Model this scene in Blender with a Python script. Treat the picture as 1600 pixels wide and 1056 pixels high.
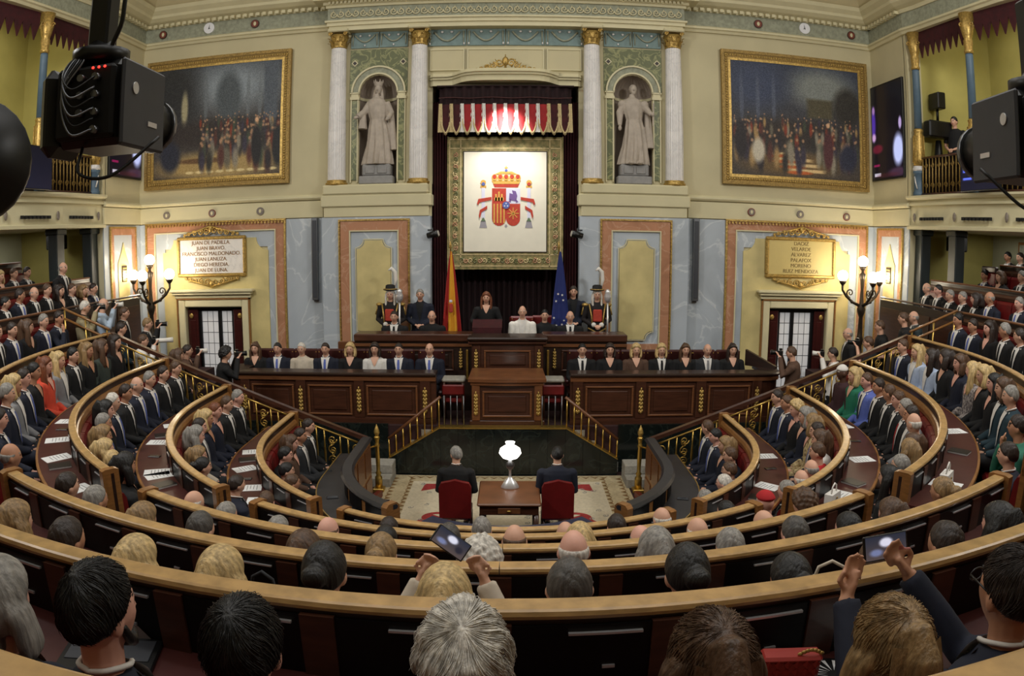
import bpy, bmesh, math, random
from math import sin, cos, pi, radians, hypot, atan2, sqrt
from mathutils import Vector, Matrix, Euler
for o in list(bpy.data.objects): bpy.data.objects.remove(o)
SC = bpy.context.scene
COL = SC.collection
random.seed(7)

# ---------------------------------------------------------------- camera (wide fisheye lens, tilted down a little)
cam = bpy.data.cameras.new('camera'); cam_o = bpy.data.objects.new('camera', cam); COL.objects.link(cam_o)
cam.type = 'PANO'; cam.panorama_type = 'FISHEYE_LENS_POLYNOMIAL'
cam.sensor_width = 36; cam.sensor_fit = 'HORIZONTAL'; cam.fisheye_fov = pi
cam.fisheye_polynomial_k0 = 0
cam.fisheye_polynomial_k1 = -(1600 / 36.0) / 1130.0
cam.fisheye_polynomial_k2 = cam.fisheye_polynomial_k3 = cam.fisheye_polynomial_k4 = 0
cam.clip_start = .05; cam.clip_end = 100
cam_o.matrix_world = Matrix.Rotation(pi / 2 - radians(7.88), 4, 'X') @ Matrix.Rotation(radians(.17), 4, 'Z')
SC.camera = cam_o
SC.view_settings.view_transform = 'Standard'; SC.view_settings.look = 'None'
SC.view_settings.gamma = 1; SC.view_settings.use_curve_mapping = False
SC.view_settings.exposure = 0.0

# ---------------------------------------------------------------- light: glazed ceiling over the chamber, lamps
w = bpy.data.worlds.new('world'); SC.world = w; w.use_nodes = True
w.node_tree.nodes['Background'].inputs[0].default_value = (.9, .95, 1, 1)
w.node_tree.nodes['Background'].inputs[1].default_value = .02
def area(name, loc, rot, sx, sy, power, col):
    l = bpy.data.lights.new(name, 'AREA'); l.shape = 'RECTANGLE'; l.size = sx; l.size_y = sy; l.energy = power; l.color = col
    o = bpy.data.objects.new(name, l); COL.objects.link(o); o.location = loc; o.rotation_euler = rot
    return o
area('laylight', (0, 5.3, 7.35), (0, 0, 0), 8.5, 12.6, 610, (1, .99, .955))
for sx in (-1, 1):
    area('gallery_floodlight', (sx * 7.3 - .1, 4.6, 4.3), (radians(62), 0, radians(sx * 26)), 1.4, .7, 300, (1, .985, .95))
for sx in (-1, 1):
    area('gallery_lamp', (sx * 9.55 - .15, 11.0, 5.1), (0, 0, 0), .6, 3.0, 26, (1, .95, .82))
    area('under_gallery_fill', (sx * 9.75 - .15, 11.4, .38), (0, 0, 0), .4, 2.6, 12, (1, .97, .9))  # unseen fill light, added to brighten the wall under each gallery
def spot(name, loc, target, power, size, col, blend=.5, rad=.06):
    l = bpy.data.lights.new(name, 'SPOT'); l.energy = power; l.spot_size = radians(size); l.spot_blend = blend; l.color = col; l.shadow_soft_size = rad
    o = bpy.data.objects.new(name, l); COL.objects.link(o); o.location = loc
    o.rotation_euler = (Vector(target) - Vector(loc)).to_track_quat('-Z', 'Y').to_euler()
    return o
spot('tapestry_spot', (-.13, 14.35, 2.62), (-.13, 15.05, 1.5), 300, 100, (1, .97, .92), .9, .2)

# ---------------------------------------------------------------- materials
def lin(c):
    c = [v / 255 for v in c]
    return tuple(v / 12.92 if v <= .04045 else ((v + .055) / 1.055) ** 2.4 for v in c) + (1,)
MATS = {}
def mat(name, rgb, rough=.6, metal=0, var=0, scale=6, stretch=None, bump=0, coat=0, rgb2=None, detail=4, spec=.5, sheen=0, emit=0):
    if name in MATS: return MATS[name]
    m = bpy.data.materials.new(name); m.use_nodes = True; nt = m.node_tree; b = nt.nodes['Principled BSDF']
    b.inputs['Base Color'].default_value = lin(rgb); b.inputs['Roughness'].default_value = rough; b.inputs['Metallic'].default_value = metal
    b.inputs['Specular IOR Level'].default_value = spec
    if coat: b.inputs['Coat Weight'].default_value = coat; b.inputs['Coat Roughness'].default_value = .12
    if sheen: b.inputs['Sheen Weight'].default_value = sheen
    if emit: b.inputs['Emission Color'].default_value = lin(rgb); b.inputs['Emission Strength'].default_value = emit
    if var or bump or rgb2:
        tc = nt.nodes.new('ShaderNodeTexCoord'); mp = nt.nodes.new('ShaderNodeMapping'); nz = nt.nodes.new('ShaderNodeTexNoise')
        nt.links.new(tc.outputs['Object'], mp.inputs[0]); nt.links.new(mp.outputs[0], nz.inputs['Vector'])
        if stretch: mp.inputs['Scale'].default_value = stretch
        nz.inputs['Scale'].default_value = scale; nz.inputs['Detail'].default_value = detail
        if var or rgb2:
            mx = nt.nodes.new('ShaderNodeValToRGB')
            a = lin(rgb); c2 = lin(rgb2) if rgb2 else None
            e = mx.color_ramp.elements; e[0].position = .33; e[1].position = .68
            e[0].color = c2 if c2 else tuple(min(1, v * (1 - var)) for v in a[:3]) + (1,)
            e[1].color = a if c2 else tuple(min(1, v * (1 + var)) for v in a[:3]) + (1,)
            nt.links.new(nz.outputs['Fac'], mx.inputs[0]); nt.links.new(mx.outputs[0], b.inputs['Base Color'])
        if bump:
            bp = nt.nodes.new('ShaderNodeBump'); bp.inputs['Strength'].default_value = bump; bp.inputs['Distance'].default_value = .02
            nt.links.new(nz.outputs['Fac'], bp.inputs['Height']); nt.links.new(bp.outputs[0], b.inputs['Normal'])
    MATS[name] = m
    return m
def marble(name, base, vein, rough=.25, scale=1.3, width=.06):
    m = bpy.data.materials.new(name); m.use_nodes = True; nt = m.node_tree; b = nt.nodes['Principled BSDF']
    b.inputs['Roughness'].default_value = rough
    tc = nt.nodes.new('ShaderNodeTexCoord'); nz = nt.nodes.new('ShaderNodeTexNoise'); nz.inputs['Scale'].default_value = scale; nz.inputs['Detail'].default_value = 8
    nz.inputs['Distortion'].default_value = 1.2
    nt.links.new(tc.outputs['Object'], nz.inputs['Vector'])
    r = nt.nodes.new('ShaderNodeValToRGB'); e = r.color_ramp.elements
    e[0].position = .3; e[0].color = tuple(v * .82 for v in lin(base)[:3]) + (1,)
    e[1].position = .75; e[1].color = tuple(min(1, v * 1.12) for v in lin(base)[:3]) + (1,)
    for p, c in ((.5 - width / 2, lin(base)), (.5, lin(vein)), (.5 + width / 2, lin(base))):
        k = r.color_ramp.elements.new(p); k.color = c
    nt.links.new(nz.outputs['Fac'], r.inputs[0]); nt.links.new(r.outputs[0], b.inputs['Base Color'])
    MATS[name] = m
    return m

M = dict(
 plaster=mat('plaster', (198, 188, 152), .8, var=.05, scale=1.5),
 plaster_light=mat('plaster_light', (206, 197, 160), .75, var=.04, scale=2),
 cream=mat('cream_moulding', (210, 201, 164), .6, var=.04, scale=3),
 frieze_grey=mat('frieze_grey', (150, 152, 132), .8, var=.18, scale=14),
 frieze_blue=mat('frieze_blue', (120, 140, 138), .75, var=.12, scale=9),
 gold=mat('gilding', (184, 152, 84), .4, .6, var=.3, scale=30, bump=.3),
 gold_frame=mat('gilt_frame', (150, 122, 66), .45, .5, var=.35, scale=45, bump=.5),
 brass=mat('brass', (200, 165, 85), .3, .85, var=.12, scale=15),
 grey_marble=marble('grey_marble', (180, 188, 196), (204, 210, 214), .25, .7, .03),
 orange_marble=marble('orange_marble', (182, 132, 102), (196, 154, 126), .25, 2.2, .05),
 yellow_panel=mat('yellow_panel', (206, 190, 132), .5, var=.12, scale=2.5),
 green_marble=marble('green_panel', (95, 100, 62), (150, 150, 100), .4, 4, .1),
 white_marble=marble('white_marble', (226, 222, 218), (212, 209, 206), .35, 2, .05),
 stone=mat('statue_stone', (176, 164, 150), .75, var=.1, scale=8, bump=.1),
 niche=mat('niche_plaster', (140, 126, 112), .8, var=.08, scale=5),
 grey_stone=mat('pedestal_stone', (142, 140, 138), .7, var=.1, scale=10),
 mahogany=mat('mahogany', (70, 40, 27), .34, var=.25, scale=3, stretch=(1, 1, 9), coat=.25),
 mahogany_dark=mat('mahogany_dark', (42, 25, 18), .4, var=.25, scale=3, stretch=(1, 1, 8), coat=.2),
 wood_mid=mat('wood_mid', (112, 70, 42), .35, var=.2, scale=4, stretch=(1, 1, 10), coat=.2),
 oak=mat('oak_rail', (180, 144, 92), .36, var=.2, scale=5, stretch=(3, 3, 14), coat=.15),
 oak_dark=mat('oak_dark', (138, 94, 50), .35, var=.2, scale=5, stretch=(2, 2, 10), coat=.2),
 black_panel=mat('black_panel', (9, 8, 8), .4, var=.1, scale=3, spec=.3),
 black=mat('black_plastic', (10, 10, 11), .4),
 black_matte=mat('black_matte', (10, 10, 11), .75),
 grey_plastic=mat('grey_plastic', (56, 58, 64), .5, var=.06, scale=12),
 chrome=mat('chrome', (225, 225, 228), .35, .7),
 steel=mat('steel', (120, 122, 126), .35, .9),
 desk_leather=mat('desk_leather', (70, 32, 29), .4, var=.12, scale=8, bump=.1),
 seat_leather=mat('seat_leather', (104, 20, 20), .42, var=.15, scale=6, bump=.15),
 maroon_leather=mat('maroon_leather', (66, 30, 28), .35, var=.15, scale=6, bump=.15),
 blue_leather=mat('blue_leather', (34, 40, 66), .35, var=.12, scale=6, bump=.1),
 dark_leather=mat('dark_leather', (38, 38, 42), .38, var=.12, scale=6, bump=.1),
 carpet_red=mat('carpet_red', (48, 22, 21), .95, var=.2, scale=20),
 carpet_cream=mat('carpet_cream', (196, 184, 158), .95, var=.1, scale=25),
 carpet_border=mat('carpet_border', (176, 160, 126), .95, var=.15, scale=25),
 carpet_brown=mat('carpet_brown', (120, 92, 54), .95, var=.2, scale=25),
 carpet_crimson=mat('carpet_crimson', (150, 46, 44), .95, var=.15, scale=25),
 carpet_grey=mat('carpet_grey', (150, 146, 136), .95, var=.15, scale=25),
 carpet_blue=mat('carpet_blue', (70, 82, 120), .95, var=.2, scale=12),
 black_marble=marble('black_marble', (22, 27, 25), (36, 42, 38), .16, 2.5, .08),
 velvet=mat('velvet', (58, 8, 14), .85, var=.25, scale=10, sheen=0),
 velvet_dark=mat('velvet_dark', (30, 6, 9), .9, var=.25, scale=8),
 red_cloth_lit=mat('red_cloth_lit', (150, 26, 30), .8, var=.1, scale=10),
 white_cloth=mat('white_cloth', (226, 222, 214), .8, var=.04, scale=10),
 fringe=mat('fringe_gold', (196, 176, 130), .8, var=.2, scale=40),
 tapestry=mat('tapestry', (222, 216, 198), .9, var=.03, scale=4),
 tap_border=mat('tapestry_border', (160, 142, 96), .9, var=.28, scale=12, rgb2=(104, 104, 66)),
 ironwork=mat('dark_bronze', (62, 52, 40), .4, .6, var=.2, scale=15),
 globe=mat('lamp_globe', (255, 240, 212), .3, emit=36),
 glass_lamp=mat('milk_glass_lamp', (255, 250, 240), .25, emit=4),
 white_paper=mat('white_paper', (226, 226, 224), .8, var=.03, scale=20),
 ink=mat('printed_ink', (60, 58, 60), .8),
 blue_col=mat('column_blue', (82, 104, 122), .5, var=.08, scale=6),
 gallery_wall=mat('gallery_wall', (180, 170, 98), .85, var=.06, scale=2),
 dark_green=mat('dark_green_iron', (30, 38, 38), .45, var=.1, scale=5),
 pale_wall=mat('pale_wall', (190, 190, 160), .85, var=.05, scale=2),
 door_red=mat('door_mahogany', (60, 22, 20), .3, var=.15, scale=3, stretch=(1, 1, 6), coat=.3),
 curtain_white=mat('sheer_curtain', (214, 214, 216), .9, emit=.16),  # slight glow added to brighten the panes, as from a lit corridor behind
 ceiling=mat('ceiling_paint', (205, 192, 152), .8, var=.04, scale=2),
 coffer=mat('coffer_dark', (92, 84, 76), .8, var=.1, scale=6),
 red_plate=mat('medallion_red', (122, 58, 44), .6, var=.25, scale=25),
 grey_plate=mat('medallion_grey', (128, 118, 108), .6, var=.25, scale=25),
 white_plate=mat('clock_face', (232, 232, 236), .5),
 green_led=mat('green_led', (60, 255, 150), .4, emit=3),
 red_led=mat('red_led', (255, 50, 40), .4, emit=3),
 screen_dark=mat('screen_dark', (10, 9, 16), .15, emit=.15),
)

# ---------------------------------------------------------------- mesh helpers
class MB:
    def __init__(s): s.v = []; s.f = []; s.m = []; s.sm = []
    def add(s, vs, fs, m=0, smooth=False):
        n = len(s.v); s.v += [tuple(p) for p in vs]
        for f in fs: s.f.append(tuple(n + i for i in f)); s.m.append(m); s.sm.append(smooth)
        return s
    def box(s, x0, x1, y0, y1, z0, z1, m=0):
        return s.add([(x, y, z) for z in (z0, z1) for y in (y0, y1) for x in (x0, x1)],
                     [(0, 2, 3, 1), (4, 5, 7, 6), (0, 1, 5, 4), (2, 6, 7, 3), (0, 4, 6, 2), (1, 3, 7, 5)], m)
    def bev(s, x0, x1, y0, y1, z0, z1, b=.01, m=0):
        b = min(b, (x1 - x0) * .45, (y1 - y0) * .45, (z1 - z0) * .45)
        P = {}; vs = []
        for X in (0, 1):
            for Y in (0, 1):
                for Z in (0, 1):
                    cx, cy, cz = (x0, x1)[X], (y0, y1)[Y], (z0, z1)[Z]
                    dx, dy, dz = (b, -b)[X], (b, -b)[Y], (b, -b)[Z]
                    for a, p in enumerate(((cx, cy + dy, cz + dz), (cx + dx, cy, cz + dz), (cx + dx, cy + dy, cz))):
                        P[X, Y, Z, a] = len(vs); vs.append(p)
        fs = []
        for q in (0, 1):
            fs.append([P[q, 0, 0, 0], P[q, 1, 0, 0], P[q, 1, 1, 0], P[q, 0, 1, 0]])
            fs.append([P[0, q, 0, 1], P[1, q, 0, 1], P[1, q, 1, 1], P[0, q, 1, 1]])
            fs.append([P[0, 0, q, 2], P[1, 0, q, 2], P[1, 1, q, 2], P[0, 1, q, 2]])
        for i in (0, 1):
            for j in (0, 1):
                fs.append([P[0, i, j, 1], P[1, i, j, 1], P[1, i, j, 2], P[0, i, j, 2]])
                fs.append([P[i, 0, j, 0], P[i, 1, j, 0], P[i, 1, j, 2], P[i, 0, j, 2]])
                fs.append([P[i, j, 0, 0], P[i, j, 1, 0], P[i, j, 1, 1], P[i, j, 0, 1]])
                for k in (0, 1): fs.append([P[i, j, k, 0], P[i, j, k, 1], P[i, j, k, 2]])
        return s.add(vs, fs, m)
    def prism(s, pts, vec, m=0):
        n = len(pts); v = Vector(vec)
        vs = [tuple(p) for p in pts] + [tuple(Vector(p) + v) for p in pts]
        return s.add(vs, [tuple(range(n - 1, -1, -1)), tuple(range(n, 2 * n))] + [(i, (i + 1) % n, n + (i + 1) % n, n + i) for i in range(n)], m)
    def tube(s, pts, rad, seg=8, m=0, cap=True, smooth=True, squash=None):
        pts = [Vector(p) for p in pts]; n = len(pts)
        if not isinstance(rad, (list, tuple)): rad = [rad] * n
        vs = []; ref = Vector((0, 0, 1)); pu = None
        for i, p in enumerate(pts):
            t = (pts[min(i + 1, n - 1)] - pts[max(i - 1, 0)]).normalized()
            u = (t.cross(Vector((1, 0, 0))) if abs(t.z) > .8 else t.cross(ref)) if pu is None else pu - t * pu.dot(t)
            if u.length < 1e-4: u = t.cross(Vector((1, 0, 0)))
            u.normalize(); pu = u; w_ = t.cross(u)
            r = rad[i]; ru, rw = (r if isinstance(r, tuple) else (r, r))
            vs += [p + u * cos(2 * pi * k / seg) * ru + w_ * sin(2 * pi * k / seg) * rw for k in range(seg)]
        fs = [(i * seg + k, i * seg + (k + 1) % seg, (i + 1) * seg + (k + 1) % seg, (i + 1) * seg + k) for i in range(n - 1) for k in range(seg)]
        s.add(vs, fs, m, smooth)
        if cap:
            b = len(s.v) - n * seg
            s.f += [tuple(b + k for k in range(seg - 1, -1, -1)), tuple(b + (n - 1) * seg + k for k in range(seg))]; s.m += [m, m]; s.sm += [False, False]
        return s
    def lathe(s, prof, seg=16, c=(0, 0, 0), m=0, smooth=True, a0=0, a1=2 * pi, sx=1, sy=1):
        full = abs(a1 - a0 - 2 * pi) < 1e-6; n = seg if full else seg + 1
        vs = []
        for r, z in prof: vs += [(c[0] + r * sx * cos(a0 + (a1 - a0) * k / seg), c[1] + r * sy * sin(a0 + (a1 - a0) * k / seg), c[2] + z) for k in range(n)]
        fs = []
        for i in range(len(prof) - 1):
            for k in range(seg):
                k2 = (k + 1) % n
                fs.append((i * n + k, i * n + k2, (i + 1) * n + k2, (i + 1) * n + k))
        s.add(vs, fs, m, smooth)
        if full:
            b = len(s.v) - len(vs); L = len(prof) - 1
            if prof[0][0] > 1e-4: s.f.append(tuple(b + k for k in range(n - 1, -1, -1))); s.m.append(m); s.sm.append(False)
            if prof[L][0] > 1e-4: s.f.append(tuple(b + L * n + k for k in range(n))); s.m.append(m); s.sm.append(False)
        return s
    def ell(s, c, r, seg=12, rings=8, m=0, rot=None, smooth=True):
        vs = []; R = rot or Matrix.Identity(3)
        for i in range(rings + 1):
            t = pi * i / rings
            for k in range(seg):
                a = 2 * pi * k / seg
                vs.append(Vector(c) + R @ Vector((r[0] * sin(t) * cos(a), r[1] * sin(t) * sin(a), r[2] * cos(t))))
        fs = [(i * seg + k, (i + 1) * seg + k, (i + 1) * seg + (k + 1) % seg, i * seg + (k + 1) % seg) for i in range(rings) for k in range(seg)]
        return s.add(vs, fs, m, smooth)
    def sweep(s, path, prof, m=0, caps=True, smooth=False, closed=False):
        # path: plan points (x, y); prof: closed polygon of (offset to the outside, z)
        n = len(path); k = len(prof); vs = []
        for i, p in enumerate(path):
            a = Vector(path[max(i - 1, 0)]); b = Vector(path[min(i + 1, n - 1)])
            if closed: a = Vector(path[(i - 1) % n]); b = Vector(path[(i + 1) % n])
            p = Vector(p)
            d0 = (p - a).normalized() if (p - a).length > 1e-9 else (b - p).normalized()
            d1 = (b - p).normalized() if (b - p).length > 1e-9 else d0
            t = (d0 + d1).normalized(); nn = Vector((t.y, -t.x))
            c = max(.3, t.dot(d1)); nn = nn / c
            vs += [(p.x + nn.x * o, p.y + nn.y * o, z) for o, z in prof]
        fs = [(i * k + j, ((i + 1) % n) * k + j, ((i + 1) % n) * k + (j + 1) % k, i * k + (j + 1) % k) for i in range(n if closed else n - 1) for j in range(k)]
        if caps and not closed: fs += [tuple(range(k)), tuple((n - 1) * k + j for j in range(k - 1, -1, -1))]
        return s.add(vs, fs, m, smooth)
    def grid(s, fn, nu, nv, m=0, smooth=True):
        vs = [fn(i / nu, j / nv) for j in range(nv + 1) for i in range(nu + 1)]
        return s.add(vs, [(j * (nu + 1) + i, j * (nu + 1) + i + 1, (j + 1) * (nu + 1) + i + 1, (j + 1) * (nu + 1) + i) for j in range(nv) for i in range(nu)], m, smooth)
    def mesh(s, name, mats):
        me = bpy.data.meshes.new(name); me.from_pydata(s.v, [], s.f)
        for x in mats: me.materials.append(M[x] if isinstance(x, str) else x)
        me.polygons.foreach_set('material_index', s.m); me.polygons.foreach_set('use_smooth', s.sm)
        bm = bmesh.new(); bm.from_mesh(me); bmesh.ops.recalc_face_normals(bm, faces=bm.faces); bm.to_mesh(me); bm.free()
        me.update()
        return me
    def build(s, name, mats, parent=None, loc=None, rot=None):
        if not isinstance(mats, (list, tuple)): mats = [mats]
        return link(name, s.mesh(name, mats), parent, loc, rot)
def link(name, me, parent=None, loc=None, rot=None):
    o = bpy.data.objects.new(name, me); COL.objects.link(o)
    if parent is not None: o.parent = parent
    if loc is not None: o.location = loc
    if rot is not None: o.rotation_euler = rot
    return o
def tag(o, label, cat, group=None, kind=None):
    o['label'] = label; o['category'] = cat
    if group: o['group'] = group
    if kind: o['kind'] = kind
    return o
def thing(name, label, cat, loc=(0, 0, 0), rz=0, group=None):
    o = bpy.data.objects.new(name, None); COL.objects.link(o); o.empty_display_size = .1
    o.location = loc; o.rotation_euler = (0, 0, rz)
    return tag(o, label, cat, group)
def struct(o, label=None):
    o['kind'] = 'structure'
    if label: o['label'] = label
    return o
def S(mb, name, mats, label=None): return struct(mb.build(name, mats), label)
def copy_tree(o, parent=None):
    c = o.copy(); COL.objects.link(c); c.parent = parent
    for ch in o.children: copy_tree(ch, c)
    return c
def text(body, size, mat_, parent, loc, rot, name='lettering', ext=.004, align='CENTER'):
    cu = bpy.data.curves.new(name, 'FONT'); cu.body = body; cu.size = size; cu.extrude = ext; cu.align_x = align; cu.align_y = 'CENTER'
    cu.materials.append(M[mat_] if isinstance(mat_, str) else mat_)
    t = bpy.data.objects.new(name, cu); COL.objects.link(t)
    me = bpy.data.meshes.new_from_object(t.evaluated_get(bpy.context.evaluated_depsgraph_get())); bpy.data.objects.remove(t)
    return link(name, me, parent, loc, rot)
# hemicycle geometry
CX, CY = -.05, 9.15
def RR(n): return 7.42 - 1.055 * n if n < 5 else 2.1
def TT(n): return -(.9576 + .39 * n)
def FF(n): return TT(n) - .98
def upath(R, a0, a1, e0=0, e1=0, step=4):
    # plan path along a U: angle in degrees, 0 = nearest the camera, -90 = left arm; e0 / e1 = straight run beyond the arc on the left / right
    P = []
    if e0: P += [(CX - R, CY + e0)]
    n = max(2, int(round((a1 - a0) / step)))
    P += [(CX + R * sin(radians(a0 + (a1 - a0) * i / n)), CY - R * cos(radians(a0 + (a1 - a0) * i / n))) for i in range(n + 1)]
    if e1: P += [(CX + R, CY + e1)]
    return P

def fuse(mb, voxel, smooth=2, name='fused'):
    # one continuous skin over everything in mb
    me = mb.mesh(name, ['stone']); o = bpy.data.objects.new(name, me); COL.objects.link(o)
    r = o.modifiers.new('r', 'REMESH'); r.mode = 'VOXEL'; r.voxel_size = voxel; r.use_smooth_shade = True
    if smooth: k = o.modifiers.new('s', 'SMOOTH'); k.iterations = smooth; k.factor = .5
    dg = bpy.context.evaluated_depsgraph_get()
    out = bpy.data.meshes.new_from_object(o.evaluated_get(dg)); out.name = name
    bpy.data.objects.remove(o); bpy.data.meshes.remove(me)
    out.materials.clear()
    return out
import numpy as np
def paint_material(name, emit=0, rough=.6):
    m = bpy.data.materials.new(name); m.use_nodes = True; nt = m.node_tree; b = nt.nodes['Principled BSDF']
    a = nt.nodes.new('ShaderNodeVertexColor'); a.layer_name = 'print'
    nt.links.new(a.outputs[0], b.inputs['Base Color']); b.inputs['Roughness'].default_value = rough
    if emit: nt.links.new(a.outputs[0], b.inputs['Emission Color']); b.inputs['Emission Strength'].default_value = emit
    return m
PRINT = paint_material('printed_canvas'); SCREEN = paint_material('lit_screen', .8, .3)
def canvas(name, img, w, h, matl, parent, M4):
    # flat printed sheet w x h metres from an array of sRGB values, rows from the top; M4 places its local x (right) and z (up)
    H, W = img.shape[:2]
    ii, jj = np.meshgrid(np.arange(W + 1), np.arange(H + 1))
    vs = np.stack([ii / W * w - w / 2, np.zeros_like(ii, float), h / 2 - jj / H * h], -1).reshape(-1, 3)
    idx = (jj[:-1, :-1] * (W + 1) + ii[:-1, :-1]).reshape(-1)
    fs = np.stack([idx, idx + W + 1, idx + W + 2, idx + 1], 1)
    me = bpy.data.meshes.new(name); me.from_pydata(vs.tolist(), [], fs.tolist())
    c = np.clip(img / 255., 0, 1); c = np.where(c <= .04045, c / 12.92, ((c + .055) / 1.055) ** 2.4).reshape(-1, 3)
    at = me.color_attributes.new('print', 'FLOAT_COLOR', 'CORNER')
    at.data.foreach_set('color', np.repeat(np.concatenate([c, np.ones((len(c), 1))], 1), 4, 0).reshape(-1).astype(np.float32))
    me.materials.append(matl)
    o = bpy.data.objects.new(name, me); COL.objects.link(o); o.parent = parent
    o.matrix_local = M4
    return o
def blank(W, H, top, bot):
    t = np.linspace(0, 1, H)[:, None, None]; return np.ones((H, W, 1)) * ((1 - t) * np.array(top, float) + t * np.array(bot, float))
def blob(img, cx, cy, rx, ry, col, soft=.25, a=1, rect=False):
    H, W = img.shape[:2]; yy, xx = np.mgrid[0:H, 0:W]; xx = (xx + .5) / W; yy = (yy + .5) / H
    d = np.maximum(abs(xx - cx) / rx, abs(yy - cy) / ry) if rect else np.sqrt(((xx - cx) / rx) ** 2 + ((yy - cy) / ry) ** 2)
    k = np.clip((1 - d) / max(soft, 1e-3) + .0, 0, 1)[..., None] * a
    img[:] = img * (1 - k) + np.array(col, float) * k

def smooth_pts(P, n=6):
    P = [Vector(p) for p in P]; Q = [P[0] * 2 - P[1]] + P + [P[-1] * 2 - P[-2]]; out = []
    for i in range(1, len(Q) - 2):
        a, b, c, d = Q[i - 1], Q[i], Q[i + 1], Q[i + 2]
        for k in range(n):
            t = k / n; out.append(.5 * ((2 * b) + (c - a) * t + (2 * a - 5 * b + 4 * c - d) * t * t + (3 * b - a - 3 * c + d) * t ** 3))
    return out + [P[-1]]
# ================================================================ the chamber shell
XC = -.15
XL, XR, YW = -8.45, 8.15, 15.0
def X(u, s): return XC + s * u
def rng(a, b): return (a, b) if a < b else (b, a)
def ubox(mb, s, u0, u1, y0, y1, z0, z1, m=0, b=0):
    x0, x1 = rng(X(u0, s), X(u1, s))
    return mb.bev(x0, x1, y0, y1, z0, z1, b, m) if b else mb.box(x0, x1, y0, y1, z0, z1, m)
def spiral(mb, c, r0, turns, rad, m=0, flip=1, plane='xz', start=0, n=None, end=.15):
    n = n or int(10 * turns) + 4; P = []
    for i in range(n + 1):
        t = i / n; a = start + flip * 2 * pi * turns * t; r = r0 * (1 - t * (1 - end))
        d = (r * cos(a), r * sin(a))
        P.append((c[0] + d[0], c[1], c[2] + d[1]) if plane == 'xz' else (c[0], c[1] + d[0], c[2] + d[1]))
    return mb.tube(P, [rad * (1 - .35 * i / n) for i in range(n + 1)], 6, m)

# floors
mb = MB(); mb.box(-11.5, 11.2, -4, 17, -4.3, -4.0)
S(mb, 'floor', 'carpet_red', 'dark red carpeted floor of the chamber')
mb = MB()
for n in range(4, -4, -1):      # stepped tiers that carry the rows of benches
    r0, r1 = RR(n) - .02, (RR(n - 1) if n > -3 else 14.0)
    mb.sweep(upath(r0, -90, 90, 1.2 if n > 0 else 4.05, 1.2 if n > 0 else 4.05, 5), [(0, -4.2), (r1 - r0, -4.2), (r1 - r0, FF(n)), (0, FF(n))])
S(mb, 'floor_tiers', 'carpet_red', 'stepped red carpeted tiers under the benches')
mb = MB(); mb.sweep(upath(RR(5) - .3, -90, 90, 1.1, 1.1, 5), [(0, -4.2), (RR(4) - RR(5) + .3, -4.2), (RR(4) - RR(5) + .3, -3.9), (0, -3.9)])
S(mb, 'floor_inner', 'carpet_red', 'lowest carpeted tier around the open centre')
# raised marble platform in front of the wall
mb = MB(); mb.box(-5.3, 5.0, 11.95, 14.9, -4.05, -3.18)
S(mb, 'floor_platform', 'carpet_red', 'raised platform behind the black marble front')

# front wall: masonry pieces around the door openings and the canopy recess
mb = MB()
for s in (-1, 1):
    ubox(mb, s, 7.13, 8.3, YW, YW + .3, -4, -1.4); ubox(mb, s, 3.8, 5.72, YW, YW + .3, -4, -1.4); ubox(mb, s, 3.8, 8.3, YW, YW + .3, -1.4, 5.6)
    ubox(mb, s, 1.52, 3.8, YW + .02, YW + .32, -4, 1.15)
mb.box(X(-3.8, 1), X(3.8, 1), YW + .95, YW + 1.1, -4, 5.6)
mb.box(X(-1.75, 1), X(1.75, 1), YW, YW + .5, 3.3, 5.6)
for s in (-1, 1):
    ubox(mb, s, 1.52, 1.75, YW, YW + .95, -4, 3.3); ubox(mb, s, 3.3, 3.8, YW, YW + .3, 1.15, 5.6); ubox(mb, s, 1.75, 3.3, YW, YW + .3, 4.1, 5.6); ubox(mb, s, 1.75, 2.05, YW, YW + .3, 1.15, 4.1)
    # masonry around the arch of each niche
    P = [(u, z) for u, z in ((2.05, 1.15), (2.05, 4.1), (3.3, 4.1), (3.3, 1.15), (3.07, 1.15))] + [(2.67 + .4 * cos(radians(a)), 3.1 + .4 * sin(radians(a))) for a in range(0, 181, 15)] + [(2.27, 1.15)]
    mb.prism([(X(u, s), YW, z) for u, z in P], (0, .3, 0))
S(mb, 'wall_front', 'plaster', 'beige plastered front wall of the chamber')

# marble dado: slabs, orange frames, gilt fillets, yellow panels
def frame(mb, s, u0, u1, z0, z1, t, y0, y1, m=0):
    ubox(mb, s, u0, u0 + t, y0, y1, z0, z1, m); ubox(mb, s, u1 - t, u1, y0, y1, z0, z1, m); ubox(mb, s, u0 + t, u1 - t, y0, y1, z1 - t, z1, m)
def notched(u0, u1, z0, z1, r, both=True):
    P = []
    for cu, cz, a0 in ((u1, z1, 270), (u0, z1, 0 - 0)):
        pass
    P += [(u0, z0 + (r if both else 0))] if both else [(u0, z0)]
    P += [(u0, z1 - r)] + [(u0 + r * sin(radians(a)), z1 - r * cos(radians(a))) for a in range(15, 90, 15)] + [(u0 + r, z1)]
    P += [(u1 - r, z1)] + [(u1 - r * cos(radians(a)), z1 - r * sin(radians(a))) for a in range(15, 90, 15)] + [(u1, z1 - r)]
    if both:
        P += [(u1, z0 + r)] + [(u1 - r * sin(radians(a)), z0 + r * cos(radians(a))) for a in range(15, 90, 15)] + [(u1 - r, z0)]
        P += [(u0 + r, z0)] + [(u0 + r * cos(radians(a)), z0 + r * sin(radians(a))) for a in range(15, 90, 15)]
    else: P += [(u1, z0)]
    return P
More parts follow.
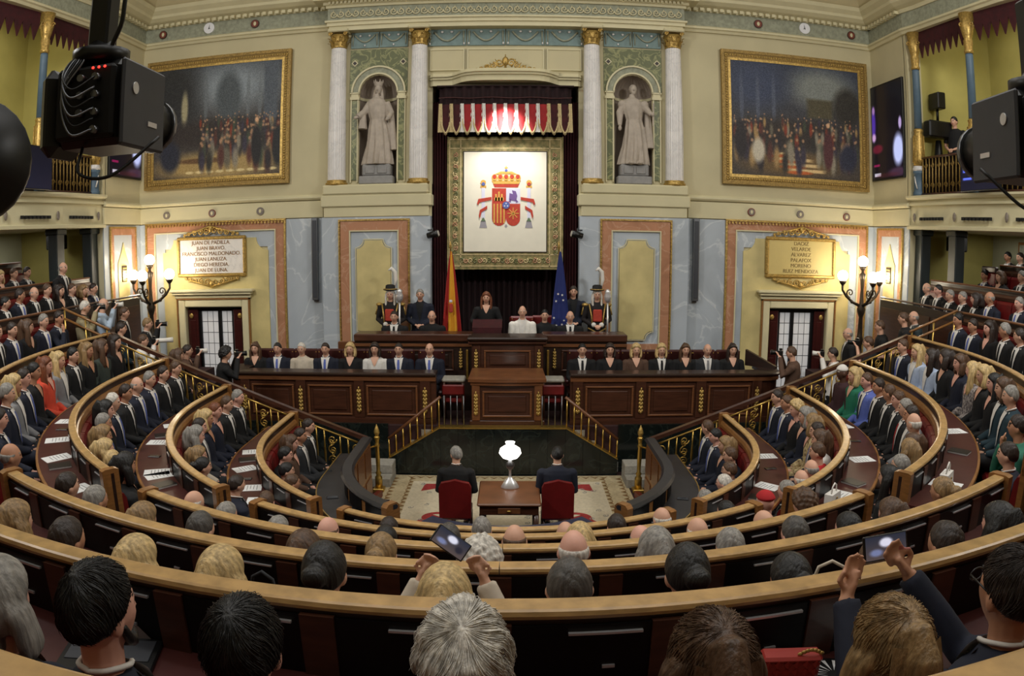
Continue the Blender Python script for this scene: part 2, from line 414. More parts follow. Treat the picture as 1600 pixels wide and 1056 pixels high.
for s in (-1, 1):
    sd = 'left' if s < 0 else 'right'
    root = struct(bpy.data.objects.new('wall_marble_' + sd, None)); COL.objects.link(root)
    root['label'] = 'marble facing with orange frames and yellow panels, %s half of the front wall' % sd
    mb = MB(); ubox(mb, s, 3.82, 4.72, YW - .04, YW, -4, .47); ubox(mb, s, 8.05, 8.3, YW - .04, YW, -4, .47); mb.build('marble_slab', 'grey_marble', root)
    mb = MB(); ubox(mb, s, 1.52, 3.8, YW - .28, YW + .02, -4, .47); mb.build('marble_slab', 'grey_marble', root)
    mb = MB(); ubox(mb, s, 4.9, 5.1, YW - .03, YW, -4, .27); ubox(mb, s, 7.62, 7.9, YW - .03, YW, -4, .27); ubox(mb, s, 5.1, 7.62, YW - .03, YW, -.1, .27)
    mb.build('marble_slab', 'grey_marble', root)
    mb = MB(); frame(mb, s, 4.71, 8.07, -4, .45, .2, YW - .06, YW); mb.build('marble_frame', 'orange_marble', root)
    mb = MB(); frame(mb, s, 4.67, 8.11, -4, .49, .04, YW - .09, YW)
    for k in range(44): ubox(mb, s, 4.72 + k * .077, 4.755 + k * .077, YW - .12, YW - .08, .4, .44)
    mb.build('gilt_fillet', 'gold', root)
    mb = MB(); frame(mb, s, 4.9, 7.88, -4, .27, .025, YW - .08, YW); mb.build('stone_fillet', 'cream', root)
    # yellow field with the doorway cut out
    P = notched(5.08, 7.66, -4, .1, .28, False)
    P = P + [(7.13, -4), (7.13, -1.4), (5.72, -1.4), (5.72, -4)]
    mb = MB(); mb.prism([(X(u, s), YW - .06, z) for u, z in P], (0, .06, 0)); mb.build('yellow_panel', 'yellow_panel', root)
    # projecting bay: frame + cartouche
    yb = YW - .28
    mb = MB(); frame(mb, s, 1.98, 3.4, -2.35, .38, .19, yb - .03, yb); ubox(mb, s, 2.17, 3.21, yb - .03, yb, -2.35, -2.15); mb.build('marble_frame', 'orange_marble', root)
    mb = MB(); frame(mb, s, 1.94, 3.44, -2.4, .42, .035, yb - .05, yb)
    for k in range(34): ubox(mb, s, 1.95, 1.97, yb - .08, yb - .04, -2.3 + k * .08, -2.26 + k * .08); ubox(mb, s, 3.41, 3.43, yb - .08, yb - .04, -2.3 + k * .08, -2.26 + k * .08)
    mb.build('gilt_fillet', 'gold', root)
    mb = MB(); frame(mb, s, 2.17, 3.21, -2.15, .19, .025, yb - .045, yb); mb.build('stone_fillet', 'cream', root)
    mb = MB(); mb.prism([(X(u, s), yb - .05, z) for u, z in notched(2.34, 3.05, -2.05, -.02, .17)], (0, .05, 0)); mb.build('yellow_panel', 'yellow_panel', root)
    mb = MB()
    P = notched(2.32, 3.07, -2.07, 0, .17); P = P + [P[0]]
    mb.tube([(X(u, s), yb - .05, z) for u, z in P], .012, 5); mb.build('stone_fillet', 'cream', root)

# string course, lower frieze and cornices run round three walls
def moulding(name, prof, mats, label, path=None):
    mb = MB(); mb.sweep(path, prof); return S(mb, name, mats, label)
ROOM = [(XL, 13.35), (XL, YW), (XR, YW), (XR, 13.35)]
ROOMR = ROOM[::-1]           # outside of the path = into the room
side = [ROOMR[0], ROOMR[1]], [ROOMR[2], ROOMR[3]]
pathL = [(X(3.84, -1), YW), (XL, YW), (XL, 13.35)]
pathR = [(XR, 13.35), (XR, YW), (X(3.84, 1), YW)]
moulding('trim_1', [(-.02, .86), (.06, .86), (.1, .9), (.1, .93), (.04, .97), (-.02, .97)], 'cream', 'cream string course under the paintings, right side', pathR[::-1])
moulding('trim_2', [(-.02, .86), (.06, .86), (.1, .9), (.1, .93), (.04, .97), (-.02, .97)], 'cream', 'cream string course under the paintings, left side', pathL[::-1])
moulding('trim_3', [(-.02, .49), (.05, .49), (.05, .84), (-.02, .84)], 'plaster_light', 'plain lower frieze band, right side', pathR[::-1])
moulding('trim_4', [(-.02, .49), (.05, .49), (.05, .84), (-.02, .84)], 'plaster_light', 'plain lower frieze band, left side', pathL[::-1])
full = [(11.2, 3.0), (9.4, 7.5), (XR + .45, 10.5), (XR + .1, 13.0), (XR, 13.4), (XR, YW), (XL, YW), (XL, 13.4), (XL - .1, 13.0), (XL - .45, 10.5), (-9.7, 7.5), (-11.5, 3.0)]
full = full[::-1]
moulding('trim_5', [(-.3, 4.55), (.05, 4.55), (.08, 4.6), (.12, 4.62), (.12, 4.66), (.05, 4.7), (-.3, 4.7)], 'cream', 'cream architrave moulding above the paintings', full)
moulding('trim_6', [(-.3, 4.7), (.03, 4.7), (.03, 5.02), (-.3, 5.02)], 'frieze_grey', 'grey green painted frieze round the chamber', full)
moulding('trim_7', [(-.3, 5.02), (.06, 5.02), (.08, 5.1), (.2, 5.14), (.3, 5.2), (.32, 5.26), (.42, 5.34), (.46, 5.42), (-.3, 5.42)], 'cream', 'stepped cream cornice under the ceiling', full)
mb = MB()
for k in range(110):
    x = XL + .15 + k * .15
    if abs(x - XC) > 3.85: mb.box(x, x + .08, YW - .16, YW - .05, 5.02, 5.09)
for k in range(11):
    y = 13.45 + k * .15
    mb.box(XL + .05, XL + .16, y, y + .08, 5.02, 5.09); mb.box(XR - .16, XR - .05, y, y + .08, 5.02, 5.09)
S(mb, 'trim_8', 'cream', 'row of small dentil blocks under the cornice')['kind'] = 'structure'
# sloping cove ceiling with dark coffers and a glazed centre
mb = MB()
inn = [(6.5, 3.0), (6.2, 8), (5.6, 11.8), (-5.9, 11.8), (-6.5, 8), (-6.8, 3.0)]
out = [(11.0, 3.0), (9.2, 8), (XR - .42, YW - .42), (XL + .42, YW - .42), (-9.5, 8), (-11.3, 3.0)]
for i in range(5):
    mb.add([(out[i][0], out[i][1], 5.42), (out[i + 1][0], out[i + 1][1], 5.42), (inn[i + 1][0], inn[i + 1][1], 7.2), (inn[i][0], inn[i][1], 7.2)], [(0, 1, 2, 3)])
mb.box(-11.5, 11.2, -4, 3.0, 7.5, 7.7); mb.box(-11.5, 11.2, 3.0, 12, 7.5, 7.6)
S(mb, 'ceiling', 'ceiling', 'sloping cream coved ceiling')
mb = MB()
def slope(i, a, b):      # point on cove face i, a along, b up
    p = Vector((*out[i], 5.42)).lerp(Vector((*out[i + 1], 5.42)), a); q = Vector((*inn[i], 7.2)).lerp(Vector((*inn[i + 1], 7.2)), a)
    r = p.lerp(q, b); return r + Vector((0, -.02, -.02))
for i in (1, 2, 3):
    for k in range(4):
        a0, a1 = .04 + k * .24, .24 + k * .24
        mb.add([slope(i, a0, .28), slope(i, a1, .28), slope(i, a1, .8), slope(i, a0, .8)], [(0, 1, 2, 3)])
S(mb, 'ceiling_coffers', 'coffer', 'dark sunken coffers of the ceiling')

# side walls: solid bay next to the front wall, gallery slab above, dark colonnade below
for s, xw in ((-1, XL), (1, XR)):
    sd = 'left' if s < 0 else 'right'
    o = lambda d: xw + s * d
    mb = MB(); x0, x1 = rng(o(0), o(.35)); mb.box(x0, x1, 13.45, YW + .3, -4, 5.5)
    x0, x1 = rng(o(.0), o(.35)); mb.box(x0, x1, 13.35, 13.47, -4, 5.0)
    S(mb, 'wall_' + sd, 'plaster', 'plain %s side wall bay with the hanging screen' % sd)
    # marble dado on the bay with its own frame
    root = struct(bpy.data.objects.new('wall_bay_' + sd, None)); COL.objects.link(root); root['label'] = 'marble lined bay of the %s side wall behind the lamp' % sd
    mb = MB(); x0, x1 = rng(o(0), o(-.03)); mb.box(x0, x1, 13.35, YW, -4, .47); mb.build('marble_slab', 'grey_marble', root)
    mb = MB(); x0, x1 = rng(o(-.03), o(-.06))
    mb.box(x0, x1, 13.6, 13.72, -4, .4); mb.box(x0, x1, 14.55, 14.67, -4, .4); mb.box(x0, x1, 13.72, 14.55, .26, .4); mb.build('marble_frame', 'orange_marble', root)
    mb = MB(); x0, x1 = rng(o(-.03), o(-.075))
    mb.box(x0, x1, 13.56, 13.6, -4, .44); mb.box(x0, x1, 14.67, 14.71, -4, .44); mb.box(x0, x1, 13.6, 14.67, .4, .44); mb.build('gilt_fillet', 'gold', root)
    mb = MB(); P = [(13.9, -1.6), (13.9, -.35), (14.0, -.2), (14.08, -.05), (14.14, .1), (14.2, -.05), (14.28, -.2), (14.38, -.35), (14.38, -1.6)]
    mb.prism([(o(-.05), y, z) for y, z in P], (s * .05, 0, 0)); mb.build('yellow_panel', 'yellow_panel', root)
    mb = MB(); x0, x1 = rng(o(-.05), o(-.07)); mb.box(x0, x1, 14.04, 14.24, -.75, -.4); mb.build('vent_grille', 'ironwork', root)
    for k in range(5):
        mb = MB(); x0, x1 = rng(o(-.07), o(-.08)); mb.box(x0, x1, 14.05, 14.23, -.73 + k * .065, -.71 + k * .065); mb.build('grille_bar', 'gold', root)
    # gallery: slab fascia, soffit, back wall, lower back wall
    pth = [(o(0), 13.4), (o(.1), 12.0), (o(.45), 10.0), (o(1.2), 7.0), (o(2.6), 3.0)]
    if s < 0: pth = pth[::1]
    else: pth = pth[::-1]
    sg = 1
    # path orientation: outside must point into the room
    if s < 0: pth = pth[::-1]; pth = pth[::-1]
    def into(p):      # ensure the normal of the sweep points to the room centre
        a, b = Vector(p[0]), Vector(p[1]); t = (b - a).normalized(); nn = Vector((t.y, -t.x))
        return p if nn.dot(Vector((0, 8)) - a) > 0 else p[::-1]
    pth = into(pth)
    root = struct(bpy.data.objects.new('gallery_' + sd, None)); COL.objects.link(root); root['label'] = 'upper gallery balcony along the %s side' % sd
    mb = MB(); mb.sweep(pth, [(0, .42), (0, 1.0), (.06, 1.02), (.1, 1.06), (.1, 1.1), (-2.6, 1.1), (-2.6, .42)]); mb.build('balcony_slab', 'cream', root)
    mb = MB(); mb.sweep(pth, [(.0, .42), (.06, .42), (.06, .48), (.0, .5)]); mb.build('fascia_moulding', 'plaster_light', root)
    mb = MB(); mb.sweep(pth, [(.0, .9), (.05, .9), (.05, .95), (.0, .95)]); mb.build('fascia_moulding', 'plaster_light', root)
    # vent slots along the fascia
    for k in range(4):
        yv = 12.95 - k * 1.35
        P = []
        for j in range(8):
            y = yv - j * .1
            xx = o(0 + (13.4 - y) ** 2 * .04)
            mb2 = MB(); x0, x1 = rng(xx - s * .035, xx + s * .01); mb2.box(x0, x1, y - .075, y, .6, .66); mb2.build('vent_slot', 'black_matte', root)
        yy = yv + .22; xx = o((13.4 - yy) ** 2 * .04) - s * .02
        mb2 = MB(); mb2.ell((xx, yy, .66), (.02, .05, .09)); mb2.build('rosette', 'grey_plate', root)
    mb = MB(); mb.sweep(pth, [(-2.55, 1.1), (-2.3, 1.1), (-2.3, 5.2), (-2.55, 5.2)]); S(mb, 'wall_gallery_' + sd, 'gallery_wall', 'yellow back wall of the upper %s gallery' % sd)
    mb = MB(); mb.sweep(pth, [(-2.55, -3), (-2.3, -3), (-2.3, .5), (-2.55, .5)]); S(mb, 'wall_lower_' + sd, 'pale_wall', 'pale back wall under the %s gallery' % sd)
    mb = MB(); x0, x1 = rng(o(.3), o(2.8)); mb.box(x0, x1, 13.4, 13.6, -3, 5.2); S(mb, 'wall_gallery_end_' + sd, 'gallery_wall', 'end wall closing the %s gallery' % sd)
    mb = MB(); mb.sweep(pth, [(-2.5, 5.15), (.1, 5.15), (.1, 5.25), (-2.5, 5.25)]); S(mb, 'ceiling_gallery_' + sd, 'ceiling', 'flat ceiling over the upper %s gallery' % sd)
# rear wall behind the viewer
mb = MB(); mb.box(-11.8, 11.5, -4.3, -4.0, -4, 7.6); mb.box(-11.8, -11.5, -4, 17, -4, 7.6); mb.box(11.2, 11.5, -4, 17, -4, 7.6)
S(mb, 'wall_back', 'plaster', 'plain rear and outer walls of the chamber')
# ================================================================ front wall decoration
R90 = Matrix.Rotation
for s in (-1, 1):
    sd = 'left' if s < 0 else 'right'
    # plinth block carrying the two columns
    root = struct(bpy.data.objects.new('plinth_' + sd, None)); COL.objects.link(root); root['label'] = 'cream plinth block under the %s pair of columns' % sd
    mb = MB(); ubox(mb, s, 1.55, 3.76, YW - .3, YW + .3, .47, .68, 0, .01); mb.build('plinth_base', 'plaster_light', root)
    mb = MB(); ubox(mb, s, 1.5, 3.82, YW - .34, YW + .3, .68, .93, 0, .02); mb.build('plinth_course', 'plaster_light', root)
    mb = MB(); ubox(mb, s, 1.56, 3.78, YW - .36, YW + .3, .93, 1.14, 0, .03); mb.build('plinth_top', 'plaster_light', root)
    # niche: half cylinder, shell dome, green panels, archivolt
    root = struct(bpy.data.objects.new('niche_' + sd, None)); COL.objects.link(root); root['label'] = 'arched shell niche between the %s columns' % sd
    cx = X(2.67, s)
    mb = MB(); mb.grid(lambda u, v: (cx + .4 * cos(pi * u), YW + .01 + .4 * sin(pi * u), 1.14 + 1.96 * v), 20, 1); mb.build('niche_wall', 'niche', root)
    mb = MB()
    def shell(u, v):
        a = pi * u; r = .4 * (1 + .03 * cos(26 * a)) * cos(v * pi / 2); return (cx + r * cos(a), YW + .01 + r * sin(a) * 1.0, 3.1 + .4 * sin(v * pi / 2))
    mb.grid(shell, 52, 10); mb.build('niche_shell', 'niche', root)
    mb = MB(); mb.box(cx - .45, cx + .45, YW, YW + .5, 1.1, 1.15); mb.build('niche_floor', 'plaster_light', root)
    for r0, r1, mt, dd in ((.42, .56, 'frieze_grey', .03), (.395, .43, 'cream', .06), (.55, .585, 'cream', .06)):
        mb = MB(); A = [radians(a) for a in range(0, 181, 10)]
        mb.prism([(cx + r1 * cos(a), YW - dd, 3.12 + r1 * sin(a)) for a in A] + [(cx + r0 * cos(a), YW - dd, 3.12 + r0 * sin(a)) for a in A[::-1]], (0, dd, 0)); mb.build('archivolt', mt, root)
    for q in (-1, 1):
        mb = MB(); mb.box(cx + q * .5 - .06, cx + q * .5 + .06, YW - .03, YW, 1.25, 2.95); mb.build('green_panel', 'green_marble', root)
        mb = MB(); mb.box(cx + q * .5 - .1, cx + q * .5 + .1, YW - .06, YW, 2.97, 3.03); mb.box(cx + q * .5 - .1, cx + q * .5 + .1, YW - .06, YW, 3.1, 3.13); mb.box(cx + q * .5 - .08, cx + q * .5 + .08, YW - .04, YW, 3.03, 3.1)
        mb.build('impost', 'cream', root)
        mb = MB(); mb.box(cx + q * .43 - .012, cx + q * .43 + .012, YW - .045, YW, 1.2, 2.97); mb.box(cx + q * .575 - .012, cx + q * .575 + .012, YW - .045, YW, 1.2, 2.97); mb.build('fillet', 'cream', root)
        mb = MB(); d = .075; zc = 3.78; xc = cx + q * .52
        mb.prism([(xc - d, YW - .03, zc), (xc, YW - .03, zc + d), (xc + d, YW - .03, zc), (xc, YW - .03, zc - d)], (0, .03, 0)); mb.build('spandrel_tile', 'cream', root)
        d = .045; mb = MB(); mb.prism([(xc - d, YW - .04, zc), (xc, YW - .04, zc + d), (xc + d, YW - .04, zc), (xc, YW - .04, zc - d)], (0, .02, 0)); mb.build('spandrel_inlay', 'mahogany_dark', root)
    mb = MB(); P = [(cx - .62, 3.15), (cx - .62, 4.08), (cx + .62, 4.08), (cx + .62, 3.15)] + [(cx + .585 * cos(radians(a)), 3.12 + .585 * sin(radians(a))) for a in range(0, 181, 12)]
    mb.prism([(x, YW - .015, z) for x, z in P], (0, .015, 0)); mb.build('spandrel', 'green_marble', root)
    mb = MB(); mb.grid(lambda u, v: (cx + .395 * cos(pi * u), YW + .0 + .38 * sin(pi * u), 2.98 + .06 * v), 16, 1); mb.build('niche_band', 'cream', root)
    # garland panels between the capitals
    root = struct(bpy.data.objects.new('garland_frieze_' + sd, None)); COL.objects.link(root); root['label'] = 'blue grey garland panels above the %s niche' % sd
    for u in (2.36, 2.98):
        mb = MB(); ubox(mb, s, u - .3, u + .3, YW - .04, YW, 4.11, 4.46); mb.build('garland_panel', 'frieze_blue', root)
        mb = MB(); mb.tube([(X(u - .22 + .44 * k / 10, s), YW - .055, 4.4 - .16 * sin(pi * k / 10)) for k in range(11)], .018, 6)
        for e in (-.26, .26): mb.tube([(X(u + e, s), YW - .055, 4.42), (X(u + e, s), YW - .055, 4.16)], [.02, .008], 6)
        mb.build('garland', 'frieze_grey', root)
        mb = MB()
        for e in (-.1, .1): mb.ell((X(u + e, s), YW - .06, 4.38), (.03, .02, .025), 6, 4)
        mb.ell((X(u, s), YW - .06, 4.16), (.02, .02, .025), 6, 4); mb.build('flower', 'white_marble', root)
    # columns
    for u in (1.79, 3.52):
        xc = X(u, s); pos = 'inner' if u < 2 else 'outer'
        root = thing('column', 'fluted white column with gilt capital, %s one of the %s pair' % (pos, sd), 'column', (xc, YW - .14, 1.14), 0, 'fluted columns')
        mb = MB(); seg = 144; prof = [(0, .19), (.3, .19), (1.0, .188), (2.0, .176), (2.94, .16)]
        vs = []
        for z, r in prof:
            for k in range(seg):
                a = 2 * pi * k / seg; rr = r * (1 - .1 * (max(0, sin(24 * a)) ** .6)); vs.append((rr * cos(a), rr * sin(a), .1 + z * .97))
        mb.add(vs, [(i * seg + k, i * seg + (k + 1) % seg, (i + 1) * seg + (k + 1) % seg, (i + 1) * seg + k) for i in range(len(prof) - 1) for k in range(seg)], 0, True)
        mb.build('shaft', 'white_marble', root)
        mb = MB(); mb.lathe([(.22, 0), (.235, .02), (.235, .05), (.2, .07), (.21, .085), (.205, .105), (.19, .11)], 24); mb.build('base', 'gold', root)
        cp = MB(); cp.lathe([(.16, 2.94), (.17, 2.97), (.165, 3.0), (.17, 3.1), (.2, 3.24)], 20)
        for ring, (z0, r0, n) in enumerate(((2.99, .17, 8), (3.08, .178, 8))):
            for k in range(n):
                a = 2 * pi * (k + .5 * ring) / n; d = Vector((cos(a), sin(a), 0)); t = Vector((-sin(a), cos(a), 0))
                cp.add([d * r0 + t * .045 + Vector((0, 0, z0)), d * r0 - t * .045 + Vector((0, 0, z0)), d * (r0 + .03) - t * .04 + Vector((0, 0, z0 + .08)), d * (r0 + .03) + t * .04 + Vector((0, 0, z0 + .08)),
                        d * (r0 + .075) - t * .02 + Vector((0, 0, z0 + .1)), d * (r0 + .075) + t * .02 + Vector((0, 0, z0 + .1)), d * (r0 + .08) + Vector((0, 0, z0 + .07))],
                       [(0, 1, 2, 3), (3, 2, 4, 5), (5, 4, 6)])
        for k in range(4):
            a = pi / 4 + k * pi / 2; spiral(cp, (.23 * cos(a), .23 * sin(a), 3.25), .045, 1.5, .016)
        cp.build('capital', 'gold', root)
        mb = MB(); mb.bev(-.22, .22, -.22, .22, 3.29, 3.37, .02); mb.build('abacus', 'plaster_light', root)
# statues
def statue(s):
    cx = X(2.67, s); woman = s < 0
    root = thing('statue', 'stone statue of a crowned robed woman in the left niche' if woman else 'stone statue of a man in a long cloak in the right niche', 'statue', (cx, YW - .02, 1.15), 0, 'niche statues')
    mb = MB(); mb.bev(-.36, .36, -.2, .26, 0, .17, .02); mb.bev(-.3, .3, -.16, .22, .17, .42, .03); mb.build('pedestal', 'grey_stone', root)
    for q in (-1, 1):
        mb = MB(); mb.bev(q * .13 - .1, q * .13 + .1, -.18, -.15, .22, .37, .01); mb.build('pedestal_relief', 'grey_stone', root)
    mb = MB(); prof = [(0, .3, .2), (.1, .29, .2), (.4, .25, .18), (.75, .21, .16), (.95, .17, .13), (1.1, .2, .14), (1.28, .22, .13), (1.38, .17, .11), (1.43, .07, .07), (1.5, .055, .06)]
    seg = 44; vs = []
    rnd = random.Random(3 if woman else 5)
    for z, rx, ry in prof:
        for k in range(seg):
            a = 2 * pi * k / seg; amp = .15 * max(0, 1 - z / 1.25)
            r = 1 + amp * sin(11 * a + 2 * z) + amp * .6 * sin(7 * a - 3 * z)
            vs.append((rx * r * cos(a) + .03 * sin(3 * z), ry * r * sin(a) - .02, .42 + z))
    fs = [(i * seg + k, i * seg + (k + 1) % seg, (i + 1) * seg + (k + 1) % seg, (i + 1) * seg + k) for i in range(len(prof) - 1) for k in range(seg)] + [tuple(range(seg - 1, -1, -1)), tuple((len(prof) - 1) * seg + k for k in range(seg))]
    mb.add(vs, fs, 0, True)
    z0 = .42
    mb.ell((0, -.02, z0 + 1.6), (.075, .09, .11)); mb.ell((0, -.115, z0 + 1.59), (.016, .02, .025)); mb.ell((0, .02, z0 + 1.62), (.09, .095, .11))
    if woman:
        mb.tube([(-.17, 0, z0 + 1.32), (-.28, -.05, z0 + 1.12), (-.4, -.16, z0 + 1.0)], [.075, .075, .07], 10); mb.tube([(-.4, -.16, z0 + 1.0), (-.47, -.2, z0 + .98)], [.035, .03], 8)
        mb.tube([(-.3, -.07, z0 + 1.1), (-.31, -.08, z0 + .75)], [.06, .1], 8)
        mb.tube([(.18, 0, z0 + 1.32), (.28, .0, z0 + 1.1), (.24, -.14, z0 + .95)], [.075, .07, .05], 10); mb.tube([(.24, -.14, z0 + .95), (.2, -.18, z0 + .92)], [.035, .03], 8)
        mb.tube([(.27, .02, z0 + 1.1), (.32, .03, z0 + .3)], [.07, .11], 8)
        for sg in (-1, 1): mb.tube([(sg * .07, .02, z0 + 1.62), (sg * .09, 0, z0 + 1.4)], [.03, .04], 6)
        mb.lathe([(.085, 1.68), (.1, 1.76), (.085, 1.76), (.075, 1.69)], 16, (0, 0, z0))
        for k in range(6): a = pi / 3 * k; mb.tube([(.09 * cos(a), .09 * sin(a), z0 + 1.75), (.1 * cos(a), .1 * sin(a), z0 + 1.83)], [.02, .008], 5)
    else:
        mb.tube([(-.17, 0, z0 + 1.32), (-.29, -.02, z0 + 1.1), (-.3, -.08, z0 + .82)], [.09, .08, .045], 10); mb.ell((-.3, -.1, z0 + .76), (.04, .04, .06))
        mb.tube([(.17, 0, z0 + 1.32), (.3, -.04, z0 + 1.15), (.36, -.16, z0 + 1.05)], [.09, .075, .045], 10); mb.ell((.38, -.18, z0 + 1.06), (.04, .04, .05))
        mb.tube([(.38, -.18, z0 + .8), (.4, -.18, z0 + 1.3)], .018, 6)
        mb.ell((-.24, 0, z0 + 1.28), (.09, .1, .1)); mb.ell((.24, 0, z0 + 1.28), (.09, .1, .1)); mb.ell((0, -.06, z0 + 1.54), (.05, .05, .06))
        mb.tube([(.3, .02, z0 + 1.15), (.33, .0, z0 + .35)], [.06, .12], 8); mb.ell((-.08, -.2, z0 + .02), (.06, .1, .04)); mb.ell((.1, -.2, z0 + .02), (.06, .1, .04))
    me = fuse(mb, .010, 1, 'figure'); me.materials.append(M['stone']); link('figure', me, root)
statue(-1); statue(1)
# entablature over the centre
root = struct(bpy.data.objects.new('entablature', None)); COL.objects.link(root); root['label'] = 'deep ornamented entablature over the columns'
x0, x1 = X(3.72, -1), X(3.72, 1)
for z0, z1, d, mt in ((4.46, 4.56, .30, 'cream'), (4.56, 4.64, .34, 'cream'), (4.64, 4.68, .38, 'cream'), (4.68, 4.96, .33, 'frieze_grey'), (4.96, 5.02, .37, 'cream'), (5.02, 5.08, .42, 'cream'), (5.08, 5.45, .6, 'cream')):
    mb = MB(); mb.box(x0 - (d - .3), x1 + (d - .3), YW - d, YW, z0, z1); mb.build('entablature_course', mt, root)
for k in range(46):
    xx = x0 + .1 + k * (x1 - x0 - .2) / 45
    mb = MB(); spiral(mb, (xx, YW - .345, 4.82), .085, 1.4, .014, 0, 1 if k % 2 else -1, start=k * pi)
    mb.tube([(xx - .06, YW - .345, 4.74), (xx, YW - .35, 4.9), (xx + .07, YW - .345, 4.78)], [.01, .014, .008], 5)
    mb.build('scroll', 'plaster_light', root)
mb = MB()
for k in range(86): mb.box(x0 + k * .0868, x0 + k * .0868 + .05, YW - .46, YW - .4, 5.03, 5.08)
d = mb.build('dentils', 'cream', root); d['kind'] = 'stuff'
# panels and garlands above the canopy
root = struct(bpy.data.objects.new('overdoor_panels', None)); COL.objects.link(root); root['label'] = 'garland panels and cream panels above the canopy'
for k in range(4):
    u = -1.23 + .82 * k
    mb = MB(); mb.box(XC + u - .4, XC + u + .4, YW - .04, YW, 4.1, 4.46); mb.build('garland_panel', 'frieze_blue', root)
    mb = MB(); mb.tube([(XC + u - .27 + .54 * j / 10, YW - .055, 4.4 - .2 * sin(pi * j / 10)) for j in range(11)], .022, 6)
    for e in (-.35, .35): mb.tube([(XC + u + e, YW - .055, 4.42), (XC + u + e, YW - .055, 4.14)], [.022, .008], 6)
    mb.build('garland', 'frieze_grey', root)
    mb = MB()
    for e in (-.1, .1): mb.ell((XC + u + e, YW - .06, 4.4), (.035, .02, .025), 6, 4)
    for e in (-.36, .36): mb.ell((XC + u + e, YW - .06, 4.14), (.02, .02, .03), 6, 4)
    mb.build('flower', 'white_marble', root)
for a, b in ((-1.58, -.86), (-.8, .8), (.86, 1.58)):
    mb = MB(); mb.box(XC + a, XC + b, YW - .03, YW, 3.56, 4.02); mb.build('wall_panel', 'plaster', root)
    mb = MB()
    mb.box(XC + a, XC + b, YW - .05, YW, 4.0, 4.03); mb.box(XC + a, XC + b, YW - .05, YW, 3.55, 3.57); mb.box(XC + a, XC + a + .025, YW - .05, YW, 3.57, 4.0); mb.box(XC + b - .025, XC + b, YW - .05, YW, 3.57, 4.0)
    mb.build('panel_moulding', 'cream', root)
# canopy cornice (bowed) with gilt crest
root = thing('canopy_cornice', 'bowed cream cornice with gilt crest above the red hangings', 'cornice', (XC, YW, 3.2))
def bow(u): return .12 + .3 * max(0, 1 - (abs(u) / 1.05) ** 6)
P = [(-1.55, -.06)] + [(-1.5 + 3.0 * k / 30, -bow(-1.5 + 3.0 * k / 30)) for k in range(31)] + [(1.55, -.06)]
for z0, z1, g in ((0, .12, 0), (.12, .17, .05), (.17, .2, .1), (.2, .24, .07)):
    mb = MB(); mb.prism([(1.6, .0, z0 + .02), (-1.6, .0, z0 + .02)] + [(u, y - g, z0 + .0 + .05 * max(0, 1 - (abs(u) / 1.2) ** 4)) for u, y in P], (0, 0, z1 - z0)); mb.build('cornice_course', 'plaster_light', root)
mb = MB()
for q in (-1, 1):
    for k, (u, z, r) in enumerate(((.12, .42, .09), (.25, .36, .07), (.36, .32, .06), (.48, .29, .045), (.58, .28, .03))):
        spiral(mb, (q * u, -.4, z), r, 1.5, .02, 0, q, start=pi / 2 * (k % 4))
        mb.tube([(q * u, -.4, z - r), (q * (u + r), -.4, z + r * .9)], [.02, .006], 5)
mb.ell((0, -.4, .45), (.07, .05, .1)); mb.tube([(0, -.4, .3), (0, -.4, .6)], [.03, .01], 6); mb.tube([(-.62, -.4, .26), (.62, -.4, .26)], .018, 6)
mb.build('crest', 'gold', root)
# hangings inside the recess
root = thing('curtain', 'dark crimson velvet curtain behind the rostrum', 'curtain', (XC, YW + .6, -2.7))
mb = MB(); mb.grid(lambda u, v: (-1.5 + 3.0 * u, .05 * sin(u * 150) + .02 * sin(u * 61), 6.0 * v), 200, 1); mb.build('curtain_cloth', 'velvet_dark', root)
for s in (-1, 1):
    sd = 'left' if s < 0 else 'right'
    root = thing('side_curtain', 'crimson velvet side curtain on the %s of the tapestry' % sd, 'curtain', (X(1.36, s), YW + .16, -2.7), 0, 'side curtains')
    mb = MB(); mb.grid(lambda u, v: (-.16 + .32 * u, .04 * sin(u * 34), 5.6 * v), 60, 1); mb.build('curtain_cloth', 'velvet', root)
    mb = MB(); mb.tube([(-s * .16, -.05, .05), (-s * .16, -.05, 4.85)], .012, 5); mb.build('braid', 'fringe', root)
root = thing('canopy_valance', 'dark red canopy with fringed swags over the tapestry', 'canopy', (XC, YW - .25, 2.1))
mb = MB(); mb.grid(lambda u, v: (-1.36 + 2.72 * u, .03 * sin(u * 90) + .1 - .12 * max(0, 1 - abs(2 * u - 1) ** 6), .5 + .56 * v), 120, 1); mb.build('valance_cloth', 'velvet_dark', root)
mb = MB(); mb.tube([(-1.36 + 2.72 * k / 20, -.05, .8 + .01 * sin(k)) for k in range(21)], .012, 5); mb.build('braid', 'maroon_leather', root)
mb = MB(); mb.box(-1.4, 1.4, -.05, .5, 1.04, 1.07); mb.build('canopy_top', 'velvet_dark', root)
NS = 12
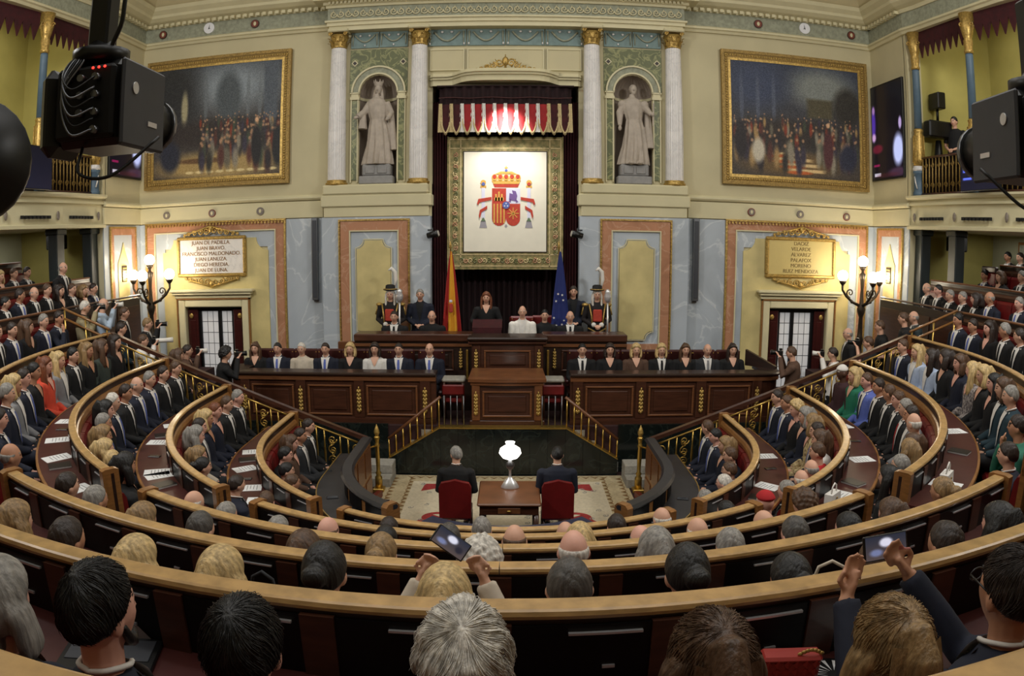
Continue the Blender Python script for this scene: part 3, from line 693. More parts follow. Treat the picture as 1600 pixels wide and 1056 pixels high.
for k in range(NS):
    xa, xb = -1.32 + 2.64 * k / NS, -1.32 + 2.64 * (k + 1) / NS
    lit = 2 <= k <= 9  # spotlight put into the colour: middle swags and tails take brighter cloth
    def sw(u, v, xa=xa, xb=xb):
        return (xa + (xb - xa) * u, -.03 - .05 * sin(pi * u) + .015 * sin(v * 18), .66 - (.3 + .3 * sin(pi * u)) * v)
    mb = MB(); mb.grid(sw, 10, 6); mb.build('swag', 'red_cloth_lit' if lit else 'velvet', root)
    mb = MB(); mb.tube([sw(j / 10, 1) for j in range(11)], .02, 6)
    for j in range(1, 10):
        p = sw(j / 10, 1); mb.tube([p, (p[0], p[1], p[2] - .05)], [.011, .005], 4)
    mb.build('swag_fringe', 'fringe', root)
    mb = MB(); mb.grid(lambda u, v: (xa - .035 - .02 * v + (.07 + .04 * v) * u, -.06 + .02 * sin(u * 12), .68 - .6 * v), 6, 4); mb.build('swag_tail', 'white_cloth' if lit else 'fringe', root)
mb = MB(); mb.grid(lambda u, v: (1.32 - .035 - .02 * v + (.07 + .04 * v) * u, -.06 + .02 * sin(u * 12), .68 - .6 * v), 6, 4); mb.build('swag_tail', 'fringe', root)
# tapestry with the national arms
root = thing('tapestry', 'pale tapestry with a coat of arms and patterned border', 'tapestry', (XC, YW - .02, .72))
mb = MB(); mb.box(-1.2, 1.2, 0, .03, -1.36, 1.4); mb.build('border', 'tap_border', root)
mb = MB(); mb.box(-.87, .87, -.012, .0, -1.01, 1.1); mb.build('inner_edge', 'mahogany_dark', root)
mb = MB(); mb.box(-.85, .85, -.02, -.01, -.99, 1.08); mb.build('field', 'tapestry', root)
mb = MB()
for z in (-1.3, -1.06, 1.15, 1.34): mb.box(-1.15, 1.15, -.008, 0, z, z + .02)
for x in (-1.16, -.93, .91, 1.14): mb.box(x, x + .02, -.008, 0, -1.3, 1.34)
mb.build('border_line', 'fringe', root)
rnd = random.Random(4)
for k in range(26):
    t = k / 26
    for q in (-1, 1):
        mb = MB(); zz = -1.0 + 2.1 * t; spiral(mb, (q * 1.03, -.008, zz), .055, 1.3, .012, 0, q if k % 2 else -q, start=rnd.random() * 6, n=9); mb.build('border_scroll', ('green_marble', 'orange_marble', 'fringe')[k % 3], root)
    if k < 20:
        mb = MB(); spiral(mb, (-.9 + 1.8 * k / 19, -.008, -1.18), .06, 1.3, .013, 0, 1 if k % 2 else -1, start=rnd.random() * 6, n=9); mb.build('border_scroll', ('green_marble', 'orange_marble', 'fringe')[k % 3], root)
arms_red = mat('arms_red', (178, 62, 46), .9, var=.1, scale=20); arms_gold = mat('arms_gold', (206, 158, 76), .9, var=.1, scale=20); arms_white = mat('arms_white', (206, 206, 222), .9)
arms_violet = mat('arms_violet', (110, 84, 140), .9); arms_blue = mat('arms_blue', (84, 100, 160), .9); arms_grey = mat('arms_grey', (150, 146, 152), .9); arms_green = mat('arms_green', (96, 116, 90), .9)
def flat(P, m, y=-.024, t=.006, name='emblem_piece'):
    mb = MB(); mb.prism([(x, y, z) for x, z in P], (0, t, 0)); return mb.build(name, [m], root)
def disc(x, z, r, m, y=-.03, rz=None): flat([(x + r * cos(a * pi / 8), z + (rz or r) * sin(a * pi / 8)) for a in range(16)], m, y)
sx = .02; w2 = .29
flat([(sx - w2, .32), (sx, .32), (sx, 0), (sx - w2, 0)], arms_red); flat([(sx, .32), (sx + w2, .32), (sx + w2, 0), (sx, 0)], arms_white)
arc = [(sx - w2 + .145 + .145 * cos(radians(a)), -.3 + .16 * sin(radians(a))) for a in range(180, 361, 20)]
flat([(sx - w2, 0)] + arc + [(sx, 0)], arms_red)
for k in range(4): flat([(sx - w2 + .03 + k * .068, 0), (sx - w2 + .06 + k * .068, 0), (sx - w2 + .06 + k * .068, -.4), (sx - w2 + .03 + k * .068, -.4)], arms_gold, -.028)
arc = [(sx + .145 + .145 * cos(radians(a)), -.3 + .16 * sin(radians(a))) for a in range(180, 361, 20)]
flat([(sx, 0)] + arc + [(sx + w2, 0)], arms_red)
for a in range(0, 180, 45):
    c, s_ = cos(radians(a)), sin(radians(a)); cx, cz = sx + .145, -.2
    flat([(cx - .12 * c - .008 * s_, cz - .12 * s_ + .008 * c), (cx + .12 * c - .008 * s_, cz + .12 * s_ + .008 * c), (cx + .12 * c + .008 * s_, cz + .12 * s_ - .008 * c), (cx - .12 * c + .008 * s_, cz - .12 * s_ - .008 * c)], arms_gold, -.028)
for k in range(3): flat([(sx - .225 + k * .06, .06), (sx - .19 + k * .06, .06), (sx - .19 + k * .06, .2 + .05 * (k == 1)), (sx - .225 + k * .06, .2 + .05 * (k == 1))], arms_gold, -.028)
flat([(sx - .24, .06), (sx - .05, .06), (sx - .05, .13), (sx - .24, .13)], arms_gold, -.028)
flat([(sx + .06, .08), (sx + .2, .05), (sx + .23, .16), (sx + .2, .26), (sx + .12, .28), (sx + .14, .2), (sx + .07, .22)], arms_violet, -.028)
flat([(sx + .04, .04), (sx + .1, .03), (sx + .1, .1)], arms_violet, -.028); flat([(sx + .2, .02), (sx + .25, .04), (sx + .2, .1)], arms_violet, -.028)
disc(sx, -.03, .085, arms_red, -.032); disc(sx, -.03, .075, arms_blue, -.036)
for a in (90, 210, 330): disc(sx + .035 * cos(radians(a)), -.03 + .035 * sin(radians(a)), .015, arms_white, -.04)
flat([(sx - .03, -.46), (sx, -.42), (sx + .03, -.46), (sx, -.5)], arms_grey)
flat([(sx - .24, .34), (sx + .24, .34), (sx + .27, .41), (sx - .27, .41)], arms_red); flat([(sx - .26, .41), (sx + .26, .41), (sx + .3, .48), (sx - .3, .48)], arms_gold, -.027)
for k in range(5): disc(sx - .24 + k * .12, .54, .06, arms_gold, -.027, .075); disc(sx - .24 + k * .12, .56, .04, arms_red, -.03, .045)
flat([(sx - .26, .6), (sx - .12, .67), (sx + .12, .67), (sx + .26, .6), (sx + .1, .62), (sx - .1, .62)], arms_gold, -.028)
disc(sx, .69, .03, arms_blue, -.03); flat([(sx - .01, .7), (sx + .01, .7), (sx + .01, .79), (sx - .01, .79)], arms_gold); flat([(sx - .035, .74), (sx + .035, .74), (sx + .035, .76), (sx - .035, .76)], arms_gold, -.028)
for q in (-1, 1):
    px = sx + q * .47
    flat([(px - .035, -.3), (px + .035, -.3), (px + .035, .33), (px - .035, .33)], arms_white); flat([(px - .08, -.5), (px + .08, -.5), (px + .06, -.42), (px + .05, -.36), (px - .05, -.36), (px - .06, -.42)], arms_grey)
    flat([(px - .05, -.36), (px + .05, -.36), (px, -.28)], arms_green, -.03); flat([(px - .06, .33), (px + .06, .33), (px + .06, .38), (px - .06, .38)], arms_gold); disc(px, .44, .055, arms_gold, -.03); disc(px, .41, .035, arms_red if q > 0 else arms_blue, -.034)
    flat([(px + q * .1, .1), (px + q * .1, .02), (px - q * .17, .08), (px - q * .17, .14)], arms_red, -.031); flat([(px + q * .1, .1), (px + q * .13, .0), (px + q * .1, -.03), (px + q * .08, .02)], arms_red, -.033)
    flat([(px - q * .08, -.04), (px - q * .08, -.11), (px + q * .07, -.2), (px + q * .07, -.13)], arms_red, -.031); flat([(px + q * .07, -.13), (px + q * .09, -.25), (px + q * .07, -.31), (px + q * .04, -.2)], arms_red, -.033)
# flags
def flag(loc, label, bands, kind):
    root = thing('flag', label, 'flag', loc, 0, 'flags beside the tapestry')
    mb = MB(); mb.lathe([(.14, 0), (.14, .03), (.05, .08), (.02, .1), (.016, 2.5), (.03, 2.52), (.02, 2.6), (.0, 2.66)], 12); mb.build('pole', 'gold', root)
    for k, (a, b, mt) in enumerate(bands):
        def fn(u, v, a=a, b=b):
            t = a + (b - a) * u; spread = .03 + .42 * v ** .8
            return ((t - .45) * spread + .02, -.06 - .045 * v * sin(t * 21) - .02, 2.45 - 1.75 * v - .25 * t * v)
        mb = MB(); mb.grid(fn, 10, 16); mb.build('flag_band', [mt], root)
    if kind == 'arms':
        mb = MB(); mb.bev(-.02, .06, -.19, -.16, 1.25, 1.43, .02); mb.build('flag_emblem', [arms_red], root)
        mb = MB(); mb.bev(-.01, .05, -.2, -.17, 1.45, 1.5, .01); mb.build('flag_emblem', [arms_white], root)
    else:
        for x, z in ((-.02, 1.62), (.06, 1.6), (-.06, 1.48), (-.1, 1.15), (.1, 1.1), (-.05, 1.0), (.06, 1.02), (.08, 1.5)):
            mb = MB(); mb.prism([(x + (.026 if j % 2 == 0 else .011) * sin(j * pi / 5), -.165, z + (.026 if j % 2 == 0 else .011) * cos(j * pi / 5)) for j in range(10)], (0, .01, 0)); mb.build('star', 'white_cloth', root)
    return root
fy = mat('flag_yellow', (222, 160, 40), .8, var=.08, scale=5); fr = mat('flag_red', (158, 30, 28), .8, var=.08, scale=5); fb = mat('flag_blue', (30, 42, 104), .8, var=.1, scale=5)
flag((-1.22, 14.25, -2.7), 'red and yellow striped national flag left of the tapestry', ((0, .27, fr), (.27, .76, fy), (.76, 1, fr)), 'arms')
flag((.92, 14.25, -2.7), 'dark blue flag with white stars right of the tapestry', ((0, 1, fb),), 'stars')
# framed history paintings
def crowd_painting(seed, left):
    W, H = 190, 160; r = random.Random(seed)
    im = blank(W, H, (54, 58, 64) if left else (44, 50, 66), (60, 52, 44))
    if left:
        blob(im, .62, .2, .5, .3, (120, 128, 134), .7); blob(im, .15, .25, .3, .5, (34, 34, 34), .6); blob(im, .6, .3, .12, .28, (66, 72, 76), .4); blob(im, .92, .25, .06, .35, (70, 76, 84), .3, rect=True)
        for x in (.42, .75, .84): blob(im, x, .32, .02, .3, (96, 102, 106), .5, .7)
        blob(im, .25, .38, .035, .2, (150, 142, 110), .5); blob(im, .5, .9, .6, .16, (150, 126, 78), .5); blob(im, .4, .85, .25, .03, (92, 66, 38), .4)
        for k in range(9): blob(im, .3 + .08 * k, .95, .04, .015, (196, 178, 130), .4)
    else:
        blob(im, .7, .2, .35, .25, (112, 116, 112), .6); blob(im, .2, .2, .3, .3, (50, 58, 80), .6); blob(im, .68, .38, .12, .1, (70, 64, 44), .3, rect=True); blob(im, .9, .35, .14, .22, (40, 36, 30), .4)
        for x in (.08, .2, .32): blob(im, x, .35, .02, .3, (78, 84, 100), .5, .7)
        blob(im, .45, .88, .5, .14, (92, 72, 42), .5)
        for k in range(4): blob(im, .42 + .05 * k, .8 + .045 * k, .16, .016, (190, 164, 118), .3, rect=True); blob(im, .36 + .05 * k, .82 + .045 * k, .12, .02, (166, 84, 36), .4)
    blob(im, .5, .62, .7, .16, (42, 34, 30), .5)
    pal = [(150, 60, 34), (186, 150, 96), (70, 80, 60), (44, 36, 40), (118, 110, 92), (60, 52, 70), (160, 150, 130), (96, 50, 40), (50, 46, 40)]
    for k in range(110):
        y = .48 + .26 * (k / 110) ** 1.4 + r.uniform(-.03, .03); x = r.uniform(.02, .98) if not left else r.uniform(.3, .99) ** .8
        sc = .7 + 1.2 * k / 110
        blob(im, x, y + .07 * sc, .017 * sc, .07 * sc, [c * .78 for c in r.choice(pal)], .6); blob(im, x, y - .012, .008 * sc, .012 * sc, (150, 116, 88), .6)
    blob(im, .82 if left else .74, .74, .045, .2, (22, 20, 22) if left else (70, 34, 36), .3); blob(im, .82 if left else .74, .52, .018, .028, (190, 150, 116), .4)
    if left: blob(im, .14, .8, .1, .17, (30, 32, 44), .4); blob(im, .98, .75, .05, .2, (24, 24, 26), .3)
    else: blob(im, .2, .78, .06, .13, (176, 168, 150), .4); blob(im, .07, .7, .06, .2, (32, 26, 28), .4); blob(im, .9, .8, .08, .16, (34, 36, 52), .4)
    n = np.random.RandomState(seed).rand(H, W, 1) * 26 - 13
    return np.clip((im + n) * 1.12, 0, 255)
for s in (-1, 1):
    sd = 'left' if s < 0 else 'right'
    root = thing('painting', 'large gilt framed painting of a crowd, on the %s of the front wall' % sd, 'painting', (X(6.355, s), YW - .02, 2.72), 0, 'gilt framed paintings')
    W2, H2, t = 1.765, 1.475, .22
    for nm, d, o0, o1, mt in (('frame_outer', .1, 0, .07, 'gold_frame'), ('frame_cove', .07, .07, .16, 'gold_frame'), ('frame_inner', .045, .16, t, 'gold')):
        for q in range(4):
            w0, w1, h0, h1 = W2 - o0, W2 - o1, H2 - o0, H2 - o1
            C = [(-w0, -h0), (w0, -h0), (w0, h0), (-w0, h0)]; D = [(-w1, -h1), (w1, -h1), (w1, h1), (-w1, h1)]
            a, b = q, (q + 1) % 4
            mb = MB(); mb.prism([(C[a][0], -d, C[a][1]), (C[b][0], -d, C[b][1]), (D[b][0], -d, D[b][1]), (D[a][0], -d, D[a][1])], (0, d, 0)); mb.build(nm, mt, root)
    mb = MB()
    for k in range(60):
        for z in (-H2 + .115, H2 - .115): mb.ell((-W2 + .1 + k * (2 * W2 - .2) / 59, -.075, z), (.024, .015, .03), 6, 4)
    for k in range(50):
        for x in (-W2 + .115, W2 - .115): mb.ell((x, -.075, -H2 + .1 + k * (2 * H2 - .2) / 49), (.03, .015, .024), 6, 4)
    bd = mb.build('frame_beading', 'gold', root); bd['kind'] = 'stuff'
    canvas('canvas', crowd_painting(5 if s < 0 else 9, s < 0), 2 * (W2 - t + .01), 2 * (H2 - t + .01), PRINT, root, Matrix.Translation((0, -.03, 0)))
# marble name tablets
for s, lines, inkm in ((-1, ['JUAN DE PADILLA.', 'JUAN BRAVO.', 'FRANCISCO MALDONADO.', 'JUAN LANUZA.', 'DIEGO HEREDIA.', 'JUAN DE LUNA.'], 'gold'), (1, ['DAOIZ', 'VELARDE', 'ALVAREZ', 'PALAFOX', 'MORENO', 'RUIZ MENDOZA'], 'gold_frame')):
    sd = 'left' if s < 0 else 'right'
    root = thing('name_tablet', 'white tablet with gilt names and scroll crest over the left door' if s < 0 else 'gold coloured tablet with names and scroll crest over the right door', 'tablet', (X(6.42, s), YW - .06, -.285), 0, 'name tablets')
    mb = MB(); mb.box(-.78, .78, -.05, 0, -.39, .39); mb.build('slab', 'white_marble' if s < 0 else mat('gilt_slab', (196, 176, 112), .5, var=.05, scale=3), root)
    for x0, x1, z0, z1 in ((-.84, .84, .37, .44), (-.84, .84, -.44, -.37), (-.84, -.77, -.37, .37), (.77, .84, -.37, .37)):
        mb = MB(); mb.bev(x0, x1, -.09, 0, z0, z1, .02); mb.build('frame_bar', 'gold', root)
    for up, zc in ((1, .46), (-1, -.46)):
        mb = MB()
        for q in (-1, 1):
            for k, (u, dz, r) in enumerate(((.1, .1, .08), (.25, .08, .07), (.4, .06, .06), (.54, .04, .045), (.64, .02, .03))):
                spiral(mb, (q * u, -.06, zc + up * dz), r, 1.4, .018, 0, q * up, start=k * 1.3)
            mb.tube([(q * .0, -.06, zc + up * .2), (q * .3, -.06, zc + up * .12), (q * .66, -.06, zc + up * .02)], [.025, .02, .012], 6)
        mb.ell((0, -.06, zc + up * .14), (.05, .04, .08)); mb.build('scroll_crest', 'gold', root)
    for k, t in enumerate(lines): text(t, .115, mat('tablet_letter', (134, 96, 40), .5, .3) if s < 0 else mat('tablet_letter_dark', (128, 106, 58), .6), root, (0, -.053, .3 - k * .12), (pi / 2, 0, 0))
# doors
for i, s in enumerate((-1, 1)):
    sd = 'left' if s < 0 else 'right'
    root = struct(bpy.data.objects.new('door_%d' % (i + 1), None)); COL.objects.link(root); root.location = (X(6.425, s), YW, -3.45); root['label'] = 'glazed double door with white curtains in the %s wall bay' % sd
    H = 2.05
    mb = MB()
    for x0, x1, z0, z1 in ((-.87, -.7, 0, H + .17), (.7, .87, 0, H + .17), (-.7, .7, H, H + .17)): mb.bev(x0, x1, -.1, .0, z0, z1, .02)
    mb.build('door_casing', 'cream', root)
    mb = MB()
    for x0, x1, z0, z1 in ((-.9, -.87, 0, H + .2), (.87, .9, 0, H + .2), (-.9, .9, H + .17, H + .2)): mb.box(x0, x1, -.12, 0, z0, z1)
    mb.build('casing_edge', 'oak_dark', root)
    mb = MB(); mb.bev(-.93, .93, -.13, 0, H + .2, H + .28, .01); mb.bev(-.97, .97, -.2, 0, H + .28, H + .33, .01); mb.bev(-1.02, 1.02, -.24, 0, H + .33, H + .4, .02); mb.build('lintel', 'cream', root)
    for q in (-1, 1):
        mb = MB(); x0, x1 = rng(q * .7, q * .44); mb.bev(x0, x1, .04, .1, 0, H - .06, .01); lf = mb.build('door_leaf', 'door_red', root)
        mb = MB(); x0, x1 = rng(q * .64, q * .5); mb.bev(x0, x1, .025, .05, .15, .95, .01); mb.bev(x0, x1, .025, .05, 1.05, 1.75, .01); mb.build('leaf_panel', 'door_red', lf)
        mb = MB(); mb.ell((q * .6, .03, H - .2), (.05, .02, .06)); mb.build('gilt_boss', 'gold', lf)
    mb = MB(); mb.box(-.7, .7, .1, .16, H - .1, H); mb.box(-.46, -.38, .1, .16, 0, H - .1); mb.box(.38, .46, .1, .16, 0, H - .1); mb.box(.0 + s * -.08 - .04, .0 + s * -.08 + .04, .1, .16, 0, H - .1); mb.build('door_frame', 'black', root)
    cpos = -s * .08
    for a, b in ((-.38, cpos - .04), (cpos + .04, .38)):
        nc = 3 if b - a > .3 else 2
        for c in range(nc):
            for r in range(8):
                x0 = a + (b - a) * c / nc; x1 = a + (b - a) * (c + 1) / nc; z0 = r * (H - .1) / 8; z1 = (r + 1) * (H - .1) / 8
                mb = MB(); mb.box(x0 + .008, x1 - .008, .135, .145, z0 + .008, z1 - .008); mb.build('pane', 'curtain_white', root)
        mb = MB(); mb.box(a, b, .15, .16, 0, H - .1); mb.build('glazing_bars', 'steel', root)
# line array loudspeakers and little spotlights
for s in (-1, 1):
    sd = 'left' if s < 0 else 'right'
    root = thing('column_loudspeaker', 'slim grey column loudspeaker on the marble %s of the rostrum' % sd, 'loudspeaker', (X(4.0, s), YW - .06, -.4), 0, 'column loudspeakers')
    mb = MB(); mb.bev(-.065, .065, -.12, 0, -.86, .88, .01); mb.build('cabinet', 'steel', root)
    mb = MB(); mb.bev(-.045, .045, -.13, -.12, -.8, .82, .004); mb.build('grille', 'grey_plastic', root)
    mb = MB(); mb.box(-.05, .05, -.03, .0, -.9, -.86); mb.build('bracket', 'steel', root)
    root = thing('spotlight', 'small black spotlight clamped beside the %s curtain' % sd, 'spotlight', (X(1.47, s), YW - .34, .08), 0, 'small spotlights')
    mb = MB(); mb.tube([(-.12 * s, -.06, .03), (.1 * s, -.02, -.02)], [.075, .06], 12); mb.build('housing', 'black', root)
    mb = MB(); mb.tube([(0, 0, -.1), (0, 0, .14)], .015, 6); mb.tube([(0, .0, .1), (.1 * s, .06, .1)], .012, 6); mb.build('yoke', 'black', root)
    mb = MB(); mb.tube([(-.125 * s, -.06, .03), (-.13 * s, -.061, .031)], .06, 12); mb.build('lens', 'chrome', root)
# medallions on the lower frieze and the upper frieze
def medal(name, loc, r, rim, face, label, cat, group, n, hand=False):
    root = thing(name, label, cat, loc, 0 if n == 'y' else (pi / 2 if n == '+x' else -pi / 2), group)
    mb = MB(); mb.tube([(0, 0, 0), (0, -.03, 0)], r, 20, smooth=False); mb.build('rim', rim, root)
    mb = MB(); mb.tube([(0, -.03, 0), (0, -.036, 0)], r * .8, 20, smooth=False); mb.build('face', face, root)
    if hand:
        mb = MB(); mb.prism([(-.012, -.038, -.03), (.012, -.038, -.03), (.02 * hand, -.038, .08)], (0, -.004, 0)); mb.prism([(0, -.038, -.012), (0, -.038, .012), (.05 * hand, -.038, -.03)], (0, -.004, 0)); mb.build('hands', 'black', root)
    else:
        mb = MB(); mb.ell((0, -.036, 0), (r * .35, .01, r * .5)); mb.build('relief', 'cream', root)
ordn = ('first', 'second', 'third')
for s in (-1, 1):
    sd = 'left' if s < 0 else 'right'
    for k, u in enumerate((5.25, 6.4, 7.55)): medal('medallion', (X(u, s), YW - .05, .66), .085, 'red_plate' if (k + (s > 0)) % 2 else 'grey_plate', 'grey_plate', 'small round medallion above the %s door, %s from the columns' % (sd, ordn[k]), 'medallion', 'frieze medallions', 'y')
    for k, u in enumerate((5.5, 7.8)): medal('medallion', (X(u, s), YW - .03, 4.86), .1, 'mahogany', 'red_plate', 'dark red roundel on the upper %s frieze, %s from the columns' % (sd, ordn[k]), 'medallion', 'upper frieze roundels', 'y')
    medal('wall_clock', (X(6.62, s), YW - .03, 4.88), .13, 'white_plate', 'white_plate', 'white round clock on the upper frieze above the %s painting' % sd, 'clock', 'frieze clocks', 'y', -s)
# wall screens
def screen_img(seed):
    im = blank(60, 84, (10, 9, 16), (14, 10, 20)); 
    blob(im, .05, .4, .1, .22, (70, 40, 150), .5); blob(im, .06, .55, .09, .06, (190, 150, 200), .5); blob(im, .06, .25, .06, .06, (150, 110, 170), .5)
    blob(im, .18, .68, .22, .06, (90, 18, 40), .4); blob(im, .86, .72, .2, .2, (180, 190, 240), .4); blob(im, .93, .45, .06, .08, (170, 150, 200), .4); blob(im, .85, .95, .4, .06, (60, 40, 60), .5)
    blob(im, .15, .86, .12, .015, (120, 20, 70), .3, rect=True); blob(im, .18, .96, .12, .016, (210, 210, 230), .2, rect=True); blob(im, .5, .97, .5, .03, (70, 24, 34), .5, .5); return im
for s, xw in ((-1, XL), (1, XR)):
    sd = 'left' if s < 0 else 'right'
    root = thing('wall_screen', 'tall flat screen hung on the plain %s side wall' % sd, 'screen', (xw - s * .06, 14.25, 2.58), 0, 'wall screens')
    mb = MB(); x0, x1 = rng(0, s * .06); mb.bev(x0, x1, -.72, .72, -1.08, 1.08, .01); mb.build('casing', 'black', root)
    canvas('picture', screen_img(1), 1.38, 2.08, SCREEN, root, Matrix.Translation((-s * .004, 0, 0)) @ Matrix.Rotation(pi / 2 if s < 0 else -pi / 2, 4, 'Z'))
# standing candelabra with globes
for s in (-1, 1):
    sd = 'left' if s < 0 else 'right'
    root = thing('candelabrum', 'bronze candelabrum with four lit globes beside the %s door' % sd, 'lamp', (X(7.62, s), 14.2, -2.6), 0, 'globe candelabra')
    mb = MB(); mb.lathe([(.2, 0), (.2, .06), (.12, .12), (.07, .3), (.06, .5), (.1, .6), (.06, .7), (.045, 1.1), (.08, 1.2), (.1, 1.28), (.05, 1.4), (.035, 1.7), (.05, 1.9), (.08, 2.02), (.03, 2.06), (.03, 2.16)], 14); mb.build('stem', 'ironwork', root)
    def globe(x, y, z):
        mb = MB(); mb.ell((x, y, z), (.115, .115, .115), 20, 14); g = mb.build('globe', 'globe', root)
        mb = MB(); mb.lathe([(.03, -.2), (.07, -.15), (.08, -.11), (.06, -.1)], 12, (x, y, z)); mb.build('globe_cup', 'ironwork', root)
    globe(0, 0, 2.3)
    for dx, dy in ((-.46, .05), (.46, .05), (.04, -.42)):
        globe(dx, dy, 1.98)
        mb = MB(); mb.tube([(dx * .08, dy * .08, 1.35), (dx * .45, dy * .45, 1.42), (dx * .8, dy * .8, 1.55), (dx * 1.0, dy * 1.0, 1.68), (dx, dy, 1.8)], [.035, .03, .03, .025, .03], 8)
        spiral(mb, (dx * .6, dy * .6, 1.62), .1, 1.4, .018, 0, 1 if dx > 0 else -1, plane='xz' if abs(dx) > abs(dy) else 'yz', start=-pi / 2)
        mb.ell((dx * .5, dy * .5, 1.43), (.04, .04, .04), 8, 6); mb.build('arm', 'ironwork', root)
# ================================================================ benches of the hemicycle
def base(root, p):
    root.location = p
    for ch in root.children: ch.location = Vector(ch.location) - Vector(p)
class Path:
    def __init__(s, pts):
        s.p = [Vector(q) for q in pts]; s.s = [0]
        for a, b in zip(s.p, s.p[1:]): s.s.append(s.s[-1] + (b - a).length)
        s.L = s.s[-1]
    def at(s, d):
        d = min(max(d, 0), s.L)
        for i in range(len(s.p) - 1):
            if d <= s.s[i + 1] + 1e-9: return s.p[i].lerp(s.p[i + 1], (d - s.s[i]) / max(1e-9, s.s[i + 1] - s.s[i]))
        return s.p[-1]
    def cut(s, a, b, n=2): return [tuple(s.at(a + (b - a) * i / n)) for i in range(n + 1)]
def bx(o0, o1, z0, z1): return [(o0, z0), (o1, z0), (o1, z1), (o0, z1)]
def bench(n, a0, a1, e0, e1, label, seats=True, solid=None, panels=True, ends=(0, 0)):
    T = TT(n); R = RR(n); Fi = FF(n + 1); Fo = FF(n)
    root = thing('bench_row', label, 'bench')
    if a0 is None: P = Path(e0)
    else: P = Path(upath(R, a0, a1, e0, e1, 2))
    P_all = [tuple(q) for q in P.p]
    # rail in lengths with fine butt joints
    k = max(1, int(P.L / 2.2))
    rail = [(-.04, T - .028), (-.032, T - .032), (.032, T - .032), (.04, T - .028), (.044, T - .016), (.039, T - .004), (.03, T), (-.03, T), (-.039, T - .004), (-.044, T - .016)]
    for i in range(k):
        mb = MB(); mb.sweep(P.cut(i * P.L / k + .0015, (i + 1) * P.L / k - .0015, max(2, int(P.L / k / .2))), rail); mb.build('top_rail', 'wood_mid' if (solid or not panels) else 'oak', root)
    full = P.cut(0, P.L, max(4, int(P.L / .2)))
    mb = MB(); mb.sweep(full, bx(-.03, .034, T - .06, T - .028)); mb.build('rail_moulding', 'mahogany_dark', root)
    mb = MB(); mb.sweep(full, [(-.06, T - .2), (-.03, T - .2), (-.03, T - .1), (-.05, T - .11), (-.068, T - .15)]); mb.build('inner_moulding', 'mahogany' if (solid or not panels) else 'oak_dark', root)
    mb = MB(); mb.sweep(full, bx(-.03, .037, Fi, T - .05)); mb.build('back_board', 'mahogany_dark', root)
    pitch = .47; m = max(1, int(round(P.L / pitch))); pw = P.L / m
    if panels:
        mb = MB(); mb.sweep(full, bx(.037, .4, T - .275, T - .24)); mb.build('desk_top', 'desk_leather', root)
        mb = MB(); mb.sweep(full, [(.4, T - .29), (.425, T - .28), (.43, T - .26), (.425, T - .24), (.4, T - .235)]); mb.build('desk_edge', 'oak_dark', root)
        mb = MB(); mb.sweep(full, bx(.037, .052, Fo, T - .275)); mb.build('desk_kick_board', 'mahogany_dark', root)
        for i in range(m):
            s0 = i * pw
            mb = MB(); mb.sweep(P.cut(s0 + .05, s0 + pw - .05), bx(.037, .045, T - .24, T - .045)); mb.build('panel', 'black_panel', root)
            mb = MB(); mb.sweep(P.cut(s0 + pw - .05, s0 + pw + .05 if i < m - 1 else s0 + pw), bx(.037, .054, T - .24, T - .04)); mb.build('stile', 'mahogany', root)
            mb = MB(); c = P.cut(s0 + pw * .42, s0 + pw - .075, 2)
            mb.sweep(c, bx(.045, .055, T - .072, T - .065)); mb.build('hinge_bar', 'chrome', root)
            if n < 2:
                mb = MB(); mb.sweep(P.cut(s0 + pw * .62, s0 + pw * .62 + .035, 1), bx(.045, .052, T - .185, T - .176)); mb.build('pull_tab', 'chrome', root)
    if seats:
        for i in range(m):
            s0 = i * pw
            mb = MB(); mb.sweep(P.cut(s0 + .015, s0 + pw - .015), [(-.05, Fi + .46), (-.13, Fi + .46), (-.15, Fi + .6), (-.12, T - .26), (-.1, T - .22), (-.05, T - .21)]); mb.build('backrest', 'seat_leather', root)
            mb = MB(); mb.sweep(P.cut(s0 + .015, s0 + pw - .015), [(-.12, Fi + .36), (-.5, Fi + .36), (-.53, Fi + .4), (-.5, Fi + .45), (-.12, Fi + .45)]); mb.build('seat', 'seat_leather', root)
        mb = MB(); mb.sweep(full, bx(-.45, -.1, Fi, Fi + .36)); mb.build('seat_base', 'mahogany_dark', root)
    for e, q in zip(ends, (0, 1)):
        if e:
            c = P.cut(0, .07, 1) if q == 0 else P.cut(P.L - .07, P.L, 1)
            mb = MB(); mb.sweep(c, [(-.075, Fi), (.075, Fi), (.075, T + .0), (.045, T + .01), (-.045, T + .01), (-.075, T)]); mb.build('end_post', 'oak_dark', root)
    if solid:
        P2 = Path(solid); f2 = P2.cut(0, P2.L, 6)
        mb = MB(); mb.sweep(f2, rail); mb.build('top_rail', 'mahogany', root)
        mb = MB(); mb.sweep(f2, bx(-.04, .04, -3.9, T - .06)); mb.build('parapet_board', 'mahogany_dark', root)
        kk = int(P2.L / .75)
        for i in range(kk):
            for so in (-1, 1):
                mb = MB(); mb.sweep(P2.cut(i * P2.L / kk + .06, (i + 1) * P2.L / kk - .06, 1), bx(min(so * .04, so * .055), max(so * .04, so * .055), T - .95, T - .2)); mb.build('parapet_panel', 'mahogany', root)
    mid = P.at(P.L / 2); base(root, (mid.x, mid.y, Fi))
    return root
ordw = {5: 'innermost', 4: 'second', 3: 'third', 2: 'fourth', 1: 'fifth', 0: 'sixth', -1: 'seventh', -2: 'eighth'}
AI, AO = 29.5, 36.0
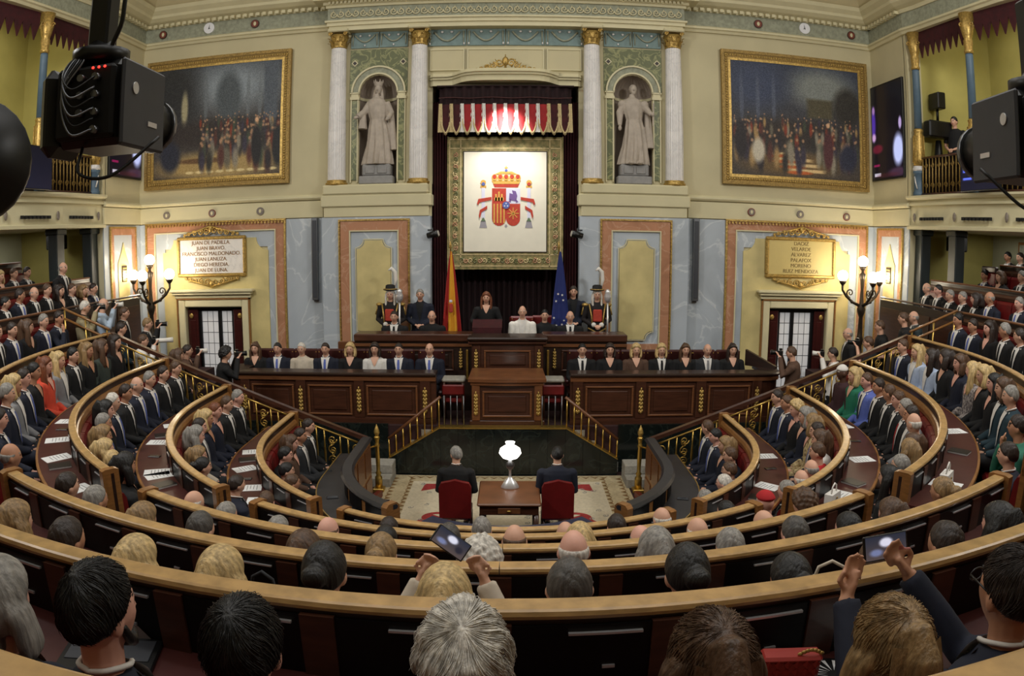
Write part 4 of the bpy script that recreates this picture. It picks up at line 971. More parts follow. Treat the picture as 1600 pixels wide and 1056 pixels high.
for n in (4, 3, 2, 1):
    w_ = {4: 'first', 3: 'second', 2: 'third', 1: 'fourth'}[n]
    bench(n, -90, -AO, 1.0, 0, 'curved oak railed bench of the left wing, %s from the open centre' % w_, ends=(1, 1))
    bench(n, AO, 90, 0, 1.0, 'curved oak railed bench of the right wing, %s from the open centre' % w_, ends=(1, 1))
for n, w_ in ((4, 'farthest'), (3, 'second farthest'), (2, 'third farthest'), (1, 'second nearest'), (0, 'nearest full'), (-1, 'very nearest, cut off')):
    bench(n, -AI, AI, 0, 0, 'arc of oak railed bench with black panels, %s one across the middle' % w_, ends=(1, 1), seats=n < 4)
for s in (-1, 1):
    sd = 'left' if s < 0 else 'right'
    R = RR(0); xs = CX + s * R
    arm = [(xs, CY + 3.95), (xs, CY + 1.0)] if s < 0 else [(xs, CY + 1.0), (xs, CY + 3.95)]
    a = (-90, -AO, 1.0, 0) if s < 0 else (AO, 90, 0, 1.0)
    bench(0, *a, 'dark wooden bench and tall parapet of the upper %s wing' % sd, solid=arm, ends=(0, 0))
    R = RR(-1); xs = CX + s * R
    P = [(xs, CY + 3.7), (xs, CY - 1.5)] if s < 0 else [(xs, CY - 1.5), (xs, CY + 3.7)]
    bench(-1, None, None, P, None, 'dark bench row under the %s gallery, behind the tall parapet' % sd, seats=True, panels=False)
    R = RR(-2); xs = CX + s * R
    P = [(xs, CY + 2.7), (xs, CY - 1.5)] if s < 0 else [(xs, CY - 1.5), (xs, CY + 2.7)]
    bench(-2, None, None, P, None, 'rearmost bench row under the %s gallery' % sd, seats=True, panels=False)
# innermost desks: dark leather tops, oak fronts
def inner_desk(s):
    sd = 'left' if s < 0 else 'right'; T = TT(5)
    root = thing('government_desk', 'curved dark leather topped desk with oak front, %s of the carpet' % sd, 'desk')
    P = Path(upath(RR(5), -90, -37, 1.1, 0, 2) if s < 0 else upath(RR(5), 37, 90, 0, 1.1, 2))
    full = P.cut(0, P.L, 24)
    mb = MB(); mb.sweep(full, [(-.06, T - .06), (.08, T - .06), (.1, T - .03), (.07, T), (-.05, T), (-.08, T - .03)]); mb.build('top_rail', 'dark_leather', root)
    mb = MB(); mb.sweep(full, bx(-.04, .05, -4.0, T - .06)); mb.build('front_board', 'oak_dark', root)
    mb = MB(); mb.sweep(full, bx(.05, .42, T - .31, T - .27)); mb.build('desk_top', 'dark_leather', root)
    mb = MB(); mb.sweep(full, bx(.42, .435, T - .315, T - .265)); mb.build('desk_edge', 'brass', root)
    k = 6
    for i in range(k):
        c = P.cut(i * P.L / k + .05, (i + 1) * P.L / k - .05, 3)
        mb = MB(); mb.sweep(c, bx(-.055, -.04, -3.85, -3.5)); mb.build('panel', 'wood_mid', root)
        mb = MB(); mb.sweep(c, bx(-.055, -.04, -3.42, T - .12)); mb.build('panel', 'wood_mid', root)
        mb = MB(); mb.sweep(P.cut(i * P.L / k + .05, (i + 1) * P.L / k - .05, 3), bx(.05, .06, T - .26, T - .08)); mb.build('drawer_front', 'black_panel', root)
    c = P.cut(P.L - .09, P.L, 1) if s < 0 else P.cut(0, .09, 1)
    mb = MB(); mb.sweep(c, [(-.1, -4), (.1, -4), (.1, T - .02), (.06, T + .02), (-.06, T + .02), (-.1, T - .02)]); mb.build('end_post', 'oak_dark', root)
    mid = P.at(P.L / 2); base(root, (mid.x, mid.y, -4))
inner_desk(-1); inner_desk(1)
root = thing('blue_bench', 'low curved blue leather bench in front of the table', 'bench')
P = Path(upath(1.62, -35, 35, 0, 0, 5)); full = P.cut(0, P.L, 14)
mb = MB(); mb.sweep(full, [(-.1, -3.28), (.1, -3.28), (.13, -3.24), (.1, -3.2), (-.1, -3.2), (-.13, -3.24)]); mb.build('top_roll', 'blue_leather', root)
mb = MB(); mb.sweep(full, bx(-.05, .05, -4, -3.28)); mb.build('back_board', 'mahogany', root)
for i in range(4):
    mb = MB(); mb.sweep(P.cut(i * P.L / 4 + .01, (i + 1) * P.L / 4 - .01, 3), bx(.06, .5, -3.66, -3.56)); mb.build('seat', 'blue_leather', root)
mb = MB(); mb.sweep(full, bx(.06, .45, -4, -3.66)); mb.build('seat_base', 'mahogany_dark', root)
base(root, (CX, CY - 1.62, -4))
# stair railings between the wings and the platform
def railz(x): return -(.9576 + .39 * ((7.42 - abs(x - CX)) / 1.055))
for s in (-1, 1):
    sd = 'left' if s < 0 else 'right'; yr = CY + 1.13
    for n in range(1, 5):
        ra, rb = RR(n), RR(n + 1)
        xa, xb = CX + s * ra, CX + s * rb; za, zb = railz(xa), railz(xb)
        root = thing('stair_railing', 'brass stair railing with scrolls and dark handrail, %s wing, %s flight from the top' % (sd, ('first', 'second', 'third', 'lowest')[n - 1]), 'railing', (xa, yr, FF(n)), 0, 'brass stair railings')
        L = Vector((xa, yr, FF(n)))
        def pt(t, d): return Vector((xa + (xb - xa) * t, yr, za + (zb - za) * t - d)) - L
        mb = MB(); v = [pt(0, 0), pt(1, 0)]
        mb.prism([v[0] + Vector((0, -.045, -.06)), v[1] + Vector((0, -.045, -.06)), v[1] + Vector((0, -.045, 0)), v[0] + Vector((0, -.045, 0))], (0, .09, 0)); mb.build('handrail', 'mahogany', root)
        mb = MB(); mb.tube([pt(0, .14), pt(1, .14)], .016, 6); mb.build('upper_bar', 'brass', root)
        mb = MB(); mb.tube([pt(0, .85), pt(1, .85)], .016, 6); mb.build('lower_bar', 'brass', root)
        for k in range(9):
            t = (k + .5) / 9
            if k in (1, 4, 7): continue
            mb = MB(); a, b = pt(t, .14), pt(t, .85); mb.tube([a, a.lerp(b, .3), a.lerp(b, .5), a.lerp(b, .7), b], [.011, .011, .02, .011, .011], 6); mb.build('baluster', 'brass', root)
        for k in (1, 4, 7):
            t = (k + .5) / 9
            for j in range(4):
                c = pt(t, .25 + .16 * j); mb = MB(); spiral(mb, c, .07, 1.5, .011, 0, 1 if (j + k) % 2 else -1, start=j * 1.7); spiral(mb, c + Vector((.0, 0, -.05)), .05, 1.2, .009, 0, -1 if j % 2 else 1, start=2 + j); mb.build('scroll', 'brass', root)
    # upper short rail near the parapet
    root = thing('stair_railing', 'short plain brass hand rail at the top of the %s stairs' % sd, 'railing', (CX + s * 6.4, yr, FF(1)), 0, 'short hand rails')
    for dz in (.98 + .28, .98 + .12):
        mb = MB(); mb.tube([(0, 0, dz - .24), (s * .95, 0, dz + .12)], .022, 6); mb.build('hand_bar', 'oak_dark', root)
    for t in (.05, .5, .95):
        mb = MB(); mb.tube([(s * .95 * t, 0, .39 * t), (s * .95 * t, 0, 1.0 + .36 * t)], .015, 6); mb.build('rail_post', 'brass', root)
    # gilt newel post by the carpet
    root = thing('newel_post', 'tall gilt newel post at the %s corner of the carpet' % sd, 'post', (XC + .1 + s * 2.08, 10.9, -4), 0, 'gilt newel posts')
    mb = MB(); mb.bev(-.09, .09, -.09, .09, 0, .06, .01); mb.build('foot', 'brass', root)
    mb = MB(); mb.lathe([(.06, .06), (.06, .24), (.035, .27), (.05, .31), (.03, .34), (.036, .55), (.03, .74), (.045, .78), (.03, .8), (.034, .86), (.05, .9), (.025, .93)], 12); mb.build('shaft', 'brass', root)
    mb = MB(); mb.lathe([(.025, .93), (.045, .97), (.045, 1.0), (.03, 1.05), (.01, 1.1), (0, 1.12)], 12); mb.build('finial', 'gold', root)
    mb = MB(); mb.tube([(0, 0, .76), (s * .12, -.2, .78), (s * .14, -.55, .95)], .014, 6); mb.build('rail_bracket', 'brass', root)
    root = thing('red_barrier', 'red upholstered low barrier slanting beside the %s edge of the carpet' % sd, 'barrier', (XC + .1 + s * 2.02, 9.9, -4), 0, 'red barriers')
    mb = MB(); mb.prism([(-.04, .75, .0), (-.04, .75, .1), (-.04, -.45, .34), (-.04, -.45, .2)], (.08, 0, 0)); mb.build('barrier_pad', 'seat_leather', root)
    mb = MB(); mb.bev(-.03, .03, -.42, -.36, 0, .22, .005); mb.build('leg', 'oak_dark', root)
    root = thing('stone_step', 'pale stone step block behind the %s newel post' % sd, 'step', (XC + .1 + s * 2.14, 11.35, -4), 0, 'stone step blocks')
    mb = MB(); mb.bev(-.22, .22, -.3, .3, 0, .16, .01); mb.build('tread', 'carpet_grey', root)
    mb = MB(); mb.bev(-.22, .22, -.05, .3, .16, .32, .01); mb.build('tread', 'carpet_grey', root)
# ================================================================ platform front, stairs, benches of the table
root = thing('marble_front', 'black marble slab front below the speaker tribune', 'marble wall', (XC, 11.75, -4))
n = 13
def topz(u):
    u = abs(u); return .83 if u < 1.07 else max(.28, .83 - (u - 1.07) * .62)
for i in range(n):
    u0, u1 = -1.96 + 3.92 * i / n, -1.96 + 3.92 * (i + 1) / n
    cuts = [u0 + .002] + [c for c in (-1.07, 1.07) if u0 < c < u1] + [u1 - .002]
    mb = MB(); mb.prism([(u0 + .002, 0, 0), (u1 - .002, 0, 0)] + [(c, 0, topz(c)) for c in cuts[::-1]], (0, .18, 0)); mb.build('marble_slab', 'black_marble', root)
for q in (-1, 1):
    mb = MB(); mb.prism([(q * 1.07, -.01, .83), (q * 1.96, -.01, .28), (q * 1.96, -.01, .3), (q * 1.07, -.01, .85)], (0, .2, 0)); mb.build('brass_edge', 'brass', root)
mb = MB(); mb.box(-1.07, 1.07, -.01, .19, .83, .85); mb.build('brass_edge', 'brass', root)
root = thing('platform_cladding', 'dark marble facing along the raised platform', 'marble wall', (XC, 11.93, -4))
for q in (-1, 1):
    for i in range(9):
        x0, x1 = rng(q * (1.98 + i * .36), q * (1.98 + (i + 1) * .36 - .004)); mb = MB(); mb.box(x0, x1, 0, .06, 0, .85); mb.build('marble_slab', 'black_marble', root)
for s in (-1, 1):
    sd = 'left' if s < 0 else 'right'
    root = thing('stairs', 'stair flight beside the tribune, %s side' % sd, 'stairs', (XC + s * 1.5, 11.95, -4), 0, 'tribune stairs')
    for i in range(4):
        mb = MB(); x0, x1 = rng(s * (.5 - i * .2), s * -.45); mb.box(x0, x1, -.02 + .0, .9, i * .19, (i + 1) * .19); mb.build('step', 'carpet_grey', root)
    root = thing('tribune_railing', 'sloping brass balustrade with wooden handrail, %s of the tribune' % sd, 'railing', (XC, 11.84, -4), 0, 'tribune balustrades')
    pts = [(.58, 1.28), (1.07, 1.28), (1.96, .72)]
    mb = MB(); mb.tube([(s * 1.05, 0, 1.36), (s * 1.96, 0, .62)], .026, 8); mb.build('handrail', 'wood_mid', root)
    for k in range(8):
        u = 1.08 + k * .125; mb = MB(); zt = 1.36 - (u - 1.05) * .813; zb = topz(u); mb.tube([(s * u, 0, zb), (s * u, 0, zb + .2 * (zt - zb)), (s * u, 0, (zt + zb) / 2), (s * u, 0, zt)], [.016, .01, .016, .01], 6); mb.build('baluster', 'brass', root)
    for k in range(4):
        u = .66 + k * .11; mb = MB(); mb.tube([(s * u, 0, .85), (s * u, 0, 1.1), (s * u, 0, 1.38)], [.014, .01, .012], 6); mb.build('baluster', 'steel', root)
    root = thing('stenographer_desk', 'small table with grey top and red seat, %s of the tribune' % sd, 'desk', (XC + s * .86, 12.35, -3.18), 0, 'small side tables')
    mb = MB(); mb.bev(-.2, .2, -.18, .18, .72, .78, .02); mb.build('table_top', 'carpet_grey', root)
    for a in (-.16, .16):
        for b in (-.14, .14): mb = MB(); mb.tube([(a, b, 0), (a, b, .72)], [.018, .025], 6); mb.build('leg', 'mahogany', root)
    mb = MB(); mb.bev(-.19, .19, -.12, .2, .34, .44, .03); mb.build('seat', 'seat_leather', root)
    mb = MB(); mb.bev(-.19, .19, -.2, -.14, .5, .68, .02); mb.build('backrest', 'seat_leather', root)
def husk(root, x, y, z0, z1, k=6):
    mb = MB()
    for i in range(k):
        z = z0 + (z1 - z0) * (i + .5) / k; r = .5 * (z1 - z0) / k
        mb.ell((x - r * .6, y, z + r * .3), (r * .75, .02, r), 7, 5); mb.ell((x + r * .6, y, z + r * .3), (r * .75, .02, r), 7, 5); mb.ell((x, y - .01, z - r * .2), (r * .6, .02, r * .9), 7, 5)
    mb.ell((x, y, z1 + .02), (.015, .015, .04), 6, 5)
    return mb.build('gilt_husk', 'gold', root)
def panel(root, x0, x1, y, z0, z1, m='mahogany', m2='wood_mid'):
    t = .035
    for a, b, c, d in ((x0, x1, z1 - t, z1), (x0, x1, z0, z0 + t), (x0, x0 + t, z0 + t, z1 - t), (x1 - t, x1, z0 + t, z1 - t)):
        mb = MB(); mb.bev(a, b, y - .03, y, c, d, .008); mb.build('panel_moulding', m2, root)
    mb = MB(); mb.bev(x0 + .1, x1 - .1, y - .02, y, z0 + .09, z1 - .09, .012); mb.build('raised_panel', m, root)
# long curved-end benches left and right
def long_bench(s):
    sd = 'left' if s < 0 else 'right'
    root = thing('long_desk', 'long panelled mahogany desk with gilt husks, %s of the tribune' % sd, 'desk', (XC + s * 3.0, 12.1, -3.18))
    x0, x1 = -1.95, 1.85
    if s > 0: x0, x1 = -1.85, 1.95
    def bodyx(q): return q
    e = .25
    outer = x0 if s < 0 else x1; inner = x1 if s < 0 else x0; d = -1 if s < 0 else 1
    P = [(inner, 0), (outer - d * e, 0)] + [(outer - d * e + d * e * sin(radians(a)), e - e * cos(radians(a))) for a in range(15, 91, 15)] + [(outer, .75)]
    pts = P if s > 0 else P
    def orient(p):
        a, b = Vector(p[0]), Vector(p[1]); t = (b - a).normalized(); return p if Vector((t.y, -t.x)).y < 0 else p[::-1]
    P = orient(P)
    mb = MB(); mb.sweep(P, bx(-.12, 0, .06, .84)); mb.build('body', 'mahogany', root)
    mb = MB(); mb.sweep(P, bx(-.14, .05, 0, .1)); mb.build('plinth', 'mahogany', root)
    mb = MB(); mb.sweep(P, [(-.3, .84), (.06, .84), (.08, .86), (.08, .88), (.05, .9), (-.3, .9)]); mb.build('desk_top', 'mahogany_dark', root)
    mb = MB(); mb.sweep(P, bx(-.0, .04, .76, .84)); mb.build('cornice', 'wood_mid', root)
    xs = [-1.6, -.62, .38, 1.38 + .0] if s < 0 else [-1.8, -.66, .42, 1.55]
    us = (-1.62, -.56, .5, 1.66) if s < 0 else (-1.72, -.62, .46, 1.5)
    for i, u in enumerate(us):
        mb = MB(); mb.bev(u - .09, u + .09, -.035, 0, .1, .76, .01); mb.build('pilaster', 'mahogany', root)
        husk(root, u, -.045, .2, .6)
    for a, b in zip(us, us[1:]): panel(root, a + .13, b - .13, 0, .14, .68)
    if s > 0:
        mb = MB(); mb.prism([(1.5, .75, .9), (1.95, .3, .9), (1.95, .3, .95), (1.5, .75, 1.2)], (.05, .05, 0)); mb.build('end_board', 'mahogany_dark', root)
    return root
long_bench(-1); long_bench(1)
# high-backed chairs behind the long desks
def armchair(x, y, z, rz, label, group, matl='maroon_leather', wood='mahogany_dark', scale=1):
    root = thing('armchair', label, 'chair', (x, y, z), rz, group)
    mb = MB(); mb.bev(-.25, .25, -.25, .22, .36, .47, .03); mb.build('seat', matl, root)
    mb = MB(); mb.bev(-.25, .25, -.29, -.22, .45, 1.16, .04); bk = mb.build('backrest', matl, root)
    for q in (-1, 1):
        mb = MB(); mb.bev(q * .27 - .03, q * .27 + .03, -.25, .15, .6, .66, .015); mb.build('armrest', matl, root)
        for yy in (-.24, .18): mb = MB(); mb.tube([(q * .23, yy, 0), (q * .23, yy, .37)], [.018, .026], 6); mb.build('leg', wood, root)
        for zz in (.62, .8, 1.0): pass
    for q in (-.2, .2):
        mb = MB(); mb.ell((q, -.22, 1.1), (.012, .012, .012), 6, 4); mb.build('stud', 'brass', bk)
    return root

ow = ('first', 'second', 'third', 'fourth', 'fifth', 'sixth', 'seventh', 'eighth', 'ninth', 'tenth', 'eleventh', 'twelfth', 'thirteenth', 'fourteenth', 'fifteenth', 'sixteenth', 'seventeenth', 'eighteenth')
# tribune (lower), presidency desk (upper) and its wings
root = thing('speaker_tribune', 'panelled mahogany speaker tribune below the presidency desk', 'tribune', (XC + .07, 11.98, -3.18))
mb = MB(); mb.bev(-.64, .64, -.02, .5, 0, .1, .01); mb.build('plinth', 'mahogany', root)
mb = MB(); mb.bev(-.6, .6, 0, .5, .1, .72, .01); mb.build('body', 'mahogany', root)
mb = MB(); mb.prism([(-.62, -.03, .72)] + [(-.62 + 1.24 * k / 8, -.03 - .05 * sin(pi * k / 8), .72) for k in range(1, 8)] + [(.62, -.03, .72), (.62, .5, .72), (-.62, .5, .72)], (0, 0, .06)); mb.build('cornice', 'wood_mid', root)
mb = MB(); mb.prism([(-.66, -.06, .78)] + [(-.66 + 1.32 * k / 8, -.06 - .05 * sin(pi * k / 8), .78) for k in range(1, 8)] + [(.66, -.06, .78), (.62, .55, .86), (-.62, .55, .86)], (0, 0, .05)); mb.build('sloping_top', 'wood_mid', root)
for q in (-1, 1):
    mb = MB(); mb.bev(q * .53 - .07, q * .53 + .07, -.03, 0, .1, .72, .01); mb.build('pilaster', 'wood_mid', root); husk(root, q * .53, -.04, .2, .56)
panel(root, -.42, .42, 0, .16, .62)
root = thing('presidency_desk', 'tall central panelled presidency desk of dark mahogany', 'desk', (XC + .07, 12.75, -3.18))
mb = MB(); mb.bev(-.64, .64, 0, .5, 0, 1.3, .01); mb.build('body', 'mahogany', root)
mb = MB(); mb.bev(-.7, .7, -.06, .55, 1.3, 1.37, .02); mb.build('cornice', 'mahogany', root)
mb = MB(); mb.bev(-.72, .72, -.1, .55, 1.37, 1.43, .02); mb.build('desk_top', 'mahogany_dark', root)
for q in (-1, 1):
    mb = MB(); mb.bev(q * .55 - .07, q * .55 + .07, -.03, 0, .75, 1.28, .01); mb.build('pilaster', 'mahogany', root); husk(root, q * .56, -.04, .82, 1.16)
panel(root, -.42, .42, 0, .84, 1.2)
for s, L in ((-1, 2.8), (1, 2.15)):
    sd = 'left' if s < 0 else 'right'
    root = thing('presidency_wing', 'side wing of the presidency desk, %s of centre' % sd, 'desk', (XC + .07 + s * .64, 13.1, -3.18))
    x0, x1 = rng(s * .0, s * (L - .64 + .05))
    mb = MB(); mb.box(x0, x1, 0, .35, 0, 1.3); mb.build('body', 'mahogany_dark', root)
    mb = MB(); mb.bev(x0, x1, -.06, .42, 1.3, 1.44, .02); mb.build('desk_top', 'mahogany', root)
    mb = MB(); mb.bev(x0, x1, -.03, 0, 1.2, 1.26, .01); mb.build('cornice', 'wood_mid', root)
    husk(root, s * .22, -.03, .8, 1.12); panel(root, *rng(s * .35, s * (L - .75)), 0, .75, 1.15, 'mahogany_dark', 'mahogany')
    mb = MB(); mb.bev(s * .1 - .02, s * .1 + .02, -.05, 0, .6, 1.15, .005); mb.build('pilaster', 'brass', root)
mb = MB(); mb.box(-3.1, 2.4, 13.2, 14.95, -3.2, -2.7); S(mb, 'floor_dais', 'carpet_red', 'upper dais behind the presidency desk')
mb = MB(); mb.bev(-3.35, -2.85, 13.5, 13.6, -3.2, -1.95, .01); o = mb.build('door_panel_low', 'wood_mid'); tag(o, 'low wooden gate at the left end of the presidency desk', 'gate')
o.name = 'low_gate'
# carpet
root = thing('carpet', 'cream patterned carpet with zigzag border and crimson figures', 'carpet', (XC + .08, 10.1, -4))
W2, H2 = 1.98, 1.6
mb = MB(); mb.box(-W2, W2, -H2, H2, 0, .012); mb.build('carpet_ground', 'carpet_border', root)
mb = MB(); mb.box(-W2 + .42, W2 - .42, -H2 + .35, H2 - .32, .012, .016); mb.build('carpet_field', 'carpet_cream', root)
for k in range(20):
    for q in (-1, 1):
        y = -H2 + .05 + k * .16
        if y > H2 - .14: continue
        for xx in (W2 - .06, W2 - .34):
            mb = MB(); mb.prism([(q * xx, y, .012), (q * (xx - .1), y + .08, .012), (q * xx, y + .15, .012), (q * (xx - .02), y + .08, .012)], (0, 0, .003)); mb.build('zigzag', 'carpet_brown', root)
for k in range(22):
    x = -1.7 + k * .155
    mb = MB(); mb.prism([(x, H2 - .05, .012), (x + .08, H2 - .16, .012), (x + .15, H2 - .05, .012), (x + .08, H2 - .1, .012)], (0, 0, .003)); mb.build('zigzag', 'carpet_brown', root)
for q in (-1, 1):
    mb = MB(); mb.prism([(q * 1.35, H2 - .45, .016), (q * .75, H2 - .45, .016), (q * 1.38, H2 - .8, .016)], (0, 0, .003)); mb.build('crimson_corner', 'carpet_crimson', root)
    A = [radians(a) for a in range(-60, 241, 20)]
    mb = MB(); mb.prism([(q * .98 + .26 * cos(a), -.32 + .22 * sin(a), .016) for a in A] + [(q * .98 + .18 * cos(a), -.32 + .14 * sin(a), .016) for a in A[::-1]], (0, 0, .003)); mb.build('crimson_ring', 'carpet_crimson', root)
    mb = MB(); mb.prism([(q * .6, -.55, .017), (q * 1.4, -.62, .017), (q * 1.1, -.2, .017)], (0, 0, .001)); mb.build('crimson_leaf', 'carpet_crimson', root)
rnd = random.Random(11)
for k in range(60):
    x, y = rnd.uniform(-1.5, 1.5), rnd.uniform(-1.2, 1.2)
    mb = MB(); spiral(mb, (0, 0, 0), .05, 1.2, .008, n=7); o = mb.build('carpet_flower', 'carpet_grey', root, (x, y, .016), (pi / 2, 0, rnd.uniform(0, 6)))
mb = MB(); mb.box(-.62, .75, -1.6, -.7, .017, .022); mb.build('blue_figure', 'carpet_blue', root)
# writing table with a milk glass oil lamp, red armchairs
root = thing('writing_table', 'polished wooden writing table on the cream carpet', 'table', (-.03, 8.88, -3.985))
mb = MB(); mb.bev(-.4, .4, -.45, .45, .7, .74, .015); mb.build('table_top', 'wood_mid', root)
mb = MB(); mb.bev(-.37, .37, -.42, .42, .58, .7, .005); mb.build('apron', 'mahogany', root)
mb = MB(); mb.bev(-.14, .14, -.435, -.42, .6, .68, .005); dr = mb.build('drawer', 'wood_mid', root)
mb = MB(); mb.ell((0, -.445, .64), (.03, .012, .012), 8, 6); mb.build('handle', 'brass', dr)
for a in (-.34, .34):
    for b in (-.38, .38):
        mb = MB(); mb.tube([(a, b, 0), (a, b, .3), (a, b, .58)], [.02, .03, .035], 8); mb.build('leg', 'mahogany', root)
root = thing('oil_lamp', 'silver oil lamp with glowing white globe on the writing table', 'lamp', (-.02, 9.05, -3.245))
mb = MB(); mb.lathe([(.15, 0), (.15, .02), (.1, .09), (.05, .13), (.02, .16), (.02, .24), (.04, .27)], 16, sx=.8, sy=.6); mb.build('foot', 'chrome', root)
mb = MB(); mb.lathe([(.04, .27), (.055, .3), (.06, .33), (.03, .37), (.02, .39)], 14); mb.build('reservoir', 'steel', root)
mb = MB(); mb.lathe([(.03, .39), (.1, .42), (.145, .48), (.13, .54), (.08, .575), (.05, .585), (.055, .61), (.065, .63)], 24); mb.build('shade', 'glass_lamp', root)
for x, w_ in ((-.73, 'left'), (.6, 'right')):
    root = thing('red_armchair', 'red leather armchair seen from behind, %s of the writing table' % w_, 'chair', (x, 9.05, -3.985), 0, 'red armchairs at the table')
    mb = MB(); mb.bev(-.2, .2, -.2, .25, .34, .46, .03); mb.build('seat', 'seat_leather', root)
    mb = MB(); P = [(-.21, .4), (-.21, .82), (-.18, .88), (-.08, .9), (0, .92), (.08, .9), (.18, .88), (.21, .82), (.21, .4)]
    mb.prism([(a, -.26, b) for a, b in P], (0, .07, 0)); mb.build('backrest', 'seat_leather', root)
    for a in (-.18, .18):
        mb = MB(); mb.bev(a - .025, a + .025, -.2, .2, .58, .64, .01); mb.build('armrest', 'mahogany', root)
        for b in (-.2, .2): mb = MB(); mb.tube([(a, b, 0), (a, b, .35)], [.018, .025], 6); mb.build('leg', 'mahogany', root)
# gallery colonnades
for s, xw in ((-1, XL), (1, XR)):
    sd = 'left' if s < 0 else 'right'
    for k, (y, d) in enumerate(((13.2, .12), (11.45, .3), (9.4, .75))):
        x = xw + s * d; wh = ('first', 'second', 'third')[k]
        root = thing('gallery_column', 'slender blue and gold gallery column, %s from the front on the %s' % (wh, sd), 'column', (x, y, 1.1), 0, 'gallery columns')
        mb = MB(); mb.lathe([(.13, 0), (.13, .08), (.11, .1), (.11, .45), (.13, .47), (.13, .52)], 14); mb.build('base_drum', 'blue_col', root)
        mb = MB(); mb.lathe([(.13, .52), (.14, .56), (.12, .6), (.12, .62)], 14); mb.tube([(-.1 * s, -.09, .15), (-.13 * s, -.07, .28), (-.11 * s, .0, .4)], .014, 6); mb.build('ring', 'white_marble', root)
        mb = MB(); mb.lathe([(.11, .62), (.135, .75), (.115, 1.2), (.09, 1.32), (.11, 1.36), (.08, 1.4)], 16)
        for j in range(8):
            a = 2 * pi * j / 8; mb.tube([(.13 * cos(a), .13 * sin(a), .7), (.115 * cos(a), .115 * sin(a), 1.25)], .012, 5)
        mb.build('gilt_shaft', 'gold', root)
        mb = MB(); mb.lathe([(.085, 1.4), (.08, 2.6), (.075, 2.65)], 14); mb.build('blue_shaft', 'blue_col', root)
        mb = MB(); mb.lathe([(.09, 2.65), (.1, 2.7), (.08, 2.74), (.1, 2.9), (.08, 2.95), (.1, 3.0), (.15, 3.2), (.12, 3.25), (.16, 3.45)], 14)
        for j in range(4): spiral(mb, (.15 * cos(j * pi / 2), .15 * sin(j * pi / 2), 3.2), .05, 1.2, .016)
        mb.build('capital', 'gold', root)
        if k < 2:
            root = thing('iron_column', 'dark square pier under the %s gallery, %s from the front' % (sd, wh), 'column', (x + s * .12, y + (.75 if k else .0), FF(-1)), 0, 'piers under the gallery')
            mb = MB(); mb.bev(-.12, .12, -.14, .14, 0, .42 - FF(-1), .02); mb.build('shaft', 'dark_green', root)
            mb = MB(); mb.bev(-.16, .16, -.18, .18, .3 - FF(-1), .42 - FF(-1), .02); mb.build('cap', 'dark_green', root)
    # balustrade bays
    for k, (y0, y1, d0, d1) in enumerate(((13.1, 11.6, .12, .28), (11.3, 9.6, .32, .7))):
        wh = ('front', 'next')[k]
        root = thing('balustrade', 'ornate gilt ironwork balustrade of the %s gallery, %s bay' % (sd, wh), 'railing', (xw + s * d0, y0, 1.1), 0, 'gallery balustrades')
        V = Vector((s * (d1 - d0), y1 - y0, 0)); N = 14
        for zz in (.04, .78):
            mb = MB(); mb.tube([(0, 0, zz), tuple(V + Vector((0, 0, zz)))], .025, 6); mb.build('bar', 'mahogany', root)
        mb = MB(); a = Vector((s * .06, 0, .05)); mb.add([a, a + V, a + V + Vector((0, 0, .72)), a + Vector((0, 0, .72))], [(0, 1, 2, 3)]); mb.prism([a, a + V, a + V + Vector((0, 0, .72)), a + Vector((0, 0, .72))], (s * .01, 0, 0)); mb.build('backing_cloth', 'velvet_dark', root)
        for j in range(N):
            p = V * ((j + .5) / N); mb = MB(); mb.tube([p + Vector((0, 0, .05)), p + Vector((0, 0, .4)), p + Vector((0, 0, .78))], [.012, .02, .012], 6)
            if j % 2: spiral(mb, (p.x, p.y, .2), .07, 1.3, .012, 0, 1, 'yz'); spiral(mb, (p.x, p.y, .62), .06, 1.3, .012, 0, -1, 'yz')
            mb.build('baluster', 'gold_frame', root)
        # pelmet of pointed red cloth between the capitals
        root = thing('pelmet', 'dark red pelmet with pointed tongues in the %s gallery, %s bay' % (sd, wh), 'drapery', (xw + s * (d0 + .05), y0, 4.0), 0, 'gallery pelmets')
        for j in range(8):
            p, q = V * (j / 8), V * ((j + 1) / 8); mb = MB(); mb.prism([p + Vector((0, 0, .55)), q + Vector((0, 0, .55)), q + Vector((0, 0, .3)), (p + q) / 2 + Vector((0, 0, -.02)), p + Vector((0, 0, .3))], (s * .03, 0, 0)); mb.build('tongue', 'velvet', root)
